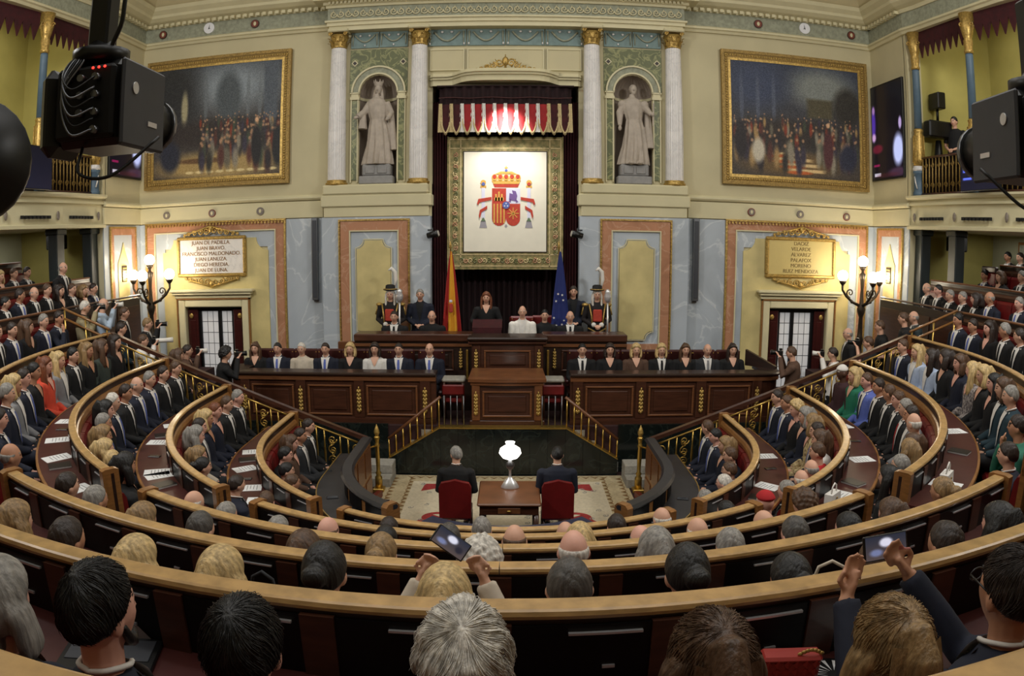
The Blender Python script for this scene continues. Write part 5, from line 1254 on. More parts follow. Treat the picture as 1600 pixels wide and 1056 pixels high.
# ================================================================ people
SKIN = {k: mat('skin_' + k, c, .55, var=.05, scale=12) for k, c in dict(fair=(214, 166, 140), tan=(190, 138, 108), pink=(222, 168, 148), brown=(84, 56, 42)).items()}
EYE = mat('eye_dark', (40, 30, 26), .3); LIP = mat('lips', (164, 92, 82), .5)
def hairmat(n, c): return mat('hair_' + n, c, .5, var=.38, scale=55, stretch=(1, 1, .16), bump=.45)
HAIRC = {k: hairmat(k, c) for k, c in dict(black=(20, 18, 18), dkbrown=(44, 32, 26), brown=(82, 58, 40), dkblond=(140, 112, 74), blond=(196, 168, 116), auburn=(112, 62, 36), grey=(138, 134, 128), greydk=(76, 72, 68), white=(206, 200, 190)).items()}
def cloth(n, c, **k): return mat('cloth_' + n, c, .85, var=k.get('var', .08), scale=k.get('scale', 14), rgb2=k.get('rgb2'))
CL = {k: cloth(k, c) for k, c in dict(navy=(20, 25, 42), black=(13, 13, 15), charcoal=(38, 40, 44), greygreen=(58, 66, 60), grey=(128, 128, 130), coral=(206, 74, 50), brown=(86, 62, 48), beige=(196, 184, 166), paleblue=(176, 190, 214),
      teal=(30, 52, 62), greentop=(44, 110, 88), maroon=(58, 32, 36), green=(30, 112, 84), blue=(88, 104, 176), white=(222, 218, 212), red=(178, 34, 38), tan=(140, 116, 84), jacketbeige=(156, 144, 112), shirtblue=(172, 188, 206), whiterobe=(238, 234, 226), darkgreen=(44, 54, 56)).items()}
CL['patterned'] = cloth('patterned', (180, 170, 164), rgb2=(54, 44, 50), scale=34); CL['pattern2'] = cloth('pattern2', (208, 188, 140), rgb2=(110, 86, 56), scale=26)
CL['livery'] = cloth('livery', (30, 22, 22), rgb2=(20, 18, 20), scale=10)
# name: style, upper, shirt, tie, lower
OUT = dict(navy_suit=('suit', 'navy', 'white', 'blue', 'navy'), black_suit=('suit', 'black', 'white', 'black', 'black'), charcoal_suit=('suit', 'charcoal', 'white', 'grey', 'charcoal'), redtie_suit=('suit', 'black', 'white', 'red', 'black'),
    brown_suit=('suit', 'brown', 'beige', None, 'brown'), teal_suit=('suit', 'teal', 'white', None, 'black'), blue_suit=('suit', 'blue', 'white', 'navy', 'navy'), grey_jacket=('suit', 'grey', 'white', None, 'black'), green_suit=('suit', 'darkgreen', 'white', 'grey', 'black'),
    black=('top', 'black', 'skin', None, 'black'), greygreen=('top', 'greygreen', 'skin', None, 'black'), coral=('top', 'coral', 'skin', None, 'coral'), brown_top=('top', 'brown', 'skin', None, 'black'), navy_dress=('top', 'navy', 'skin', None, 'navy'), beige=('top', 'beige', None, None, 'black'),
    pale_blue=('top', 'paleblue', 'white', None, 'paleblue'), patterned=('top', 'patterned', 'skin', None, 'black'), pattern2=('top', 'pattern2', 'skin', None, 'pattern2'), green_top=('top', 'greentop', None, None, 'black'), green_dress=('top', 'green', 'skin', None, 'green'), maroon=('top', 'maroon', None, None, 'maroon'),
    white_blouse=('top', 'white', 'skin', None, 'black'), red_top=('top', 'red', None, None, 'black'), tshirt=('top', 'black', None, None, 'charcoal'), beige_jacket=('suit', 'jacketbeige', 'black', None, 'charcoal'), light_shirt=('top', 'shirtblue', None, None, 'charcoal'), white_robe=('top', 'whiterobe', 'white', None, 'whiterobe'), clergy=('top', 'black', None, None, 'black'),
    uniform=('suit', 'navy', 'black', None, 'navy'), livery=('top', 'livery', None, None, 'black'))
HR = (.072, .092, .113)
def headr(d):
    x, y, z = d
    sx = HR[0] * (1 - .26 * max(0, -z - .1) ** 1.2 * (1 if y > -.3 else .4)); sy = HR[1] * (1 - .12 * max(0, -z) * (1 if y > 0 else 1.6)); sz = HR[2]
    r = 1 / sqrt((x / sx) ** 2 + (y / sy) ** 2 + (z / sz) ** 2)
    g = lambda cx, cy, cz, w, a: a * math.exp(-((x - cx) ** 2 + (y - cy) ** 2 + (z - cz) ** 2) / w)
    r += g(0, .98, -.16, .012, .015) + g(0, .99, .0, .016, .005) + g(0, .8, -.72, .06, .006) - g(.36, .92, .1, .02, .007) - g(-.36, .92, .1, .02, .007) + g(0, .93, .3, .1, .004) + g(0, .95, -.42, .02, .003)
    return r
def add_head(mb, c, rot, seg=28, rings=22):
    vs = []
    for i in range(rings + 1):
        t = pi * i / rings
        for k in range(seg):
            a = 2 * pi * k / seg; d = (sin(t) * cos(a), sin(t) * sin(a), cos(t)); vs.append(Vector(c) + rot @ (Vector(d) * headr(d)))
    mb.add(vs, [(i * seg + k, (i + 1) * seg + k, (i + 1) * seg + (k + 1) % seg, i * seg + (k + 1) % seg) for i in range(rings) for k in range(seg)], 0, True)
    for q in (-1, 1): mb.ell(Vector(c) + rot @ Vector((q * .074, -.008, -.008)), (.012, .02, .032), 8, 6, rot=rot)
def add_hand(mb, w, d, up, sgn, curl=.5, r=.0085):
    # palm from the wrist w along d, four fingers and a thumb
    d = Vector(d).normalized(); up = Vector(up); up = (up - d * up.dot(d)).normalized(); sd = d.cross(up) * sgn; w = Vector(w)
    mb.tube([w, w + d * .04, w + d * .085], [(.024, .018), (.036, .016), (.038, .014)], 8)
    for i, (o, L) in enumerate(((-.028, .062), (-.009, .074), (.01, .07), (.028, .055))):
        a = w + d * .08 + sd * o; b = a + d * L * .5 - up * L * .2 * curl; c = b + d * L * .35 * (1 - curl) - up * L * .45 * curl
        mb.tube([a - d * .02, a, b, c], [r * 1.15, r * 1.1, r, r * .8], 6)
    a = w + d * .025 - sd * .03; mb.tube([a + sd * .015, a - sd * .012 + d * .02, a - sd * .012 + d * .05 - up * .012], [r * 1.3, r * 1.2, r * .9], 6)
def joints(pose, f):
    sw = .185 if f else .205; J = {}
    st = pose in ('stand', 'clasp', 'cam', 'lectern'); dz = .4 if st else 0
    J['dz'] = dz; J['sw'] = sw
    for q in (-1, 1):
        S_ = Vector((q * (sw - .01), -.03, .975 + dz))
        if pose in ('stand',): E, W, D, U = (q * .25, -.06, .7 + dz), (q * .24, .02, .46 + dz), (0, .1, -1), (q, 0, 0)
        elif pose == 'clasp': E, W, D, U = (q * .26, -.04, .7 + dz), (q * .07, .17, .6 + dz), (-q * .7, .3, -.3), (0, 1, .4)
        elif pose == 'lectern': E, W, D, U = (q * .27, -.02, .74 + dz), (q * .2, .2, .68 + dz), (-q * .2, 1, -.1), (0, 0, 1)
        elif pose == 'cam': E, W, D, U = (q * .24, .12, .82 + dz), (q * .07, .2, 1.13 + dz), (-q * .3, .4, .5), (0, -1, .5)
        elif pose == 'phone2': E, W, D, U = ((-.27, .2, .8), (-.21, .42, 1.03), (.3, .3, .8), (0, 1, 0)) if q < 0 else ((.16, .26, .84), (.02, .43, 1.06), (-.45, .2, .6), (0, 1, 0))
        elif pose == 'phone': E, W, D, U = (q * .24, .14, .88), (q * .12, .25, 1.14), (-q * .35, .1, .9), (0, 1, 0)
        elif pose == 'knees': E, W, D, U = (q * .26, .0, .7), (q * .13, .28, .6), (0, 1, -.2), (0, 0, 1)
        elif pose == 'chin' and q > 0: E, W, D, U = (.2, .2, .72), (.07, .14, 1.0), (-.15, -.1, 1), (0, 1, 0)
        else: E, W, D, U = (q * .235, -.01, .7), (q * .1, .22, .6), (-q * .55, .6, -.15), (0, 0, 1)
        J['S', q], J['E', q], J['W', q], J['D', q], J['U', q] = S_, Vector(E), Vector(W), D, U
        if st: J['H', q], J['K', q], J['A', q], J['T', q] = Vector((q * .09, 0, .88)), Vector((q * .1, .01, .48)), Vector((q * .1, -.02, .08)), Vector((q * .12, .13, .035))
        elif pose == 'crossed' and q > 0: J['H', q], J['K', q], J['A', q], J['T', q] = Vector((.09, .02, .52)), Vector((.02, .42, .66)), Vector((-.12, .56, .32)), Vector((-.14, .68, .24))
        else: J['H', q], J['K', q], J['A', q], J['T', q] = Vector((q * .085, .02, .53)), Vector((q * .1, .42, .53)), Vector((q * .1, .4, .09)), Vector((q * .1, .55, .035))
    return J
def torso_pts(J, f, g=0, lo=0):
    z = J['dz']; w = J['sw'] / .205
    return ([(0, .0, .46 + z - lo), (0, -.01, .56 + z), (0, -.03, .7 + z), (0, -.04, .86 + z), (0, -.04, .96 + z), (0, -.035, 1.01 + z), (0, -.025, 1.045 + z)],
            [(.12 + g, (.17 if f else .165) + g), (.115 + g, .16 * w + g), (.108 + g, (.14 if f else .155) * w + g), (.118 + g, .17 * w + g), (.1 + g, .185 * w + g), (.08 + g, .13 * w + g), (.056 + g, .07 + g)])
PROTO = {}
def headc(J): return Vector((0, .012, 1.2 + J['dz']))
def proto_body(pose, yaw, f, fine=False):
    k = ('b', pose, yaw, f, fine)
    if k in PROTO: return PROTO[k]
    J = joints(pose, f); mb = MB(); z = J['dz']
    p, r = torso_pts(J, f, -.018); mb.tube(p, r, 16)
    mb.tube([(0, -.03, 1.0 + z), (0, -.018, 1.07 + z), (0, -.005, 1.15 + z)], [.062, .052, .052], 12)
    pitch = radians(-14) if pose in ('lap', 'knees', 'crossed') else 0
    rot = Matrix.Rotation(radians(yaw), 3, 'Z') @ Matrix.Rotation(pitch * .35, 3, 'X'); hc = headc(J); add_head(mb, hc, rot)
    for q in (-1, 1):
        mb.tube([J['S', q], J['S', q].lerp(J['E', q], .5), J['E', q], J['E', q].lerp(J['W', q], .5), J['W', q]], [.05, .046, .038, .034, .025], 10)
        add_hand(mb, J['W', q], J['D', q], J['U', q], q, .75 if pose in ('cam', 'phone', 'lap') else .4)
        mb.tube([J['H', q], J['H', q].lerp(J['K', q], .5), J['K', q], J['K', q].lerp(J['A', q], .4), J['A', q]], [.085, .075, .055, .05, .036], 10)
        mb.tube([J['A', q] + Vector((0, -.04, -.03)), J['A', q] + Vector((0, .03, -.03)), J['T', q]], [.036, .038, .03], 8)
    me = fuse(mb, .0065 if fine else .0105, 1, 'person')
    for _ in range(4): me.materials.append(SKIN['fair'])
    inv = rot.inverted(); n = len(me.polygons); co = np.empty(len(me.vertices) * 3, np.float32); me.vertices.foreach_get('co', co); co = co.reshape(-1, 3)
    ctr = np.array([co[list(pl.vertices)].mean(0) if abs(pl.center[2] - hc.z) < .13 else (9, 9, 9) for pl in me.polygons]) if False else None
    mi = [0] * n
    for i, pl in enumerate(me.polygons):
        c = pl.center
        if abs(c[2] - hc.z) > .1: continue
        l = inv @ (c - hc)
        if l.y < .05: continue
        ax = abs(l.x)
        if abs(ax - .029) < .0095 and abs(l.z - .012) < .006: mi[i] = 1
        elif ax < .022 and abs(l.z + .052) < .007: mi[i] = 2
        elif abs(ax - .03) < .018 and abs(l.z - .034) < (.004 if fine else .006): mi[i] = 3
    me.polygons.foreach_set('material_index', mi); me.polygons.foreach_set('use_smooth', [True] * n)
    PROTO[k] = me
    return me
def simple(me, m): me.materials.append(m); me.polygons.foreach_set('use_smooth', [True] * len(me.polygons)); return me
def proto_upper(pose, f, style):
    k = ('u', pose, f, style)
    if k in PROTO: return PROTO[k]
    J = joints(pose, f); mb = MB(); st = J['dz'] > 0
    p, r = torso_pts(J, f, .02, .06 if st or style == 'suit' else .0)
    p = p[:-1] + [(0, -.03, 1.035 + J['dz']), (0, -.025, 1.065 + J['dz'])]; r = r[:4] + [(.124, r[4][1]), (.11, r[5][1] + .02), (.09, .1), (.07, .07)]
    mb.tube(p, r, 18)
    if st and style == 'suit': mb.tube([(0, 0, .44 + J['dz']), (0, 0, .34 + J['dz'])], [(.14, .185), (.145, .19)], 16)
    if style == 'robe': mb.tube([(0, 0, .6 + J['dz']), (0, .02, .05)], [(.14, .18), (.22, .26)], 18)
    e = 1.0 if style != 'tee' else .55
    for q in (-1, 1):
        S_, E, W = J['S', q], J['E', q], J['W', q]
        if style == 'tee': pts = [S_, S_.lerp(E, .5), S_.lerp(E, .75)]; rr = [.07, .065, .062]
        else: pts = [S_, S_.lerp(E, .5), E, E.lerp(W, .5), E.lerp(W, .97)]; rr = [.072, .064, .056, .05, .042]
        mb.tube(pts, rr, 12); mb.ell(S_ + Vector((0, 0, -.01)), (.07, .07, .06))
    me = simple(fuse(mb, .0125, 2, 'jacket'), CL['navy']); PROTO[k] = me
    return me
def proto_lower(pose, f, skirt=False):
    k = ('l', pose, f, skirt)
    if k in PROTO: return PROTO[k]
    J = joints(pose, f); mb = MB(); z = J['dz']
    mb.tube([(0, 0, .44 + z), (0, 0, .56 + z), (0, -.01, .62 + z)], [(.13, .178), (.132, .172), (.12, .16)], 16)
    for q in (-1, 1):
        H, K, A = J['H', q], J['K', q], J['A', q]
        mb.tube([H, H.lerp(K, .5), K, K.lerp(A, .4), K.lerp(A, .97)], [.1, .09, .076, .066, .062], 12)
    me = simple(fuse(mb, .0135, 2, 'trousers'), CL['navy']); PROTO[k] = me
    return me
def proto_shoe(pose, f):
    k = ('s', pose)
    if k in PROTO: return PROTO[k]
    J = joints(pose, f); mb = MB()
    for q in (-1, 1):
        A, T = J['A', q], J['T', q]; mb.tube([A + Vector((0, -.06, -.045)), A + Vector((0, .0, -.035)), A.lerp(T, .6), T + (T - A).normalized() * .04], [.036, .046, .044, .024], 10)
    PROTO[k] = simple(mb.mesh('shoes', []), M['black']); return PROTO[k]
def front_y(J, f, x, z):
    p, r = torso_pts(J, f, .02); z0 = [a[2] for a in p]
    for i in range(len(p) - 1):
        if z0[i] <= z <= z0[i + 1] or i == len(p) - 2:
            t = (z - z0[i]) / (z0[i + 1] - z0[i]); cy = p[i][1] * (1 - t) + p[i + 1][1] * t; ry = r[i][0] * (1 - t) + r[i + 1][0] * t; rx = r[i][1] * (1 - t) + r[i + 1][1] * t
            return cy + ry * sqrt(max(.05, 1 - (x / rx) ** 2))
def proto_front(pose, f, what):
    k = ('f', J_key(pose), f, what)
    if k in PROTO: return PROTO[k]
    J = joints(pose, f); dz = J['dz']; mb = MB()
    z0, z1 = {'shirt': (.68, 1.05), 'neck': (.9, 1.06), 'tie': (.69, 1.02)}[what]
    w1 = {'shirt': .078, 'neck': .075, 'tie': .02}[what]; off = {'shirt': .012, 'neck': .012, 'tie': .02}[what]
    def fn(u, v):
        z = z0 + (z1 - z0) * v; hw = w1 * (v ** .8 if what != 'tie' else (.95 if v > .08 else 12 * v) * (1 if v < .9 else .8)) + .003; x = (2 * u - 1) * hw
        return (x, front_y(J, f, x, min(z, 1.0) + dz) + off - max(0, z - 1.0) * .5, z + dz)
    mb.grid(fn, 8, 12)
    mb2 = MB(); n = len(mb.v); mb2.add(mb.v + [(a, b - .03, c) for a, b, c in mb.v], mb.f + [tuple(n + i for i in q[::-1]) for q in mb.f], 0, True)
    if what == 'shirt':
        for q in (-1, 1): mb2.tube(smooth_pts([(q * .03, .05, 1.05 + dz), (q * .058, .0, 1.075 + dz), (q * .04, -.06, 1.09 + dz), (0, -.072, 1.085 + dz)], 4), .0075, 6)
    PROTO[k] = simple(mb2.mesh(what, []), CL['white']); return PROTO[k]
def J_key(pose): return 'st' if pose in ('stand', 'clasp', 'cam', 'lectern') else 'se'
def proto_hair(style, fine=False):
    k = ('h', style, fine)
    if k in PROTO: return PROTO[k]
    mb = MB(); seg, rings = (56, 44) if not fine else (150, 110); rnd = random.Random(hash(style) % 97 if False else len(style) * 7)
    T_ = dict(short=.010, bald=.007, long=.022, bob=.026, bun=.012, curly=.04, cap=.02, redcap=.02, slick=.014, white=.024, beard=.014).get(style, .014)
    def zb(d):
        x, y, z = d; return -.06 + .84 * max(y, 0) ** 1.25 - .58 * max(-y, 0) ** .8
    def thick(d):
        x, y, z = d; h = z - zb(d); t = max(0, min(1, h * 5)) ** .7
        if style == 'bald':
            t *= max(0, min(1, (.45 - z) * 6))
        if style == 'white':
            top = max(0, min(1, ((x) ** 2 + (y + .45) ** 2 + (z - .88) ** 2) * 2.2 - .12)); t *= .08 + .92 * top
        if style in ('cap', 'redcap'): t = max(0, min(1, (z - .42) * 9))
        if style in ('long', 'bob') : t = max(t, max(0, min(1, (z + .75) * 5)) * max(0, min(1, (.38 - y) * 5)))
        n = 0
        if style == 'curly': n = .35 * sin(14 * x + 3) * sin(13 * y + 1) * sin(12 * z + 2)
        if style in ('short', 'beard', 'white'): n = .22 * sin(9 * x + 2 * z) * sin(8 * y + 5 * z)
        if fine: az = atan2(y + .3, x); n += .10 * sin(az * 70 + 6 * sin(z * 4)) + .06 * sin(az * 143 + 9 * z)
        return T_ * t * (1 + n) if t > 0 else 0
    vs = []
    for i in range(rings + 1):
        t = pi * i / rings
        for j in range(seg):
            a = 2 * pi * j / seg; d = (sin(t) * cos(a), sin(t) * sin(a), cos(t)); th = thick(d); r0 = headr(d)
            vs.append(Vector(d) * (r0 + th if th > .001 else r0 * .88))
    mb.add(vs, [(i * seg + j, (i + 1) * seg + j, (i + 1) * seg + (j + 1) % seg, i * seg + (j + 1) % seg) for i in range(rings) for j in range(seg)], 0, True)
    if style in ('long', 'bob'):
        lo = -.3 if style == 'long' else -.15
        for q in (-1, 1):
            mb.tube(smooth_pts([(q * .035, -.02, .07), (q * .085, -.012, .0), (q * .092, -.005, lo * .5), (q * .08, .01, lo)], 3), [(.02, .01)] + [(.05, .024)] * 5 + [(.052, .026)] * 3 + [(.025, .01)], 10)
        mb.tube(smooth_pts([(0, -.02, .09), (0, -.075, .02), (0, -.09, lo * .5), (0, -.085, lo)], 3), [(.02, .03)] + [(.045, .085)] * 2 + [(.05, .098)] * 5 + [(.04, .095), (.015, .08)], 20)
    if style == 'bun': mb.ell((0, -.11, .035), (.048, .045, .045)); mb.ell((0, -.085, .03), (.035, .03, .035))
    if style == 'beard':
        mb.ell((0, .052, -.083), (.042, .032, .027)); 
        for q in (-1, 1): mb.tube([(q * .064, .012, -.02), (q * .056, .03, -.065), (q * .03, .055, -.09)], [.01, .014, .016], 8)
    if style == 'cap': pass
    if fine:
        base_ = MB(); fm = fuse(mb, .0048, 4); base_.add([v.co.copy() for v in fm.vertices], [tuple(q.vertices) for q in fm.polygons], 0, True)
        n_s = 1500
        for _ in range(n_s):      # combed strands lying on the hair
            a = rnd.uniform(0, 2 * pi); t0 = rnd.uniform(.05, 1.5 if style not in ('long', 'bob') else 1.0); L = rnd.uniform(.35, .8); P = []; fly = .0012 if rnd.random() < .12 else 0
            for j in range(6):
                t = t0 + L * j / 5; aa = a + .25 * sin(t * 3 + a * 3) * (.3 + j * .1)
                d = Vector((sin(t) * cos(aa), sin(t) * sin(aa), cos(t))); d = (Matrix.Rotation(radians(22), 3, 'X') @ d)
                th = thick(tuple(d))
                if th < .0012: break
                P.append(d * (headr(tuple(d)) + th * .97 + .001 + fly * j))
            if len(P) > 3: base_.tube(P, [.0003 + .0012 * (1 - abs(2 * j / (len(P) - 1) - 1)) for j in range(len(P))], 3, cap=False)
        if style in ('long', 'bob'):
            lo = -.3 if style == 'long' else -.15
            for _ in range(420):
                q = rnd.uniform(-1, 1); x0 = q * .095; y0 = -.075 - .07 * sqrt(max(0, 1 - q * q)) + (.06 if abs(q) > .8 else 0)
                base_.tube([(x0 * .85, y0 * .75, .07), (x0, y0, -.02), (x0 * 1.05 + rnd.uniform(-.006, .006), y0, lo * .6), (x0 + rnd.uniform(-.012, .012), y0 + .01, lo + rnd.uniform(-.02, .02))], .0019, 3, cap=False)
        me = simple(base_.mesh('hair', []), HAIRC['black'])
    else: me = simple(fuse(mb, .0085, 2 if style != 'curly' else 1, 'hair'), HAIRC['black'])
    PROTO[k] = me
    return me
def setmat(o, *ms):
    for i, m in enumerate(ms): o.material_slots[i].link = 'OBJECT'; o.material_slots[i].material = m
def person(x, y, z, face, yaw, hair, hc, outfit, sex, pose, zs, label, skin='fair', group='audience in the benches', fine=False, extra=None):
    f = sex == 'f'; style, up, shirt, tie, low = OUT[outfit]
    yq = yaw if pose in ('lap', 'knees', 'crossed', 'stand', 'clasp') else 0
    body = link('person', proto_body(pose, yq, f, fine), None, (x, y, z), (0, 0, radians(face))); body.scale = (1, 1, zs)
    setmat(body, SKIN[skin], EYE, LIP, HAIRC.get(hc, HAIRC['brown']))
    tag(body, label, 'person', group)
    us = 'suit' if style == 'suit' else ('tee' if outfit in ('tshirt',) else ('robe' if outfit in ('white_robe', 'clergy') and False else 'top'))
    j = link('jacket' if style == 'suit' else 'top', proto_upper(pose, f, us), body); setmat(j, CL[up])
    l = link('trousers', proto_lower(pose, f), body); setmat(l, CL[low])
    link('shoes', proto_shoe(pose, f), body)
    if shirt:
        s_ = link('shirt' if shirt != 'skin' else 'neckline', proto_front(pose, f, 'shirt' if shirt != 'skin' else 'neck'), body); setmat(s_, SKIN[skin] if shirt == 'skin' else CL[shirt])
    if tie: t = link('tie', proto_front(pose, f, 'tie'), body); setmat(t, CL[tie])
    if hair:
        J = joints(pose, f); hs = hair; nf = False
        if hair[0] == 'n': hs = hair[1:]; nf = True
        h = link('hat' if hs in ('cap', 'redcap') else 'hair', proto_hair(hs, nf), body, headc(J), (0, 0, radians(yq)))
        setmat(h, CL['white'] if hs == 'cap' else (CL['red'] if hs == 'redcap' else HAIRC[hc]))
    return body
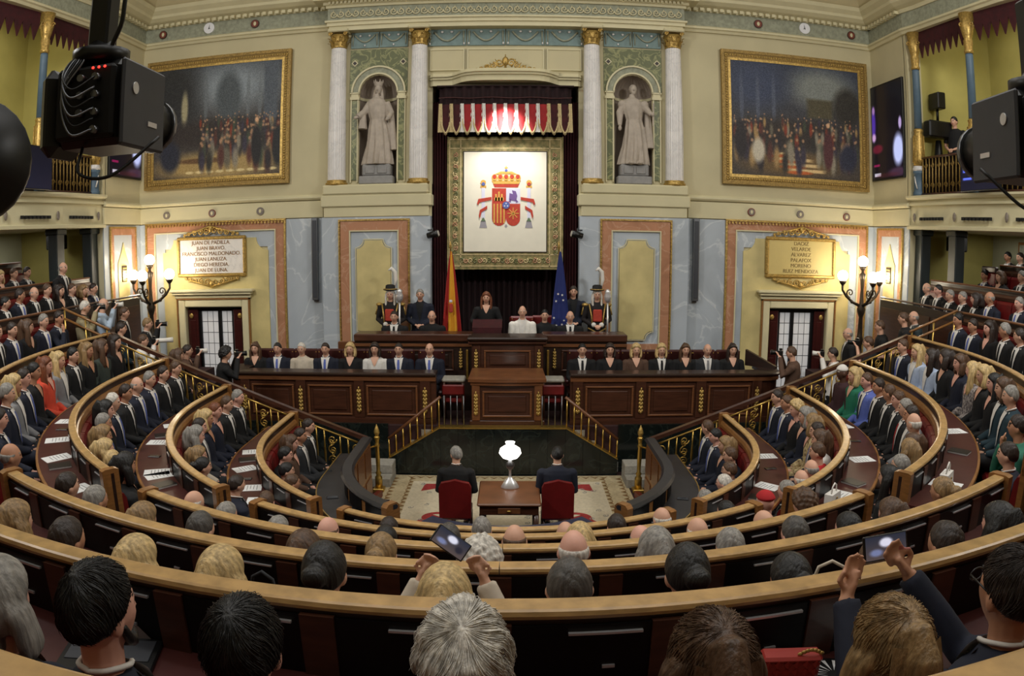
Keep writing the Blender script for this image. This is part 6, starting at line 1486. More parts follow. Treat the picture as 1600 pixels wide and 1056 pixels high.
PEOPLE = [
 (-6.12, 9.9, -2.72, -89, 0, 'long', 'dkbrown', 'black', 'f', 'lap', 1.05, 'seated person in black, first from the railing, left wing fourth row', 'fair'),
 (-6.12, 9.48, -2.72, -89, 35, 'long', 'brown', 'greygreen', 'f', 'lap', 1.04, 'seated person in a grey green top, second from the railing, left wing fourth row', 'tan'),
 (-6.11, 9.05, -2.72, -88, 0, 'long', 'dkblond', 'black', 'f', 'lap', 1.05, 'seated person in black, third from the railing, left wing fourth row', 'tan'),
 (-6.09, 8.63, -2.72, -84, 0, 'short', 'black', 'black_suit', 'm', 'lap', 1.05, 'seated person in a black suit, fourth from the railing, left wing fourth row', 'fair'),
 (-6.04, 8.2, -2.72, -80, 0, 'long', 'blond', 'grey_jacket', 'f', 'lap', 1.05, 'seated person in a grey jacket, fifth from the railing, left wing fourth row', 'fair'),
 (-5.96, 7.78, -2.72, -76, 0, 'long', 'auburn', 'coral', 'f', 'lap', 1.05, 'seated person in a coral red dress, sixth from the railing, left wing fourth row', 'pink'),
 (-5.85, 7.37, -2.72, -72, 0, 'bun', 'black', 'black', 'f', 'lap', 1.05, 'seated person in black, seventh from the railing, left wing fourth row', 'tan'),
 (-5.71, 6.97, -2.72, -68, 0, 'short', 'dkbrown', 'navy_suit', 'm', 'lap', 1.05, 'seated person in a navy suit, eighth from the railing, left wing fourth row', 'pink'),
 (-5.34, 6.19, -2.72, -60, 0, 'short', 'grey', 'navy_suit', 'm', 'lap', 1.04, 'seated person in a navy suit, tenth from the railing, left wing fourth row', 'fair'),
 (-5.54, 6.57, -2.72, -64, 0, 'bob', 'blond', 'grey_jacket', 'f', 'lap', 1.05, 'seated person in a grey jacket, ninth from the railing, left wing fourth row', 'tan'),
 (-3.95, 4.51, -2.72, -40, 0, 'bald', 'grey', 'navy_suit', 'm', 'lap', 0.95, 'seated person in a navy suit, twelfth from the railing, left wing fourth row', 'tan'),
 (-4.84, 5.43, -2.72, -52, 0, 'short', 'dkbrown', 'navy_suit', 'm', 'knees', 0.98, 'seated person in a navy suit, eleventh from the railing, left wing fourth row', 'pink'),
 (-5.06, 9.9, -3.11, -89, 0, 'short', 'brown', 'black_suit', 'm', 'lap', 1.05, 'seated person in a black suit, first from the railing, left wing third row', 'fair'),
 (-5.06, 9.47, -3.11, -89, 0, 'short', 'dkbrown', 'black_suit', 'm', 'lap', 1.05, 'seated person in a black suit, second from the railing, left wing third row', 'fair'),
 (-5.06, 9.04, -3.11, -88, 0, 'short', 'grey', 'navy_suit', 'm', 'lap', 1.05, 'seated person in a navy suit, third from the railing, left wing third row', 'fair'),
 (-5.03, 8.61, -3.11, -83, 0, 'bald', 'grey', 'navy_suit', 'm', 'lap', 1.05, 'seated person in a navy suit, fourth from the railing, left wing third row', 'fair'),
 (-4.97, 8.19, -3.11, -78, 0, 'short', 'dkbrown', 'black_suit', 'm', 'lap', 1.04, 'seated person in a black suit, fifth from the railing, left wing third row', 'tan'),
 (-4.81, 7.59, -3.11, -71, 0, 'short', 'white', 'navy_suit', 'm', 'lap', 1.05, 'seated person in a navy suit, sixth from the railing, left wing third row', 'fair'),
 (-4.66, 7.18, -3.11, -66, 0, 'long', 'black', 'black', 'f', 'lap', 1.05, 'seated person in black, seventh from the railing, left wing third row', 'pink'),
 (-4.47, 6.8, -3.11, -61, 0, 'short', 'grey', 'navy_suit', 'm', 'lap', 1.01, 'seated person in a navy suit, eighth from the railing, left wing third row', 'tan'),
 (-4.25, 6.43, -3.11, -56, 0, 'bob', 'dkblond', 'black', 'f', 'lap', 0.98, 'seated person in black, ninth from the railing, left wing third row', 'tan'),
 (-4.01, 6.07, -3.11, -51, 0, 'bob', 'blond', 'grey_jacket', 'f', 'lap', 0.95, 'seated person in a grey jacket, tenth from the railing, left wing third row', 'pink'),
 (-3.73, 5.75, -3.11, -47, 35, 'short', 'blond', 'navy_suit', 'm', 'lap', 0.95, 'seated person in a navy suit, eleventh from the railing, left wing third row', 'pink'),
 (-4.0, 9.78, -3.5, -89, 0, 'short', 'grey', 'black_suit', 'm', 'lap', 1.05, 'seated person in a black suit, first from the railing, left wing second row', 'pink'),
 (-4.0, 9.35, -3.5, -89, 0, 'short', 'brown', 'black_suit', 'm', 'lap', 1.05, 'seated person in a black suit, second from the railing, left wing second row', 'fair'),
 (-4.0, 8.92, -3.5, -85, 0, 'short', 'auburn', 'navy_dress', 'f', 'lap', 1.05, 'seated person in a navy dress, third from the railing, left wing second row', 'pink'),
 (-3.95, 8.49, -3.5, -79, 0, 'bob', 'blond', 'navy_dress', 'f', 'lap', 1.05, 'seated person in a navy dress, fourth from the railing, left wing second row', 'tan'),
 (-3.86, 8.07, -3.5, -73, 0, 'short', 'dkbrown', 'charcoal_suit', 'm', 'lap', 1.05, 'seated person in a charcoal suit, fifth from the railing, left wing second row', 'pink'),
 (-3.72, 7.67, -3.5, -67, 0, 'bob', 'grey', 'beige', 'f', 'lap', 1.05, 'seated person in beige, sixth from the railing, left wing second row', 'pink'),
 (-3.53, 7.28, -3.5, -61, 0, 'bob', 'dkblond', 'black', 'f', 'lap', 0.95, 'seated person in black, seventh from the railing, left wing second row', 'pink'),
 (-3.31, 6.91, -3.5, -55, 0, 'bun', 'black', 'black', 'f', 'lap', 0.95, 'seated person in black, eighth from the railing, left wing second row', 'fair'),
 (-2.95, 9.85, -3.9, -89, 0, 'short', 'dkbrown', 'black_suit', 'm', 'lap', 1.03, 'seated person in a black suit, first from the railing, left wing innermost row', 'fair'),
 (-2.95, 9.42, -3.9, -89, 0, 'short', 'dkbrown', 'charcoal_suit', 'm', 'crossed', 1.01, 'seated person in a charcoal suit legs crossed, second from the railing, left wing innermost row', 'tan'),
 (-2.95, 8.99, -3.9, -85, 0, 'long', 'brown', 'brown_top', 'f', 'lap', 1.02, 'seated person in a brown top, third from the railing, left wing innermost row', 'pink'),
 (-2.87, 8.46, -3.9, -75, 0, 'short', 'black', 'black_suit', 'm', 'lap', 1.02, 'seated person in a black suit, fourth from the railing, left wing innermost row', 'pink'),
 (-2.73, 8.05, -3.9, -67, 0, 'short', 'black', 'navy_suit', 'm', 'lap', 0.96, 'seated person in a navy suit, fifth from the railing, left wing innermost row', 'fair'),
 (-2.54, 7.66, -3.9, -58, 0, 'short', 'brown', 'black_suit', 'm', 'lap', 0.95, 'seated person in a black suit, sixth from the railing, left wing innermost row', 'tan'),
 (-7.17, 9.4, -2.33, -89, 0, 'short', 'grey', 'navy_suit', 'm', 'lap', 1.05, 'seated person in a navy suit, second from the railing, left wing fifth row', 'fair'),
 (-7.17, 9.83, -2.33, -89, 0, 'short', 'dkbrown', 'navy_suit', 'm', 'chin', 1.05, 'seated person in a navy suit leaning, first from the railing, left wing fifth row', 'tan'),
 (-7.14, 8.54, -2.33, -84, 0, 'short', 'dkbrown', 'navy_suit', 'm', 'lap', 1.03, 'seated person in a navy suit, fourth from the railing, left wing fifth row', 'fair'),
 (-7.09, 8.12, -2.33, -81, 0, 'short', 'brown', 'black_suit', 'm', 'lap', 1.05, 'seated person in a black suit, fifth from the railing, left wing fifth row', 'fair'),
 (-7.17, 8.97, -2.33, -88, 35, 'long', 'brown', 'black', 'f', 'lap', 1.02, 'seated person in black, third from the railing, left wing fifth row', 'fair'),
 (-8.22, 11.77, -1.94, -90, 0, 'short', 'brown', 'black_suit', 'm', 'lap', 1.0, 'seated person in a black suit, third from the railing, left wing sixth row', 'fair'),
 (-8.22, 12.17, -1.94, -90, 0, 'bob', 'dkblond', 'brown_top', 'f', 'lap', 0.95, 'seated person in a brown top, second from the railing, left wing sixth row', 'fair'),
 (-8.22, 12.55, -1.94, -90, 0, 'short', 'dkbrown', 'navy_suit', 'm', 'lap', 0.96, 'seated person in a navy suit, first from the railing, left wing sixth row', 'fair'),
 (-8.22, 11.36, -1.94, -89, 0, 'long', 'dkbrown', 'black', 'f', 'lap', 1.0, 'seated person in black, fourth from the railing, left wing sixth row', 'fair'),
 (-8.22, 10.95, -1.94, -89, 0, 'short', 'brown', 'black_suit', 'm', 'lap', 1.04, 'seated person in a black suit, fifth from the railing, left wing sixth row', 'fair'),
 (-8.22, 10.54, -1.94, -89, 0, 'bald', 'grey', 'black_suit', 'm', 'lap', 1.02, 'seated person in a black suit, sixth from the railing, left wing sixth row', 'fair'),
 (-8.22, 10.12, -1.94, -89, 35, 'short', 'dkbrown', 'navy_suit', 'm', 'lap', 1.02, 'seated person in a navy suit, seventh from the railing, left wing sixth row', 'tan'),
 (-8.22, 9.27, -1.94, -89, 35, 'bob', 'brown', 'black', 'f', 'lap', 1.01, 'seated person in black, ninth from the railing, left wing sixth row', 'fair'),
 (-8.22, 8.84, -1.94, -87, 35, 'short', 'brown', 'black_suit', 'm', 'lap', 1.03, 'seated person in a black suit, tenth from the railing, left wing sixth row', 'fair'),
 (-8.22, 9.7, -1.94, -89, 35, 'short', 'black', 'black_suit', 'm', 'lap', 0.95, 'seated person in a black suit, eighth from the railing, left wing sixth row', 'fair'),
 (-9.28, 11.7, -1.55, -90, 0, 'short', 'dkbrown', 'black_suit', 'm', 'lap', 0.97, 'seated person in a black suit, first from the railing, left wing seventh row', 'fair'),
 (-9.28, 10.84, -1.55, -89, 0, 'bob', 'blond', 'black', 'f', 'lap', 0.95, 'seated person in black, third from the railing, left wing seventh row', 'fair'),
 (-9.28, 11.27, -1.55, -90, 0, 'short', 'brown', 'black_suit', 'm', 'lap', 0.97, 'seated person in a black suit, second from the railing, left wing seventh row', 'fair'),
 (6.02, 9.9, -2.72, 89, 0, 'short', 'brown', 'navy_suit', 'm', 'lap', 1.03, 'seated person in a navy suit, first from the railing, right wing fourth row', 'fair'),
 (6.02, 9.47, -2.72, 89, 0, 'long', 'blond', 'pale_blue', 'f', 'lap', 1.01, 'seated person in pale blue, second from the railing, right wing fourth row', 'fair'),
 (6.01, 9.04, -2.72, 88, -35, 'long', 'dkbrown', 'pale_blue', 'f', 'lap', 1.01, 'seated person in pale blue, third from the railing, right wing fourth row', 'fair'),
 (5.99, 8.62, -2.72, 84, -35, 'bob', 'dkbrown', 'black', 'f', 'lap', 1.05, 'seated person in black, fourth from the railing, right wing fourth row', 'fair'),
 (5.94, 8.19, -2.72, 80, 0, 'bob', 'brown', 'navy_dress', 'f', 'lap', 1.05, 'seated person in a navy dress, fifth from the railing, right wing fourth row', 'pink'),
 (5.86, 7.77, -2.72, 76, -35, 'long', 'blond', 'patterned', 'f', 'lap', 1.03, 'seated person in a patterned top, sixth from the railing, right wing fourth row', 'pink'),
 (5.74, 7.36, -2.72, 72, 0, 'bob', 'blond', 'black', 'f', 'lap', 1.05, 'seated person in black, seventh from the railing, right wing fourth row', 'fair'),
 (5.6, 6.95, -2.72, 68, 0, 'long', 'black', 'black', 'f', 'lap', 1.03, 'seated person in black, eighth from the railing, right wing fourth row', 'pink'),
 (5.43, 6.56, -2.72, 64, 0, 'bob', 'brown', 'teal_suit', 'f', 'lap', 1.05, 'seated person in a dark teal jacket, ninth from the railing, right wing fourth row', 'fair'),
 (5.24, 6.18, -2.72, 60, 0, 'short', 'grey', 'teal_suit', 'm', 'lap', 1.05, 'seated person in a dark teal jacket, tenth from the railing, right wing fourth row', 'fair'),
 (4.56, 5.21, -2.72, 49, -35, 'short', 'dkbrown', 'green_top', 'm', 'chin', 1.0, 'seated person in a green top leaning, eleventh from the railing, right wing fourth row', 'tan'),
 (3.99, 4.63, -2.72, 41, 0, 'short', 'dkbrown', 'navy_suit', 'm', 'lap', 0.95, 'seated person in a navy suit, twelfth from the railing, right wing fourth row', 'fair'),
 (4.96, 9.9, -3.11, 89, 0, 'cap', 'white', 'maroon', 'm', 'lap', 1.02, 'seated person in maroon, first from the railing, right wing third row', 'brown'),
 (4.96, 9.49, -3.11, 89, 0, 'bob', 'blond', 'green_dress', 'f', 'lap', 1.05, 'seated person in a green dress, second from the railing, right wing third row', 'fair'),
 (4.96, 9.08, -3.11, 88, 0, 'short', 'brown', 'blue_suit', 'm', 'lap', 1.05, 'seated person in a bright blue suit, third from the railing, right wing third row', 'pink'),
 (4.94, 8.68, -3.11, 83, 0, 'short', 'dkbrown', 'black_suit', 'm', 'lap', 1.05, 'seated person in a black suit, fourth from the railing, right wing third row', 'tan'),
 (4.88, 8.27, -3.11, 79, -35, 'short', 'brown', 'black_suit', 'm', 'lap', 1.05, 'seated person in a black suit, fifth from the railing, right wing third row', 'tan'),
 (4.79, 7.87, -3.11, 74, 0, 'short', 'brown', 'black_suit', 'm', 'lap', 1.05, 'seated person in a black suit, sixth from the railing, right wing third row', 'pink'),
 (4.67, 7.48, -3.11, 69, 0, 'short', 'grey', 'redtie_suit', 'm', 'lap', 1.04, 'seated person in black and red tie, seventh from the railing, right wing third row', 'fair'),
 (4.52, 7.09, -3.11, 65, 0, 'short', 'dkbrown', 'grey_jacket', 'm', 'lap', 1.05, 'seated person in a grey jacket, eighth from the railing, right wing third row', 'tan'),
 (4.33, 6.72, -3.11, 60, -35, 'bald', 'white', 'brown_suit', 'm', 'lap', 1.05, 'seated person in a brown jacket, ninth from the railing, right wing third row', 'fair'),
 (3.87, 6.03, -3.11, 51, -35, 'bob', 'dkblond', 'grey_jacket', 'f', 'lap', 0.98, 'seated person in a grey jacket, eleventh from the railing, right wing third row', 'pink'),
 (4.12, 6.37, -3.11, 55, 0, 'long', 'brown', 'black', 'f', 'lap', 0.95, 'seated person in black, tenth from the railing, right wing third row', 'fair'),
 (3.29, 5.41, -3.11, 41, 0, 'long', 'black', 'black', 'f', 'lap', 0.95, 'seated person in black, thirteenth from the railing, right wing third row', 'fair'),
 (3.59, 5.71, -3.11, 46, 0, 'short', 'grey', 'black_suit', 'm', 'lap', 0.95, 'seated person in a black suit, twelfth from the railing, right wing third row', 'fair'),
 (3.91, 9.9, -3.5, 89, 0, 'short', 'dkbrown', 'navy_suit', 'm', 'lap', 1.05, 'seated person in a navy suit, first from the railing, right wing second row', 'fair'),
 (3.91, 9.51, -3.5, 89, 0, 'short', 'brown', 'navy_suit', 'm', 'lap', 1.05, 'seated person in a navy suit, second from the railing, right wing second row', 'tan'),
 (3.9, 9.12, -3.5, 88, 0, 'curly', 'blond', 'black', 'f', 'lap', 1.05, 'seated person in black, third from the railing, right wing second row', 'pink'),
 (3.88, 8.74, -3.5, 83, 0, 'bob', 'grey', 'navy_dress', 'f', 'lap', 1.05, 'seated person in a navy dress, fourth from the railing, right wing second row', 'fair'),
 (3.82, 8.35, -3.5, 77, -35, 'bob', 'dkblond', 'pattern2', 'f', 'lap', 1.05, 'seated person in a yellow patterned dress, fifth from the railing, right wing second row', 'pink'),
 (3.72, 7.97, -3.5, 72, 0, 'short', 'dkbrown', 'navy_suit', 'm', 'lap', 1.05, 'seated person in a navy suit, sixth from the railing, right wing second row', 'fair'),
 (3.59, 7.6, -3.5, 66, 0, 'long', 'brown', 'white_blouse', 'f', 'lap', 1.05, 'seated person in a white blouse, seventh from the railing, right wing second row', 'fair'),
 (3.41, 7.24, -3.5, 60, 0, 'short', 'brown', 'red_top', 'm', 'lap', 1.02, 'seated person in a red top, eighth from the railing, right wing second row', 'fair'),
 (3.2, 6.9, -3.5, 54, -35, 'bald', 'grey', 'red_top', 'm', 'lap', 0.95, 'seated person in a red top, ninth from the railing, right wing second row', 'fair'),
 (2.95, 6.58, -3.5, 49, -35, 'bald', 'white', 'black_suit', 'm', 'lap', 0.95, 'seated person in a black suit, tenth from the railing, right wing second row', 'fair'),
 (2.67, 6.28, -3.5, 43, 0, 'short', 'grey', 'black_suit', 'm', 'lap', 0.95, 'seated person in a black suit, eleventh from the railing, right wing second row', 'pink'),
 (2.35, 6.01, -3.5, 37, 0, 'redcap', 'white', 'black', 'm', 'lap', 0.95, 'seated person in black, twelfth from the railing, right wing second row', 'pink'),
 (2.85, 9.9, -3.9, 89, -35, 'short', 'brown', 'navy_suit', 'm', 'lap', 1.02, 'seated person in a navy suit, first from the railing, right wing innermost row', 'fair'),
 (2.85, 9.47, -3.9, 89, 0, 'short', 'black', 'navy_suit', 'm', 'lap', 1.01, 'seated person in a navy suit, second from the railing, right wing innermost row', 'pink'),
 (2.85, 8.98, -3.9, 85, 0, 'bob', 'dkblond', 'navy_dress', 'f', 'lap', 1.02, 'seated person in a navy dress, third from the railing, right wing innermost row', 'fair'),
 (2.78, 8.51, -3.9, 76, 0, 'short', 'brown', 'navy_suit', 'm', 'lap', 1.02, 'seated person in a navy suit, fourth from the railing, right wing innermost row', 'fair'),
 (2.65, 8.1, -3.9, 68, 0, 'short', 'brown', 'navy_suit', 'm', 'lap', 0.97, 'seated person in a navy suit, fifth from the railing, right wing innermost row', 'fair'),
 (2.47, 7.71, -3.9, 59, 0, 'short', 'white', 'navy_suit', 'm', 'lap', 0.95, 'seated person in a navy suit, sixth from the railing, right wing innermost row', 'pink'),
 (2.11, 7.21, -3.9, 47, 0, 'short', 'grey', 'black_suit', 'm', 'lap', 0.95, 'seated person in a black suit, seventh from the railing, right wing innermost row', 'fair'),
 (7.07, 9.9, -2.33, 89, 0, 'short', 'black', 'navy_suit', 'm', 'lap', 1.05, 'seated person in a navy suit, first from the railing, right wing fifth row', 'tan'),
 (7.07, 9.47, -2.33, 89, 0, 'short', 'dkbrown', 'navy_suit', 'm', 'lap', 1.02, 'seated person in a navy suit, second from the railing, right wing fifth row', 'tan'),
 (7.07, 9.04, -2.33, 88, 0, 'long', 'dkbrown', 'black', 'f', 'lap', 1.03, 'seated person in black, third from the railing, right wing fifth row', 'pink'),
 (7.05, 8.61, -2.33, 85, -35, 'short', 'grey', 'black_suit', 'm', 'lap', 1.05, 'seated person in a black suit, fourth from the railing, right wing fifth row', 'tan'),
 (7.0, 8.19, -2.33, 81, -35, 'short', 'dkbrown', 'black_suit', 'm', 'lap', 1.03, 'seated person in a black suit, fifth from the railing, right wing fifth row', 'fair'),
 (6.93, 7.76, -2.33, 78, 0, 'short', 'dkbrown', 'white_blouse', 'm', 'lap', 0.95, 'seated person in a white blouse, sixth from the railing, right wing fifth row', 'fair'),
 (8.12, 12.12, -1.94, 90, 0, 'short', 'black', 'black_suit', 'm', 'lap', 1.0, 'seated person in a black suit, second from the railing, right wing sixth row', 'pink'),
 (8.12, 12.55, -1.94, 90, 0, 'bald', 'grey', 'black_suit', 'm', 'lap', 1.0, 'seated person in a black suit, first from the railing, right wing sixth row', 'fair'),
 (8.12, 11.7, -1.94, 90, 0, 'short', 'grey', 'black_suit', 'm', 'lap', 0.95, 'seated person in a black suit, third from the railing, right wing sixth row', 'fair'),
 (8.12, 11.27, -1.94, 89, 0, 'short', 'grey', 'black_suit', 'm', 'lap', 0.95, 'seated person in a black suit, fourth from the railing, right wing sixth row', 'fair'),
 (8.12, 10.85, -1.94, 89, -35, 'bob', 'dkbrown', 'black_suit', 'f', 'lap', 0.95, 'seated person in a black suit, fifth from the railing, right wing sixth row', 'pink'),
 (8.12, 10.42, -1.94, 89, -35, 'bald', 'grey', 'navy_suit', 'm', 'lap', 1.0, 'seated person in a navy suit, sixth from the railing, right wing sixth row', 'tan'),
 (8.12, 9.58, -1.94, 89, 0, 'short', 'grey', 'navy_suit', 'm', 'lap', 0.99, 'seated person in a navy suit, seventh from the railing, right wing sixth row', 'pink'),
 (9.18, 11.99, -1.55, 90, 0, 'short', 'black', 'navy_suit', 'm', 'lap', 0.95, 'seated person in a navy suit, first from the railing, right wing seventh row', 'tan'),
 (9.18, 11.49, -1.55, 90, 0, 'bob', 'brown', 'black', 'f', 'lap', 0.95, 'seated person in black, second from the railing, right wing seventh row', 'fair'),
 (9.18, 10.8, -1.55, 89, 0, 'short', 'grey', 'black_suit', 'm', 'lap', 0.99, 'seated person in a black suit, third from the railing, right wing seventh row', 'fair'),
 (10.23, 12.55, -1.16, 90, 0, 'short', 'black', 'black_suit', 'm', 'lap', 0.95, 'seated person in a black suit, first from the railing, right wing rearmost row', 'tan'),
 (10.23, 12.12, -1.16, 90, 0, 'short', 'dkbrown', 'black_suit', 'm', 'lap', 0.95, 'seated person in a black suit, second from the railing, right wing rearmost row', 'fair'),
 (10.23, 11.69, -1.16, 90, 0, 'short', 'brown', 'black_suit', 'm', 'lap', 0.95, 'seated person in a black suit, third from the railing, right wing rearmost row', 'fair'),
 (-1.26, 1.27, -1.94, -9, 0, 'bob', 'grey', 'black', 'f', 'lap', 0.92, 'person in black seen from behind, first from left, nearest row', 'pink'),
 (-0.9, 1.22, -1.94, -6, -18, 'nbeard', 'black', 'navy_suit', 'm', 'lap', 0.97, 'person in a navy suit seen from behind, second from left, nearest row', 'pink'),
 (-0.54, 1.19, -1.94, -4, 0, 'nslick', 'black', 'black_suit', 'm', 'lap', 0.95, 'person in a black suit seen from behind, third from left, nearest row', 'pink'),
 (-0.09, 1.18, -1.94, 0, 0, 'nwhite', 'white', 'black_suit', 'm', 'lap', 0.96, 'person in a black suit seen from behind, fourth from left, nearest row', 'tan'),
 (0.4, 1.19, -1.94, 3, 0, 'nlong', 'brown', 'black', 'f', 'lap', 0.93, 'person in black seen from behind, fifth from left, nearest row', 'pink'),
 (0.84, 1.23, -1.94, 6, 0, 'nbob', 'dkblond', 'beige', 'f', 'lap', 0.9, 'person in beige seen from behind, sixth from left, nearest row', 'pink'),
 (1.2, 1.27, -1.94, 9, 0, 'nshort', 'dkbrown', 'navy_suit', 'm', 'phone2', 0.96, 'person in a navy suit seen from behind raising a phone, seventh from left, nearest row', 'tan'),
 (-2.34, 2.62, -2.33, -19, 0, 'long', 'dkblond', 'black', 'f', 'lap', 0.9, 'person in black seen from behind, first from left, second nearest row', 'fair'),
 (-1.93, 2.49, -2.33, -16, 0, 'short', 'dkbrown', 'black_suit', 'm', 'lap', 0.91, 'person in a black suit seen from behind, second from left, second nearest row', 'tan'),
 (-1.51, 2.39, -2.33, -12, 0, 'bob', 'blond', 'black', 'f', 'lap', 0.9, 'person in black seen from behind, third from left, second nearest row', 'fair'),
 (-1.09, 2.31, -2.33, -9, 0, 'bob', 'blond', 'black', 'f', 'lap', 0.92, 'person in black seen from behind, fourth from left, second nearest row', 'fair'),
 (-0.66, 2.26, -2.33, -5, 0, 'bun', 'black', 'black', 'f', 'lap', 0.98, 'person in black seen from behind, fifth from left, second nearest row', 'fair'),
 (-0.23, 2.23, -2.33, -2, 0, 'bob', 'blond', 'beige', 'f', 'phone', 0.93, 'person in beige seen from behind raising a phone, sixth from left, second nearest row', 'fair'),
 (0.2, 2.23, -2.33, 2, 0, 'short', 'greydk', 'black_suit', 'm', 'lap', 0.96, 'person in a black suit seen from behind, seventh from left, second nearest row', 'fair'),
 (0.62, 2.26, -2.33, 6, 0, 'bun', 'black', 'black', 'f', 'lap', 0.98, 'person in black seen from behind, eighth from left, second nearest row', 'fair'),
 (1.05, 2.32, -2.33, 9, 0, 'bun', 'black', 'black', 'f', 'lap', 0.91, 'person in black seen from behind, ninth from left, second nearest row', 'tan'),
 (1.47, 2.4, -2.33, 13, 0, 'short', 'brown', 'black_suit', 'm', 'lap', 0.9, 'person in a black suit seen from behind, tenth from left, second nearest row', 'tan'),
 (1.89, 2.51, -2.33, 16, 0, 'short', 'dkbrown', 'black_suit', 'm', 'lap', 0.9, 'person in a black suit seen from behind, eleventh from left, second nearest row', 'tan'),
 (2.3, 2.64, -2.33, 20, 0, 'long', 'black', 'black', 'f', 'lap', 0.9, 'person in black seen from behind, twelfth from left, second nearest row', 'pink'),
 (-3.13, 4.16, -2.72, -31, 0, 'short', 'dkbrown', 'black_suit', 'm', 'lap', 0.9, 'person in a black suit seen from behind, first from left, third nearest row', 'fair'),
 (-2.75, 3.95, -2.72, -27, 0, 'short', 'grey', 'black_suit', 'm', 'lap', 0.9, 'person in a black suit seen from behind, second from left, third nearest row', 'tan'),
 (-2.24, 3.71, -2.72, -22, 0, 'bob', 'dkblond', 'black', 'f', 'lap', 0.9, 'person in black seen from behind, third from left, third nearest row', 'fair'),
 (-1.76, 3.54, -2.72, -17, 0, 'short', 'greydk', 'black_suit', 'm', 'lap', 0.94, 'person in a black suit seen from behind, fourth from left, third nearest row', 'fair'),
 (-1.09, 3.38, -2.72, -10, 0, 'bob', 'brown', 'black', 'f', 'lap', 0.93, 'person in black seen from behind, fifth from left, third nearest row', 'tan'),
 (-0.66, 3.32, -2.72, -6, 0, 'bun', 'dkblond', 'black', 'f', 'lap', 0.96, 'person in black seen from behind, sixth from left, third nearest row', 'fair'),
 (-0.15, 3.29, -2.72, -1, 0, 'curly', 'white', 'grey_jacket', 'f', 'lap', 0.95, 'person in a grey jacket seen from behind, seventh from left, third nearest row', 'fair'),
 (0.31, 3.3, -2.72, 3, 0, 'bald', 'white', 'black_suit', 'm', 'lap', 0.99, 'person in a black suit seen from behind, eighth from left, third nearest row', 'pink'),
 (0.74, 3.34, -2.72, 8, 0, 'bob', 'grey', 'black', 'f', 'lap', 0.97, 'person in black seen from behind, ninth from left, third nearest row', 'fair'),
 (1.16, 3.41, -2.72, 12, 0, 'short', 'grey', 'black_suit', 'm', 'lap', 0.94, 'person in a black suit seen from behind, tenth from left, third nearest row', 'fair'),
 (1.58, 3.52, -2.72, 16, 0, 'short', 'greydk', 'black_suit', 'm', 'lap', 0.94, 'person in a black suit seen from behind, eleventh from left, third nearest row', 'pink'),
 (1.99, 3.65, -2.72, 20, 0, 'bun', 'black', 'black', 'f', 'lap', 0.9, 'person in black seen from behind, twelfth from left, third nearest row', 'pink'),
 (2.38, 3.81, -2.72, 24, 0, 'long', 'brown', 'black', 'f', 'lap', 0.9, 'person in black seen from behind, thirteenth from left, third nearest row', 'pink'),
 (2.99, 4.13, -2.72, 31, 0, 'bun', 'dkblond', 'black', 'f', 'lap', 0.9, 'person in black seen from behind, fourteenth from left, third nearest row', 'tan'),
 (-2.53, 5.03, -3.11, -31, 0, 'bald', 'white', 'black_suit', 'm', 'lap', 0.9, 'person in a black suit seen from behind, first from left, fourth nearest row', 'fair'),
 (-2.16, 4.83, -3.11, -26, 0, 'short', 'grey', 'black_suit', 'm', 'lap', 0.9, 'person in a black suit seen from behind, second from left, fourth nearest row', 'fair'),
 (-1.67, 4.62, -3.11, -19, 0, 'short', 'grey', 'black_suit', 'm', 'lap', 0.9, 'person in a black suit seen from behind, third from left, fourth nearest row', 'fair'),
 (-1.26, 4.49, -3.11, -14, 0, 'bald', 'brown', 'black_suit', 'm', 'lap', 0.95, 'person in a black suit seen from behind, fourth from left, fourth nearest row', 'pink'),
 (-0.84, 4.41, -3.11, -9, 0, 'short', 'black', 'black_suit', 'm', 'lap', 0.94, 'person in a black suit seen from behind, fifth from left, fourth nearest row', 'fair'),
 (-0.41, 4.35, -3.11, -4, 0, 'short', 'greydk', 'black_suit', 'm', 'lap', 0.98, 'person in a black suit seen from behind, sixth from left, fourth nearest row', 'pink'),
 (0.02, 4.34, -3.11, 1, 0, 'bald', 'brown', 'black_suit', 'm', 'lap', 0.98, 'person in a black suit seen from behind, seventh from left, fourth nearest row', 'fair'),
 (0.45, 4.37, -3.11, 6, 0, 'bob', 'blond', 'black', 'f', 'lap', 0.97, 'person in black seen from behind, eighth from left, fourth nearest row', 'fair'),
 (0.87, 4.43, -3.11, 11, 0, 'bald', 'grey', 'black_suit', 'm', 'lap', 0.94, 'person in a black suit seen from behind, ninth from left, fourth nearest row', 'pink'),
 (1.29, 4.53, -3.11, 16, 0, 'bald', 'white', 'black_suit', 'm', 'lap', 0.94, 'person in a black suit seen from behind, tenth from left, fourth nearest row', 'fair'),
 (1.86, 4.74, -3.11, 23, 0, 'bald', 'white', 'white_blouse', 'm', 'lap', 0.9, 'person in a white blouse seen from behind, eleventh from left, fourth nearest row', 'fair'),
 (2.25, 4.92, -3.11, 28, 0, 'curly', 'brown', 'brown_top', 'f', 'lap', 0.95, 'person in a brown top seen from behind, twelfth from left, fourth nearest row', 'fair'),
 (-2.79, 6.58, -3.5, -46, 0, 'short', 'dkbrown', 'navy_suit', 'm', 'lap', 0.9, 'person in a navy suit seen from behind, first from left, fifth nearest row', 'fair'),
 (-2.32, 6.16, -3.5, -36, 35, 'short', 'brown', 'black_suit', 'm', 'lap', 0.9, 'person in a black suit seen from behind, second from left, fifth nearest row', 'pink'),
 (-1.02, 5.52, -3.5, -15, 0, 'short', 'dkbrown', 'black_suit', 'm', 'lap', 0.94, 'person in a black suit seen from behind, third from left, fifth nearest row', 'fair'),
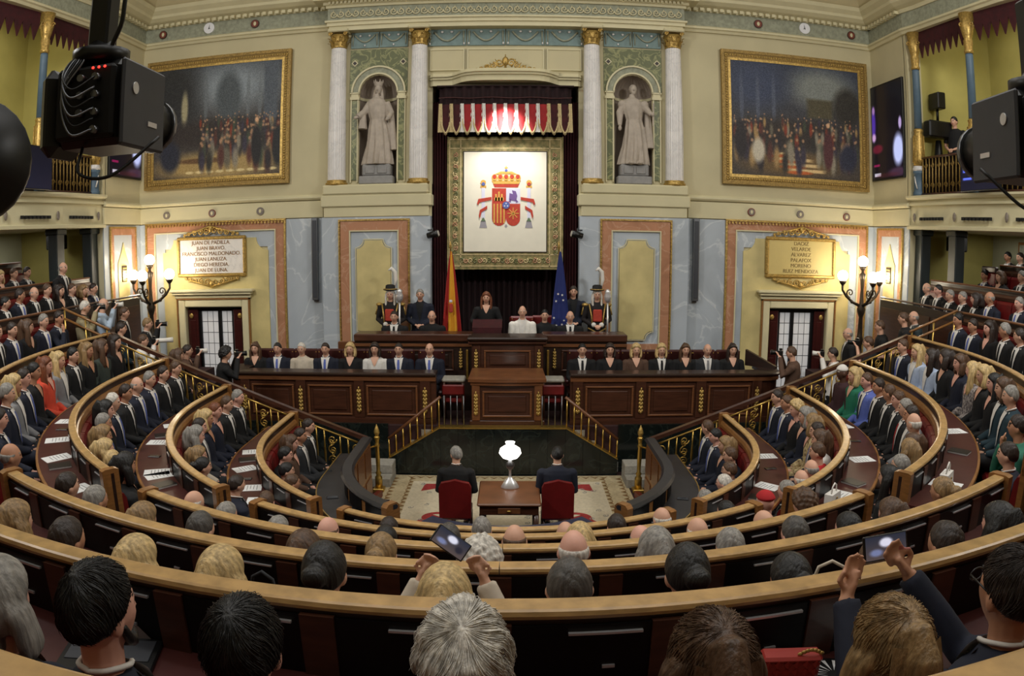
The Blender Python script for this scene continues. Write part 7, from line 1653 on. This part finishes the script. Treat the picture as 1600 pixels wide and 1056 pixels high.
 (-0.24, 5.4, -3.5, -3, 0, 'short', 'grey', 'black_suit', 'm', 'lap', 0.99, 'person in a black suit seen from behind, fourth from left, fifth nearest row', 'fair'),
 (0.44, 5.43, -3.5, 7, 0, 'bald', 'blond', 'black_suit', 'm', 'lap', 0.95, 'person in a black suit seen from behind, fifth from left, fifth nearest row', 'fair'),
 (0.87, 5.51, -3.5, 14, 0, 'short', 'dkbrown', 'black_suit', 'm', 'lap', 0.97, 'person in a black suit seen from behind, sixth from left, fifth nearest row', 'pink'),
 (1.28, 5.64, -3.5, 20, 0, 'bald', 'white', 'black_suit', 'm', 'lap', 0.97, 'person in a black suit seen from behind, seventh from left, fifth nearest row', 'fair'),
 (1.96, 5.98, -3.5, 32, 0, 'short', 'black', 'black_suit', 'm', 'lap', 0.9, 'person in a black suit seen from behind, eighth from left, fifth nearest row', 'pink'),
 (-3.36, 5.39, -3.11, -41, 0, 'bob', 'black', 'black', 'f', 'lap', 1.02, 'seated person in black, twelfth from the railing, left wing third row', 'tan'),
]
for p in PEOPLE: person(*p, fine=p[5][0] == 'n')
# ================================================================ people around the rostrum, desks and press
def seat_row(xs, y, z, hairs, who):
    for i, (x, (hair, hc, out, sex)) in enumerate(zip(xs, hairs)):
        armchair(x, y + .05, z, pi, 'maroon leather high-backed chair, %s from %s' % (ow[i], who), 'chairs behind the long desks')
        person(x, y, z, 180, 0, hair, hc, out, sex, 'lap', 1.0, 'seated person in %s behind the long desk, %s from %s' % (LOOK[out], ow[i], who), group='people at the long desks')
LOOK = dict(navy_suit='a navy suit', black_suit='a black suit', black='black', beige='pale beige', white_blouse='a white blouse', charcoal_suit='a charcoal suit', brown_top='a brown top')
seat_row((-4.79, -4.34, -3.87, -3.41, -2.94, -2.48, -2.04, -1.48), 12.78, -3.18, (('long', 'brown', 'black', 'f'), ('short', 'black', 'navy_suit', 'm'), ('short', 'white', 'beige', 'f'), ('short', 'dkbrown', 'navy_suit', 'm'), ('bob', 'blond', 'black', 'f'), ('bob', 'dkbrown', 'white_blouse', 'f'), ('short', 'dkbrown', 'navy_suit', 'm'), ('bald', 'brown', 'navy_suit', 'm')), 'the left door')
seat_row((1.26, 1.76, 2.24, 2.71, 3.16, 3.58, 4.07), 12.78, -3.18, (('short', 'black', 'black_suit', 'm'), ('bob', 'dkbrown', 'black', 'f'), ('bob', 'blond', 'brown_top', 'f'), ('bob', 'blond', 'black_suit', 'f'), ('long', 'brown', 'black', 'f'), ('bald', 'grey', 'charcoal_suit', 'm'), ('long', 'dkbrown', 'black', 'f')), 'the tribune')
G2 = 'people on the rostrum'
w1 = person(-.5, 13.95, -2.7, 180, 0, 'long', 'auburn', 'black', 'f', 'lectern', .97, 'person in black standing at the red topped lectern', group=G2)
person(.2, 13.95, -2.68, 180, 0, 'bald', 'white', 'white_robe', 'm', 'lap', 1.05, 'person in white robes seated at the centre of the rostrum', group=G2)
person(.64, 14.1, -2.7, 180, 0, 'short', 'black', 'clergy', 'm', 'lap', 1.0, 'person in plain black seated beside the blue flag', group=G2)
person(1.12, 13.85, -2.7, 180, 0, 'bald', 'grey', 'black_suit', 'm', 'lap', 1.0, 'person in a black suit seated right of the white robed person', group=G2)
person(-2.28, 13.8, -2.7, 180, 0, 'short', 'dkbrown', 'black_suit', 'm', 'lap', 1.0, 'person in a black suit seated below the left mace bearer', group=G2)
person(-1.55, 13.85, -2.7, 180, 0, 'bald', 'grey', 'clergy', 'm', 'lap', 1.0, 'person in a plain black cassock seated beside the striped flag', group=G2)
person(-1.84, 14.35, -2.7, 180, 0, 'short', 'grey', 'uniform', 'm', 'clasp', .99, 'standing usher in dark uniform and yellow gloves left of the striped flag', group=G2)
person(1.22, 14.35, -2.7, 180, 0, 'short', 'dkbrown', 'uniform', 'm', 'clasp', 1.03, 'standing usher in dark uniform right of the blue flag', group=G2)
def mace_bearer(x, s):
    sd = 'left' if s < 0 else 'right'
    b = person(x, 14.2, -2.7, 180, 0, 'long', 'white', 'livery', 'm', 'clasp', 1.0, 'mace bearer in gold trimmed black tabard and plumed hat, %s side' % sd, group='mace bearers')
    mb = MB(); mb.lathe([(.1, 1.68), (.14, 1.69), (.14, 1.71), (.1, 1.72), (.095, 1.78), (.06, 1.8), (0, 1.8)], 16); mb.build('hat', 'black_matte', b)
    mb = MB(); mb.lathe([(.135, 1.7), (.145, 1.71), (.135, 1.72)], 16); mb.build('hat_braid', 'gold', b)
    mb = MB(); mb.tube([(-.08, -.02, 1.74), (-.11, -.04, 1.9), (-.09, -.03, 2.05), (-.02, .0, 2.12), (.03, .02, 2.08)], [.02, .04, .045, .04, .015], 8); mb.build('plume', 'white_cloth', b)
    mb = MB()
    for q in (-1, 1):
        mb.tube([(q * .16, .06, 1.42), (q * .12, .13, 1.2), (q * .1, .14, .98)], .016, 6); mb.tube([(q * .25, -.03, 1.4), (q * .3, -.02, 1.2)], .022, 6); mb.ell((q * .23, -.03, 1.4), (.07, .08, .04))
    mb.tube([(-.18, .1, .95), (0, .16, .86), (.18, .1, .95)], .016, 6); mb.build('gold_trim', 'gold', b)
    mb = MB(); mb.bev(-.09, .09, .11, .15, 1.08, 1.32, .03); mb.build('heraldic_panel', 'arms_panel', b) if False else mb.build('heraldic_panel', [mat('arms_red', (178, 62, 46))], b)
    for q in (-.06, .06): mb = MB(); mb.ell((q * 1.3, .16, 1.02), (.05, .045, .05)); mb.build('glove', 'white_cloth', b)
    root = thing('mace', 'silver ceremonial mace resting on the %s mace bearer shoulder' % sd, 'mace', (x + .2, 14.05, -2.0), 0, 'ceremonial maces')
    mb = MB(); mb.tube([(0, 0, 0), (0, .05, .75)], .02, 8); mb.build('shaft', 'chrome', root)
    mb = MB(); mb.lathe([(.02, .74), (.06, .8), (.075, .88), (.05, .95), (.06, .98), (.02, 1.02)], 12, (0, .05, 0)); mb.build('head', 'chrome', root)
mace_bearer(-2.42, -1); mace_bearer(1.68, 1)
root = thing('lectern', 'small lectern with a red velvet top on the presidency desk', 'lectern', (-.47, 13.62, -2.7))
mb = MB(); mb.tube([(0, 0, 0), (0, 0, .95)], .03, 8); mb.build('stem', 'mahogany_dark', root)
mb = MB(); mb.prism([(-.28, -.15, .98), (.28, -.15, .98), (.28, .2, 1.1), (-.28, .2, 1.1)], (0, 0, .05)); mb.build('sloping_top', 'velvet', root)
mb = MB(); mb.box(-.27, .27, -.16, -.14, .7, 1.0); mb.build('cloth_front', 'velvet', root)
for x, y, l in ((.2, 14.0, 'white robed person'), (.64, 14.15, 'person in black beside the blue flag')): armchair(x, y + .06, -2.7, pi, 'red upholstered chair behind the ' + l, 'rostrum chairs', 'seat_leather')
# writers at the table, seen from behind
person(-.73, 9.1, -3.985, 0, 35, 'short', 'grey', 'black_suit', 'f', 'lap', .98, 'person in black seated in the left red armchair at the writing table', group='people at the writing table')
person(.6, 9.1, -3.985, 0, 0, 'short', 'black', 'navy_suit', 'm', 'lap', .98, 'person in navy seated in the right red armchair at the writing table', group='people at the writing table')
# press on the side stairs
for s in (-1, 1):
    mb = MB(); sd = 'left' if s < 0 else 'right'
    for a, b, z in ((6.95, 7.42, -2.55), (6.6, 6.95, -2.75), (6.25, 6.6, -2.95), (5.9, 6.25, -3.15), (4.2, 5.9, -3.42)):
        x0, x1 = rng(CX + s * a, CX + s * b); mb.box(x0, x1, CY + 1.21, YW, -4.1, z)
    S(mb, 'floor_stairs_' + sd, 'carpet_red', 'carpeted side stairs leading down to the %s door' % sd)
def photo_camera(x, y, z, rz, label, lens=.12, white=False):
    root = thing('photo_camera', label, 'camera', (x, y, z), rz, 'press cameras')
    mb = MB(); mb.bev(-.07, .07, -.04, .03, -.05, .05, .012); mb.bev(-.03, .03, -.03, .03, .05, .08, .01); mb.build('camera_body', 'black', root)
    mb = MB(); mb.tube([(0, .03, 0), (0, .06, 0), (0, .03 + lens * .6, 0), (0, .03 + lens, 0)], [.035, .038, .036, .045], 14); mb.build('lens', 'white_cloth' if white else 'black', root)
    mb = MB(); mb.tube([(0, .03 + lens, 0), (0, .034 + lens, 0)], .038, 14); mb.build('lens_glass', 'chrome', root)
PRESS = [(-7.08, 10.5, -2.55, 'short', 'white', 'beige_jacket', 'cam', 'person in a beige jacket on the left side stairs, raising a camera', 'std'), (-6.98, 10.95, -2.55, 'bald', 'grey', 'light_shirt', 'cam', 'person in a light blue shirt photographing from the left side stairs', 'white'),
  (-6.85, 11.45, -2.75, 'short', 'brown', 'black_suit', 'stand', 'person in a black suit waiting behind the photographers on the left stairs', None), (-6.57, 10.85, -2.95, 'short', 'dkbrown', 'teal_suit', 'clasp', 'person in a dark teal jacket on the left side stairs', None), (-6.4, 11.5, -2.95, 'short', 'dkblond', 'black_suit', 'cam', 'person in black holding a camera near the left lamp', 'std'),
  (-6.12, 10.8, -3.15, 'short', 'brown', 'white_blouse', 'cam', 'person in a white shirt aiming a long white lens, left stairs', 'long'), (-5.62, 11.5, -3.42, 'short', 'dkbrown', 'brown_top', 'cam', 'person in a brown top with a camera before the left door', 'white'), (-5.55, 11.0, -3.42, 'bob', 'brown', 'black', 'clasp', 'person in black standing at the foot of the left stairs', None),
  (-4.75, 11.2, -3.42, 'curly', 'black', 'black', 'cam', 'person in black with a camera right in front of the left door', 'std'),
  (6.05, 11.95, -3.15, 'bald', 'grey', 'black_suit', 'stand', 'person in a black suit on the right stairs, nearest the lamp', None), (6.44, 11.45, -2.95, 'short', 'brown', 'tshirt', 'clasp', 'person in a black shirt with folded hands, upper right stairs', None), (6.6, 10.9, -2.75, 'short', 'brown', 'tshirt', 'clasp', 'person in a black shirt leaning by the right stair railing', None),
  (6.97, 11.15, -2.75, 'bald', 'grey', 'green_suit', 'clasp', 'standing usher in a dark green suit before the right parapet', None), (5.5, 11.4, -3.42, 'short', 'dkbrown', 'white_blouse', 'cam', 'person in a white shirt with a white lens by the right door', 'white'), (5.9, 10.85, -3.15, 'short', 'brown', 'tshirt', 'cam', 'person in a black shirt aiming a camera, right stairs', 'std'), (4.75, 11.5, -3.42, 'short', 'brown', 'brown_top', 'cam', 'person crouched over a video camera before the right door', 'std')]
for x, y, z, hair, hc, out, pose, label, c in PRESS:
    tx, ty = -x * .7, 13.2 - y; face = math.degrees(atan2(-(tx), ty if abs(ty) > .1 else .1)); zs = 1.0
    person(x, y, z, face, 0, hair, hc, out, 'm', pose, .99, label, group='press and ushers on the side stairs')
    if c:
        d = Vector((-sin(radians(face)), cos(radians(face)), 0)); p = Vector((x, y, z)) + d * .2 + Vector((0, 0, 1.59 * .99))
        photo_camera(p.x, p.y, p.z, radians(face), {'std': 'black', 'white': 'black and white', 'long': 'long white lensed'}[c] + ' camera held by ' + ' '.join(label.split(',')[0].split()[:10]), .3 if c == 'long' else .14, c != 'std')
person(CX - 8.35, 11.75, FF(0), -90, 0, 'bald', 'grey', 'black_suit', 'm', 'clasp', 1.0, 'standing person in black by the pier under the left gallery', group='press and ushers on the side stairs')
# gallery cameramen and their television camera
person(9.05, 12.95, 1.1, 115, 0, 'short', 'black', 'tshirt', 'm', 'clasp', 1.0, 'camera operator with a badge standing in the right gallery', group='gallery crew')
person(9.3, 12.35, 1.1, 100, 0, 'short', 'brown', 'tshirt', 'm', 'cam', 1.0, 'camera operator in black working the gallery television camera', group='gallery crew')
root = thing('gallery_camera', 'black television camera on a tall mount in the right gallery', 'camera', (8.75, 13.15, 1.1), radians(90))
mb = MB(); mb.tube([(0, 0, 0), (0, 0, 1.2)], [.2, .06], 10); mb.build('pedestal', 'black', root)
mb = MB(); mb.bev(-.14, .14, -.3, .3, 1.25, 1.6, .03); mb.build('camera_body', 'black', root)
mb = MB(); mb.bev(-.2, .2, -.1, .1, 1.85, 2.2, .02); mb.tube([(0, 0, 1.6), (0, 0, 1.9)], .03, 8); mb.build('viewfinder_hood', 'black', root)
for s, xw in ((-1, XL), (1, XR)):
    sd = 'left' if s < 0 else 'right'
    root = thing('hanging_monitor', 'black box monitor hung under the %s gallery' % sd, 'monitor', (xw + s * .95, 12.95, .2), 0, 'hanging monitors')
    mb = MB(); mb.bev(-.12, .12, -.25, .25, -.18, .12, .02); mb.build('housing', 'black', root)
    mb = MB(); mb.tube([(0, 0, .1), (0, 0, .23)], .02, 6); mb.build('bracket', 'black', root)
    root = thing('picture_frame', 'small dark framed picture on the wall under the %s gallery' % sd, 'picture', (xw + s * 2.25, 12.1, -.05), 0, 'small framed pictures')
    mb = MB(); mb.bev(-.02, .02, -.3, .3, -.35, .35, .01); mb.build('frame', 'oak_dark', root); mb = MB(); x0, x1 = rng(-s * .02, -s * .026); mb.box(x0, x1, -.24, .24, -.29, .29); mb.build('print', 'frieze_grey', root)
    root = thing('prompter_screen', ('dark blue screen panel on the left gallery front' if s < 0 else 'black prompter screen with blue lines on the right gallery front'), 'screen', (xw + s * .2 - s * .12, 10.95, 1.12), 0, 'gallery front screens')
    mb = MB(); mb.bev(-.03, .03, -.62, .62, 0, .8, .01); mb.build('casing', 'black', root)
    im = blank(60, 40, (10, 12, 26), (14, 18, 40))
    if s > 0:
        for k in range(4): blob(im, .18, .16 + .19 * k, .14, .035, (90, 110, 230), .3, rect=True)
    canvas('picture', im, 1.2, .76, SCREEN, root, Matrix.Translation((-s * .034, 0, .4)) @ Matrix.Rotation(pi / 2 if s < 0 else -pi / 2, 4, 'Z'))
root = thing('red_chair', 'empty red high-backed chair under the right gallery', 'chair', (9.0, 11.9, FF(-1)), radians(90))
mb = MB(); mb.bev(-.22, .22, -.22, .2, .38, .48, .02); mb.build('seat', 'seat_leather', root); mb = MB(); mb.bev(-.22, .22, -.26, -.2, .48, 1.2, .02); mb.build('backrest', 'seat_leather', root)
mb = MB(); mb.bev(-.24, .24, -.28, -.18, 1.2, 1.32, .02); mb.build('crest_rail', 'mahogany_dark', root)
for a in (-.19, .19):
    for b in (-.2, .17): mb = MB(); mb.tube([(a, b, 0), (a, b, .38)], .02, 6); mb.build('leg', 'mahogany_dark', root)
# ================================================================ television cameras hung near the viewer
def tv_camera(loc, rz, label, mirror=1, up=1.5):
    root = thing('television_camera', label, 'camera', loc, rz, 'remote television cameras'); q = mirror
    mb = MB(); mb.bev(-.115, .115, -.06, .2, -.12, .13, .02); mb.build('camera_body', 'black', root)
    mb = MB(); x0, x1 = rng(q * .115, q * .13); mb.bev(x0, x1, -.08, .2, -.125, .125, .008); sp = mb.build('side_cover', 'grey_plastic', root)
    mb = MB(); x0, x1 = rng(q * .13, q * .132); mb.tube([(q * .13, -.01, .045), (q * .134, -.01, .045)], .018, 14); mb.build('badge', 'chrome', sp)
    mb = MB(); x0, x1 = rng(q * .13, q * .133); mb.box(x0, x1, .08, .14, -.055, -.04); mb.build('badge', 'chrome', sp)
    mb = MB(); mb.bev(-.1, .1, -.09, -.06, -.1, .11, .01); bp = mb.build('connector_panel', 'black_matte', root)
    for k, (x, z) in enumerate(((-.05, .07), (0, .07), (.05, .07), (.05, .02), (.05, -.03), (.05, -.08), (0, -.03), (0, .02))):
        mb = MB(); mb.tube([(q * x, -.09, z), (q * x, -.115, z)], .011, 8); mb.build('connector', 'steel', bp)
    for k in range(3): mb = MB(); mb.ell((q * (.03 + .02 * k), -.093, .1), (.005, .003, .004), 6, 4); mb.build('indicator', 'red_led', bp)
    mb = MB(); mb.ell((-q * .08, -.064, .02), (.009, .006, .009), 8, 6); mb.build('tally_light', 'green_led', root)
    mb = MB(); mb.bev(-.17, -.1, -.09, .1, -.14, .12, .03) if q > 0 else mb.bev(.1, .17, -.09, .1, -.14, .12, .03); mb.build('pan_head', 'black', root)
    mb = MB(); mb.tube([(0, .2, 0), (0, .26, 0), (0, .4, -.005)], [.06, .08, .085], 18); mb.build('lens', 'black', root)
    mb = MB(); mb.tube([(0, .36, -.004), (0, .385, -.005)], .092, 20); mb.build('lens_ring', 'steel', root)
    for k in range(6):
        a, b = (q * (-.05 + .02 * k), -.11, .07 - .03 * k), (q * (-.1 + .01 * k), -.14, -.02 - .02 * k)
        mb = MB(); mb.tube(smooth_pts([(q * .05, -.112, .07 - .03 * k), (q * .0, -.15 - .008 * (k % 2), .03 - .025 * k), (-q * .05, -.13, .07 - .01 * k), (-q * (.06 - .01 * k), -.085, .125), (-q * .03, -.05, .16)]), .0035, 6); mb.build('cable', 'steel' if k % 2 else 'black', root)
    mb = MB(); mb.tube(smooth_pts([(-q * .02, -.05, -.12), (q * .0, -.1, -.2), (q * .1, -.08, -.21), (q * .2, .02, -.1)]), .005, 6); mb.build('cable', 'black', root)
    mb = MB(); mb.lathe([(.085, .13), (.09, .15), (.09, .17), (.05, .18), (.035, .2)], 18); mb.build('mount_plate', 'black', root)
    mb = MB(); mb.bev(-.035, .035, -.035, .035, .18, .42, .008); mb.build('hanger_post', 'black', root)
    mb = MB(); mb.tube([(0, 0, .4), (-q * .1, -.05, .46), (-q * .5, -.2, .5), (-q * 1.0, -.4, .52)], [.05, .055, .05, .05], 10); mb.build('crane_arm', 'black', root)
    mb = MB(); mb.tube(smooth_pts([(.06, -.05, .16), (.1, -.06, .26), (.07, -.08, .4), (-q * .2, -.15, .5)]), .007, 6); mb.build('cable', 'black', root)
    return root
tv_camera((-1.2, 1.86, .41), radians(2), 'black and grey television camera hanging at the upper left', 1)
tv_camera((1.5, 1.69, .34), radians(-8), 'black television camera hanging at the right edge', -1)
root = thing('camera_crane', 'large black camera crane housing at the left edge', 'crane', (-1.235, 1.345, .1), radians(30))
mb = MB(); mb.lathe([(0, -.06), (.12, -.06), (.145, -.04), (.15, 0), (.14, .04), (0, .05)], 24); me = mb.mesh('housing', ['black']); o = link('housing', me, root, (0, 0, .12), (pi / 2, 0, .3))
mb = MB(); mb.bev(-.1, .02, -.05, .05, -.25, .1, .03); mb.build('lower_arm', 'black', root)
mb = MB(); mb.bev(-.09, -.03, -.03, .03, .2, .75, .005); ms = mb.build('mast', 'black', root)
for k in range(7): mb = MB(); mb.bev(-.05, -.036, -.034, -.03, .26 + k * .06, .29 + k * .06, .002); mb.build('mast_mark', 'white_cloth', ms)
# ================================================================ things lying on the desks
def flat_thing(kind, x, y, z, rz, label, group, w=.21, d=.29):
    if kind == 'paper':
        root = thing('paper_sheet', label, 'paper', (x, y, z), rz, group); mb = MB()
        mb.box(-w / 2, w / 2, -d / 2, d / 2, 0, .004); mb.build('sheet', 'white_paper', root)
        for k in range(5): mb = MB(); mb.box(-w * .38, w * (.36 - .1 * (k % 3)), d * (.3 - .13 * k), d * (.3 - .13 * k) + .006, .004, .0046); mb.build('text_line', 'ink', root)
    elif kind == 'phone':
        root = thing('mobile_phone', label, 'phone', (x, y, z), rz, group); mb = MB(); mb.bev(-.037, .037, -.075, .075, 0, .009, .003); mb.build('case', 'black', root); mb = MB(); mb.box(-.033, .033, -.07, .07, .009, .0095); mb.build('screen', 'screen_dark', root)
    elif kind == 'laptop':
        root = thing('laptop', label, 'laptop', (x, y, z), rz, group); mb = MB(); mb.bev(-.16, .16, -.11, .11, 0, .016, .004); mb.build('base', 'black', root); mb = MB(); mb.bev(-.14, .14, -.03, .09, .016, .019, .002); mb.build('keyboard', 'grey_plastic', root)
        mb = MB(); mb.prism([(-.16, .11, .014), (.16, .11, .014), (.16, .19, .2), (-.16, .19, .2)], (0, .01, 0)); mb.build('lid', 'steel', root)
    elif kind == 'tablet':
        root = thing('tablet', label, 'tablet', (x, y, z), rz, group); mb = MB(); mb.bev(-.12, .12, -.09, .09, 0, .01, .003); mb.build('case', 'black', root)
        for k in range(18):
            a = 2 * pi * k / 18; mb = MB(); mb.prism([(.02 * cos(a), .02 * sin(a), .01), (.1 * cos(a), .075 * sin(a), .01), (.1 * cos(a + .13), .075 * sin(a + .13), .01)], (0, 0, .0006)); mb.build('pattern_ray', 'white_paper', root)
    elif kind == 'book':
        root = thing('notebook', label, 'book', (x, y, z), rz, group); mb = MB(); mb.bev(-.08, .08, -.11, .11, 0, .018, .003); mb.build('pages', 'white_paper', root); mb = MB(); mb.bev(-.083, .083, -.113, .113, .018, .022, .002); mb.build('cover', 'black', root)
    return root
rnd = random.Random(21)
for s in (-1, 1):
    sd = 'left' if s < 0 else 'right'
    for n in (2, 3, 4):
        T = TT(n); R = RR(n) + .2
        angs = ((42, 'paper'), (48, 'book'), (53, 'paper'), (58, 'paper'), (64, 'phone'), (70, 'paper'), (77, 'book'), (84, 'paper')) if s < 0 else ((45, 'paper'), (54, 'book'), (63, 'paper'), (74, 'phone'), (83, 'paper'))
        for k, (a, kind) in enumerate(angs):
            a = s * (a + rnd.uniform(-2, 2)); x, y = CX + R * sin(radians(a)), CY - R * cos(radians(a))
            nm = {'paper': 'sheet of paper', 'book': 'white notebook with black cover', 'phone': 'black mobile phone'}[kind]
            flat_thing(kind, x, y, T - .24, radians(a) + rnd.uniform(-.5, .5), '%s on the %s wing desk, %s rail, %s from the aisle' % (nm, sd, {4: 'inner', 3: 'middle', 2: 'outer'}[n], ow[k]), 'papers and devices on the desks')
T5 = TT(5)
for s in (-1, 1):
    sd = 'left' if s < 0 else 'right'
    for k, (a, kind) in enumerate(((48, 'paper'), (70, 'phone'))): a *= s; x, y = CX + 2.33 * sin(radians(a)), CY - 2.33 * cos(radians(a)); flat_thing(kind, x, y, T5 - .27, radians(a), '%s on the dark leather desk %s of the carpet' % ({'paper': 'open white paper', 'phone': 'phone'}[kind], sd), 'papers and devices on the desks')
Z0 = TT(0) - .24
flat_thing('laptop', -1.2, 1.63, Z0, radians(12), 'open laptop on the nearest desk, beside the bearded person', 'papers and devices on the desks')
flat_thing('tablet', .92, 1.62, Z0, radians(-14), 'black tablet with white starburst pattern on the nearest desk', 'papers and devices on the desks')
flat_thing('paper', 1.12, 1.64, Z0, radians(-30), 'white printed sheet beside the starburst tablet on the nearest desk', 'papers and devices on the desks')
root = thing('handbag', 'red quilted leather handbag with chain on the nearest desk', 'bag', (.76, 1.6, Z0), radians(-8))
mb = MB(); mb.bev(-.085, .085, -.03, .03, 0, .115, .015); mb.build('bag_body', [mat('red_bag', (150, 42, 34), .45)], root)
for i in range(6):
    for j in range(4):
        cx_, cz = -.068 + .027 * i, .02 + .026 * j; mb = MB(); mb.prism([(cx_ - .0125, -.031, cz), (cx_, -.036, cz + .012), (cx_ + .0125, -.031, cz), (cx_, -.036, cz - .012)], (0, .004, 0)); mb.build('quilt_diamond', [MATS['red_bag']], root)
mb = MB(); mb.bev(-.086, .086, -.034, .03, .1, .12, .008); mb.build('flap', [MATS['red_bag']], root)
for k in range(7): mb = MB(); mb.ell((.02 + .01 * k, -.02, .125 + .012 * sin(k * .5)), (.009, .004, .006), 8, 5); mb.build('chain_link', 'gold', root)
def handbag(x, y, z, rz, m, label, w=.15, h=.13):
    root = thing('handbag', label, 'bag', (x, y, z), rz, 'handbags on the desks'); mb = MB(); mb.prism([(-w, -.04, 0), (w, -.04, 0), (w * .85, -.03, h), (-w * .85, -.03, h)], (0, .08, 0)); mb.build('bag_body', m, root)
    mb = MB(); mb.tube([(-w * .5, 0, h), (-w * .4, 0, h + .06), (0, 0, h + .09), (w * .4, 0, h + .06), (w * .5, 0, h)], .008, 6); mb.build('strap', m, root)
    mb = MB(); mb.ell((0, -.042, h * .7), (.012, .006, .012), 8, 6); mb.build('clasp', 'gold', root)
Z1 = TT(1) - .24
handbag(1.42, 2.72, Z1, -.2, [CL['beige']], 'beige clutch bag on the second nearest desk'); flat_thing('book', 1.1, 2.66, Z1, .1, 'white covered book beside the beige clutch bag', 'papers and devices on the desks')
for x, y, n, m, l in ((3.75, 5.0, 2, 'white', 'white handbag on the right wing outer desk'), (2.85, 5.95, 3, 'white', 'white handbag on the right wing middle desk'), (-1.05, 2.62, 1, 'charcoal', 'dark handbag on the second nearest desk, left part')):
    d = Vector((x - CX, y - CY)); d = d.normalized() * (RR(n) + .22); handbag(CX + d.x, CY + d.y, TT(n) - .24, atan2(d.x, -d.y), [CL[m]], l, .12, .14)
def held_phone(x, y, z, rz, label):
    root = thing('mobile_phone', label, 'phone', (x, y, z), 0, 'phones held up'); mb = MB(); mb.bev(-.075, .075, -.005, .005, -.038, .038, .003); mb.build('case', 'black', root)
    im = blank(40, 20, (40, 44, 60), (80, 70, 70)); blob(im, .5, .3, .2, .25, (210, 214, 235), .4); blob(im, .25, .7, .2, .2, (110, 120, 160), .5); blob(im, .8, .6, .15, .25, (36, 36, 50), .5)
    canvas('screen', im, .138, .068, SCREEN, root, Matrix.Translation((0, -.006, 0))); root.rotation_euler = rz
for p in PEOPLE:
    if p[9] == 'phone': held_phone(p[0] + .0, p[1] + .3, p[2] + 1.285 * p[10], (-.5, radians(38), 0), 'phone held up in landscape by the person in beige, second nearest row')
    if p[9] == 'phone2': held_phone(p[0] - .12, p[1] + .47, p[2] + 1.14 * p[10], (-.35, radians(-4), 0), 'phone held up by the person in navy at the right')

for o in list(COL.objects):
    if o.get('category') == 'person' and o.get('label', '').endswith('nearest row') and 'raising' in o['label'] and 'navy' in o['label']:
        mb = MB(); c = headc(joints('phone2', False))
        for s_ in (-1, 1):
            mb.tube([(c.x + s_ * .03 + .024 * cos(a * pi / 6), c.y + .1, c.z + .012 + .018 * sin(a * pi / 6)) for a in range(13)], .0028, 5); mb.tube([(s_ * .056, c.y + .098, c.z + .016), (s_ * .08, c.y, c.z + .012)], .0028, 5)
        mb.tube([(-.008, c.y + .104, c.z + .016), (.008, c.y + .104, c.z + .016)], .0028, 5); mb.build('glasses', 'black', o)
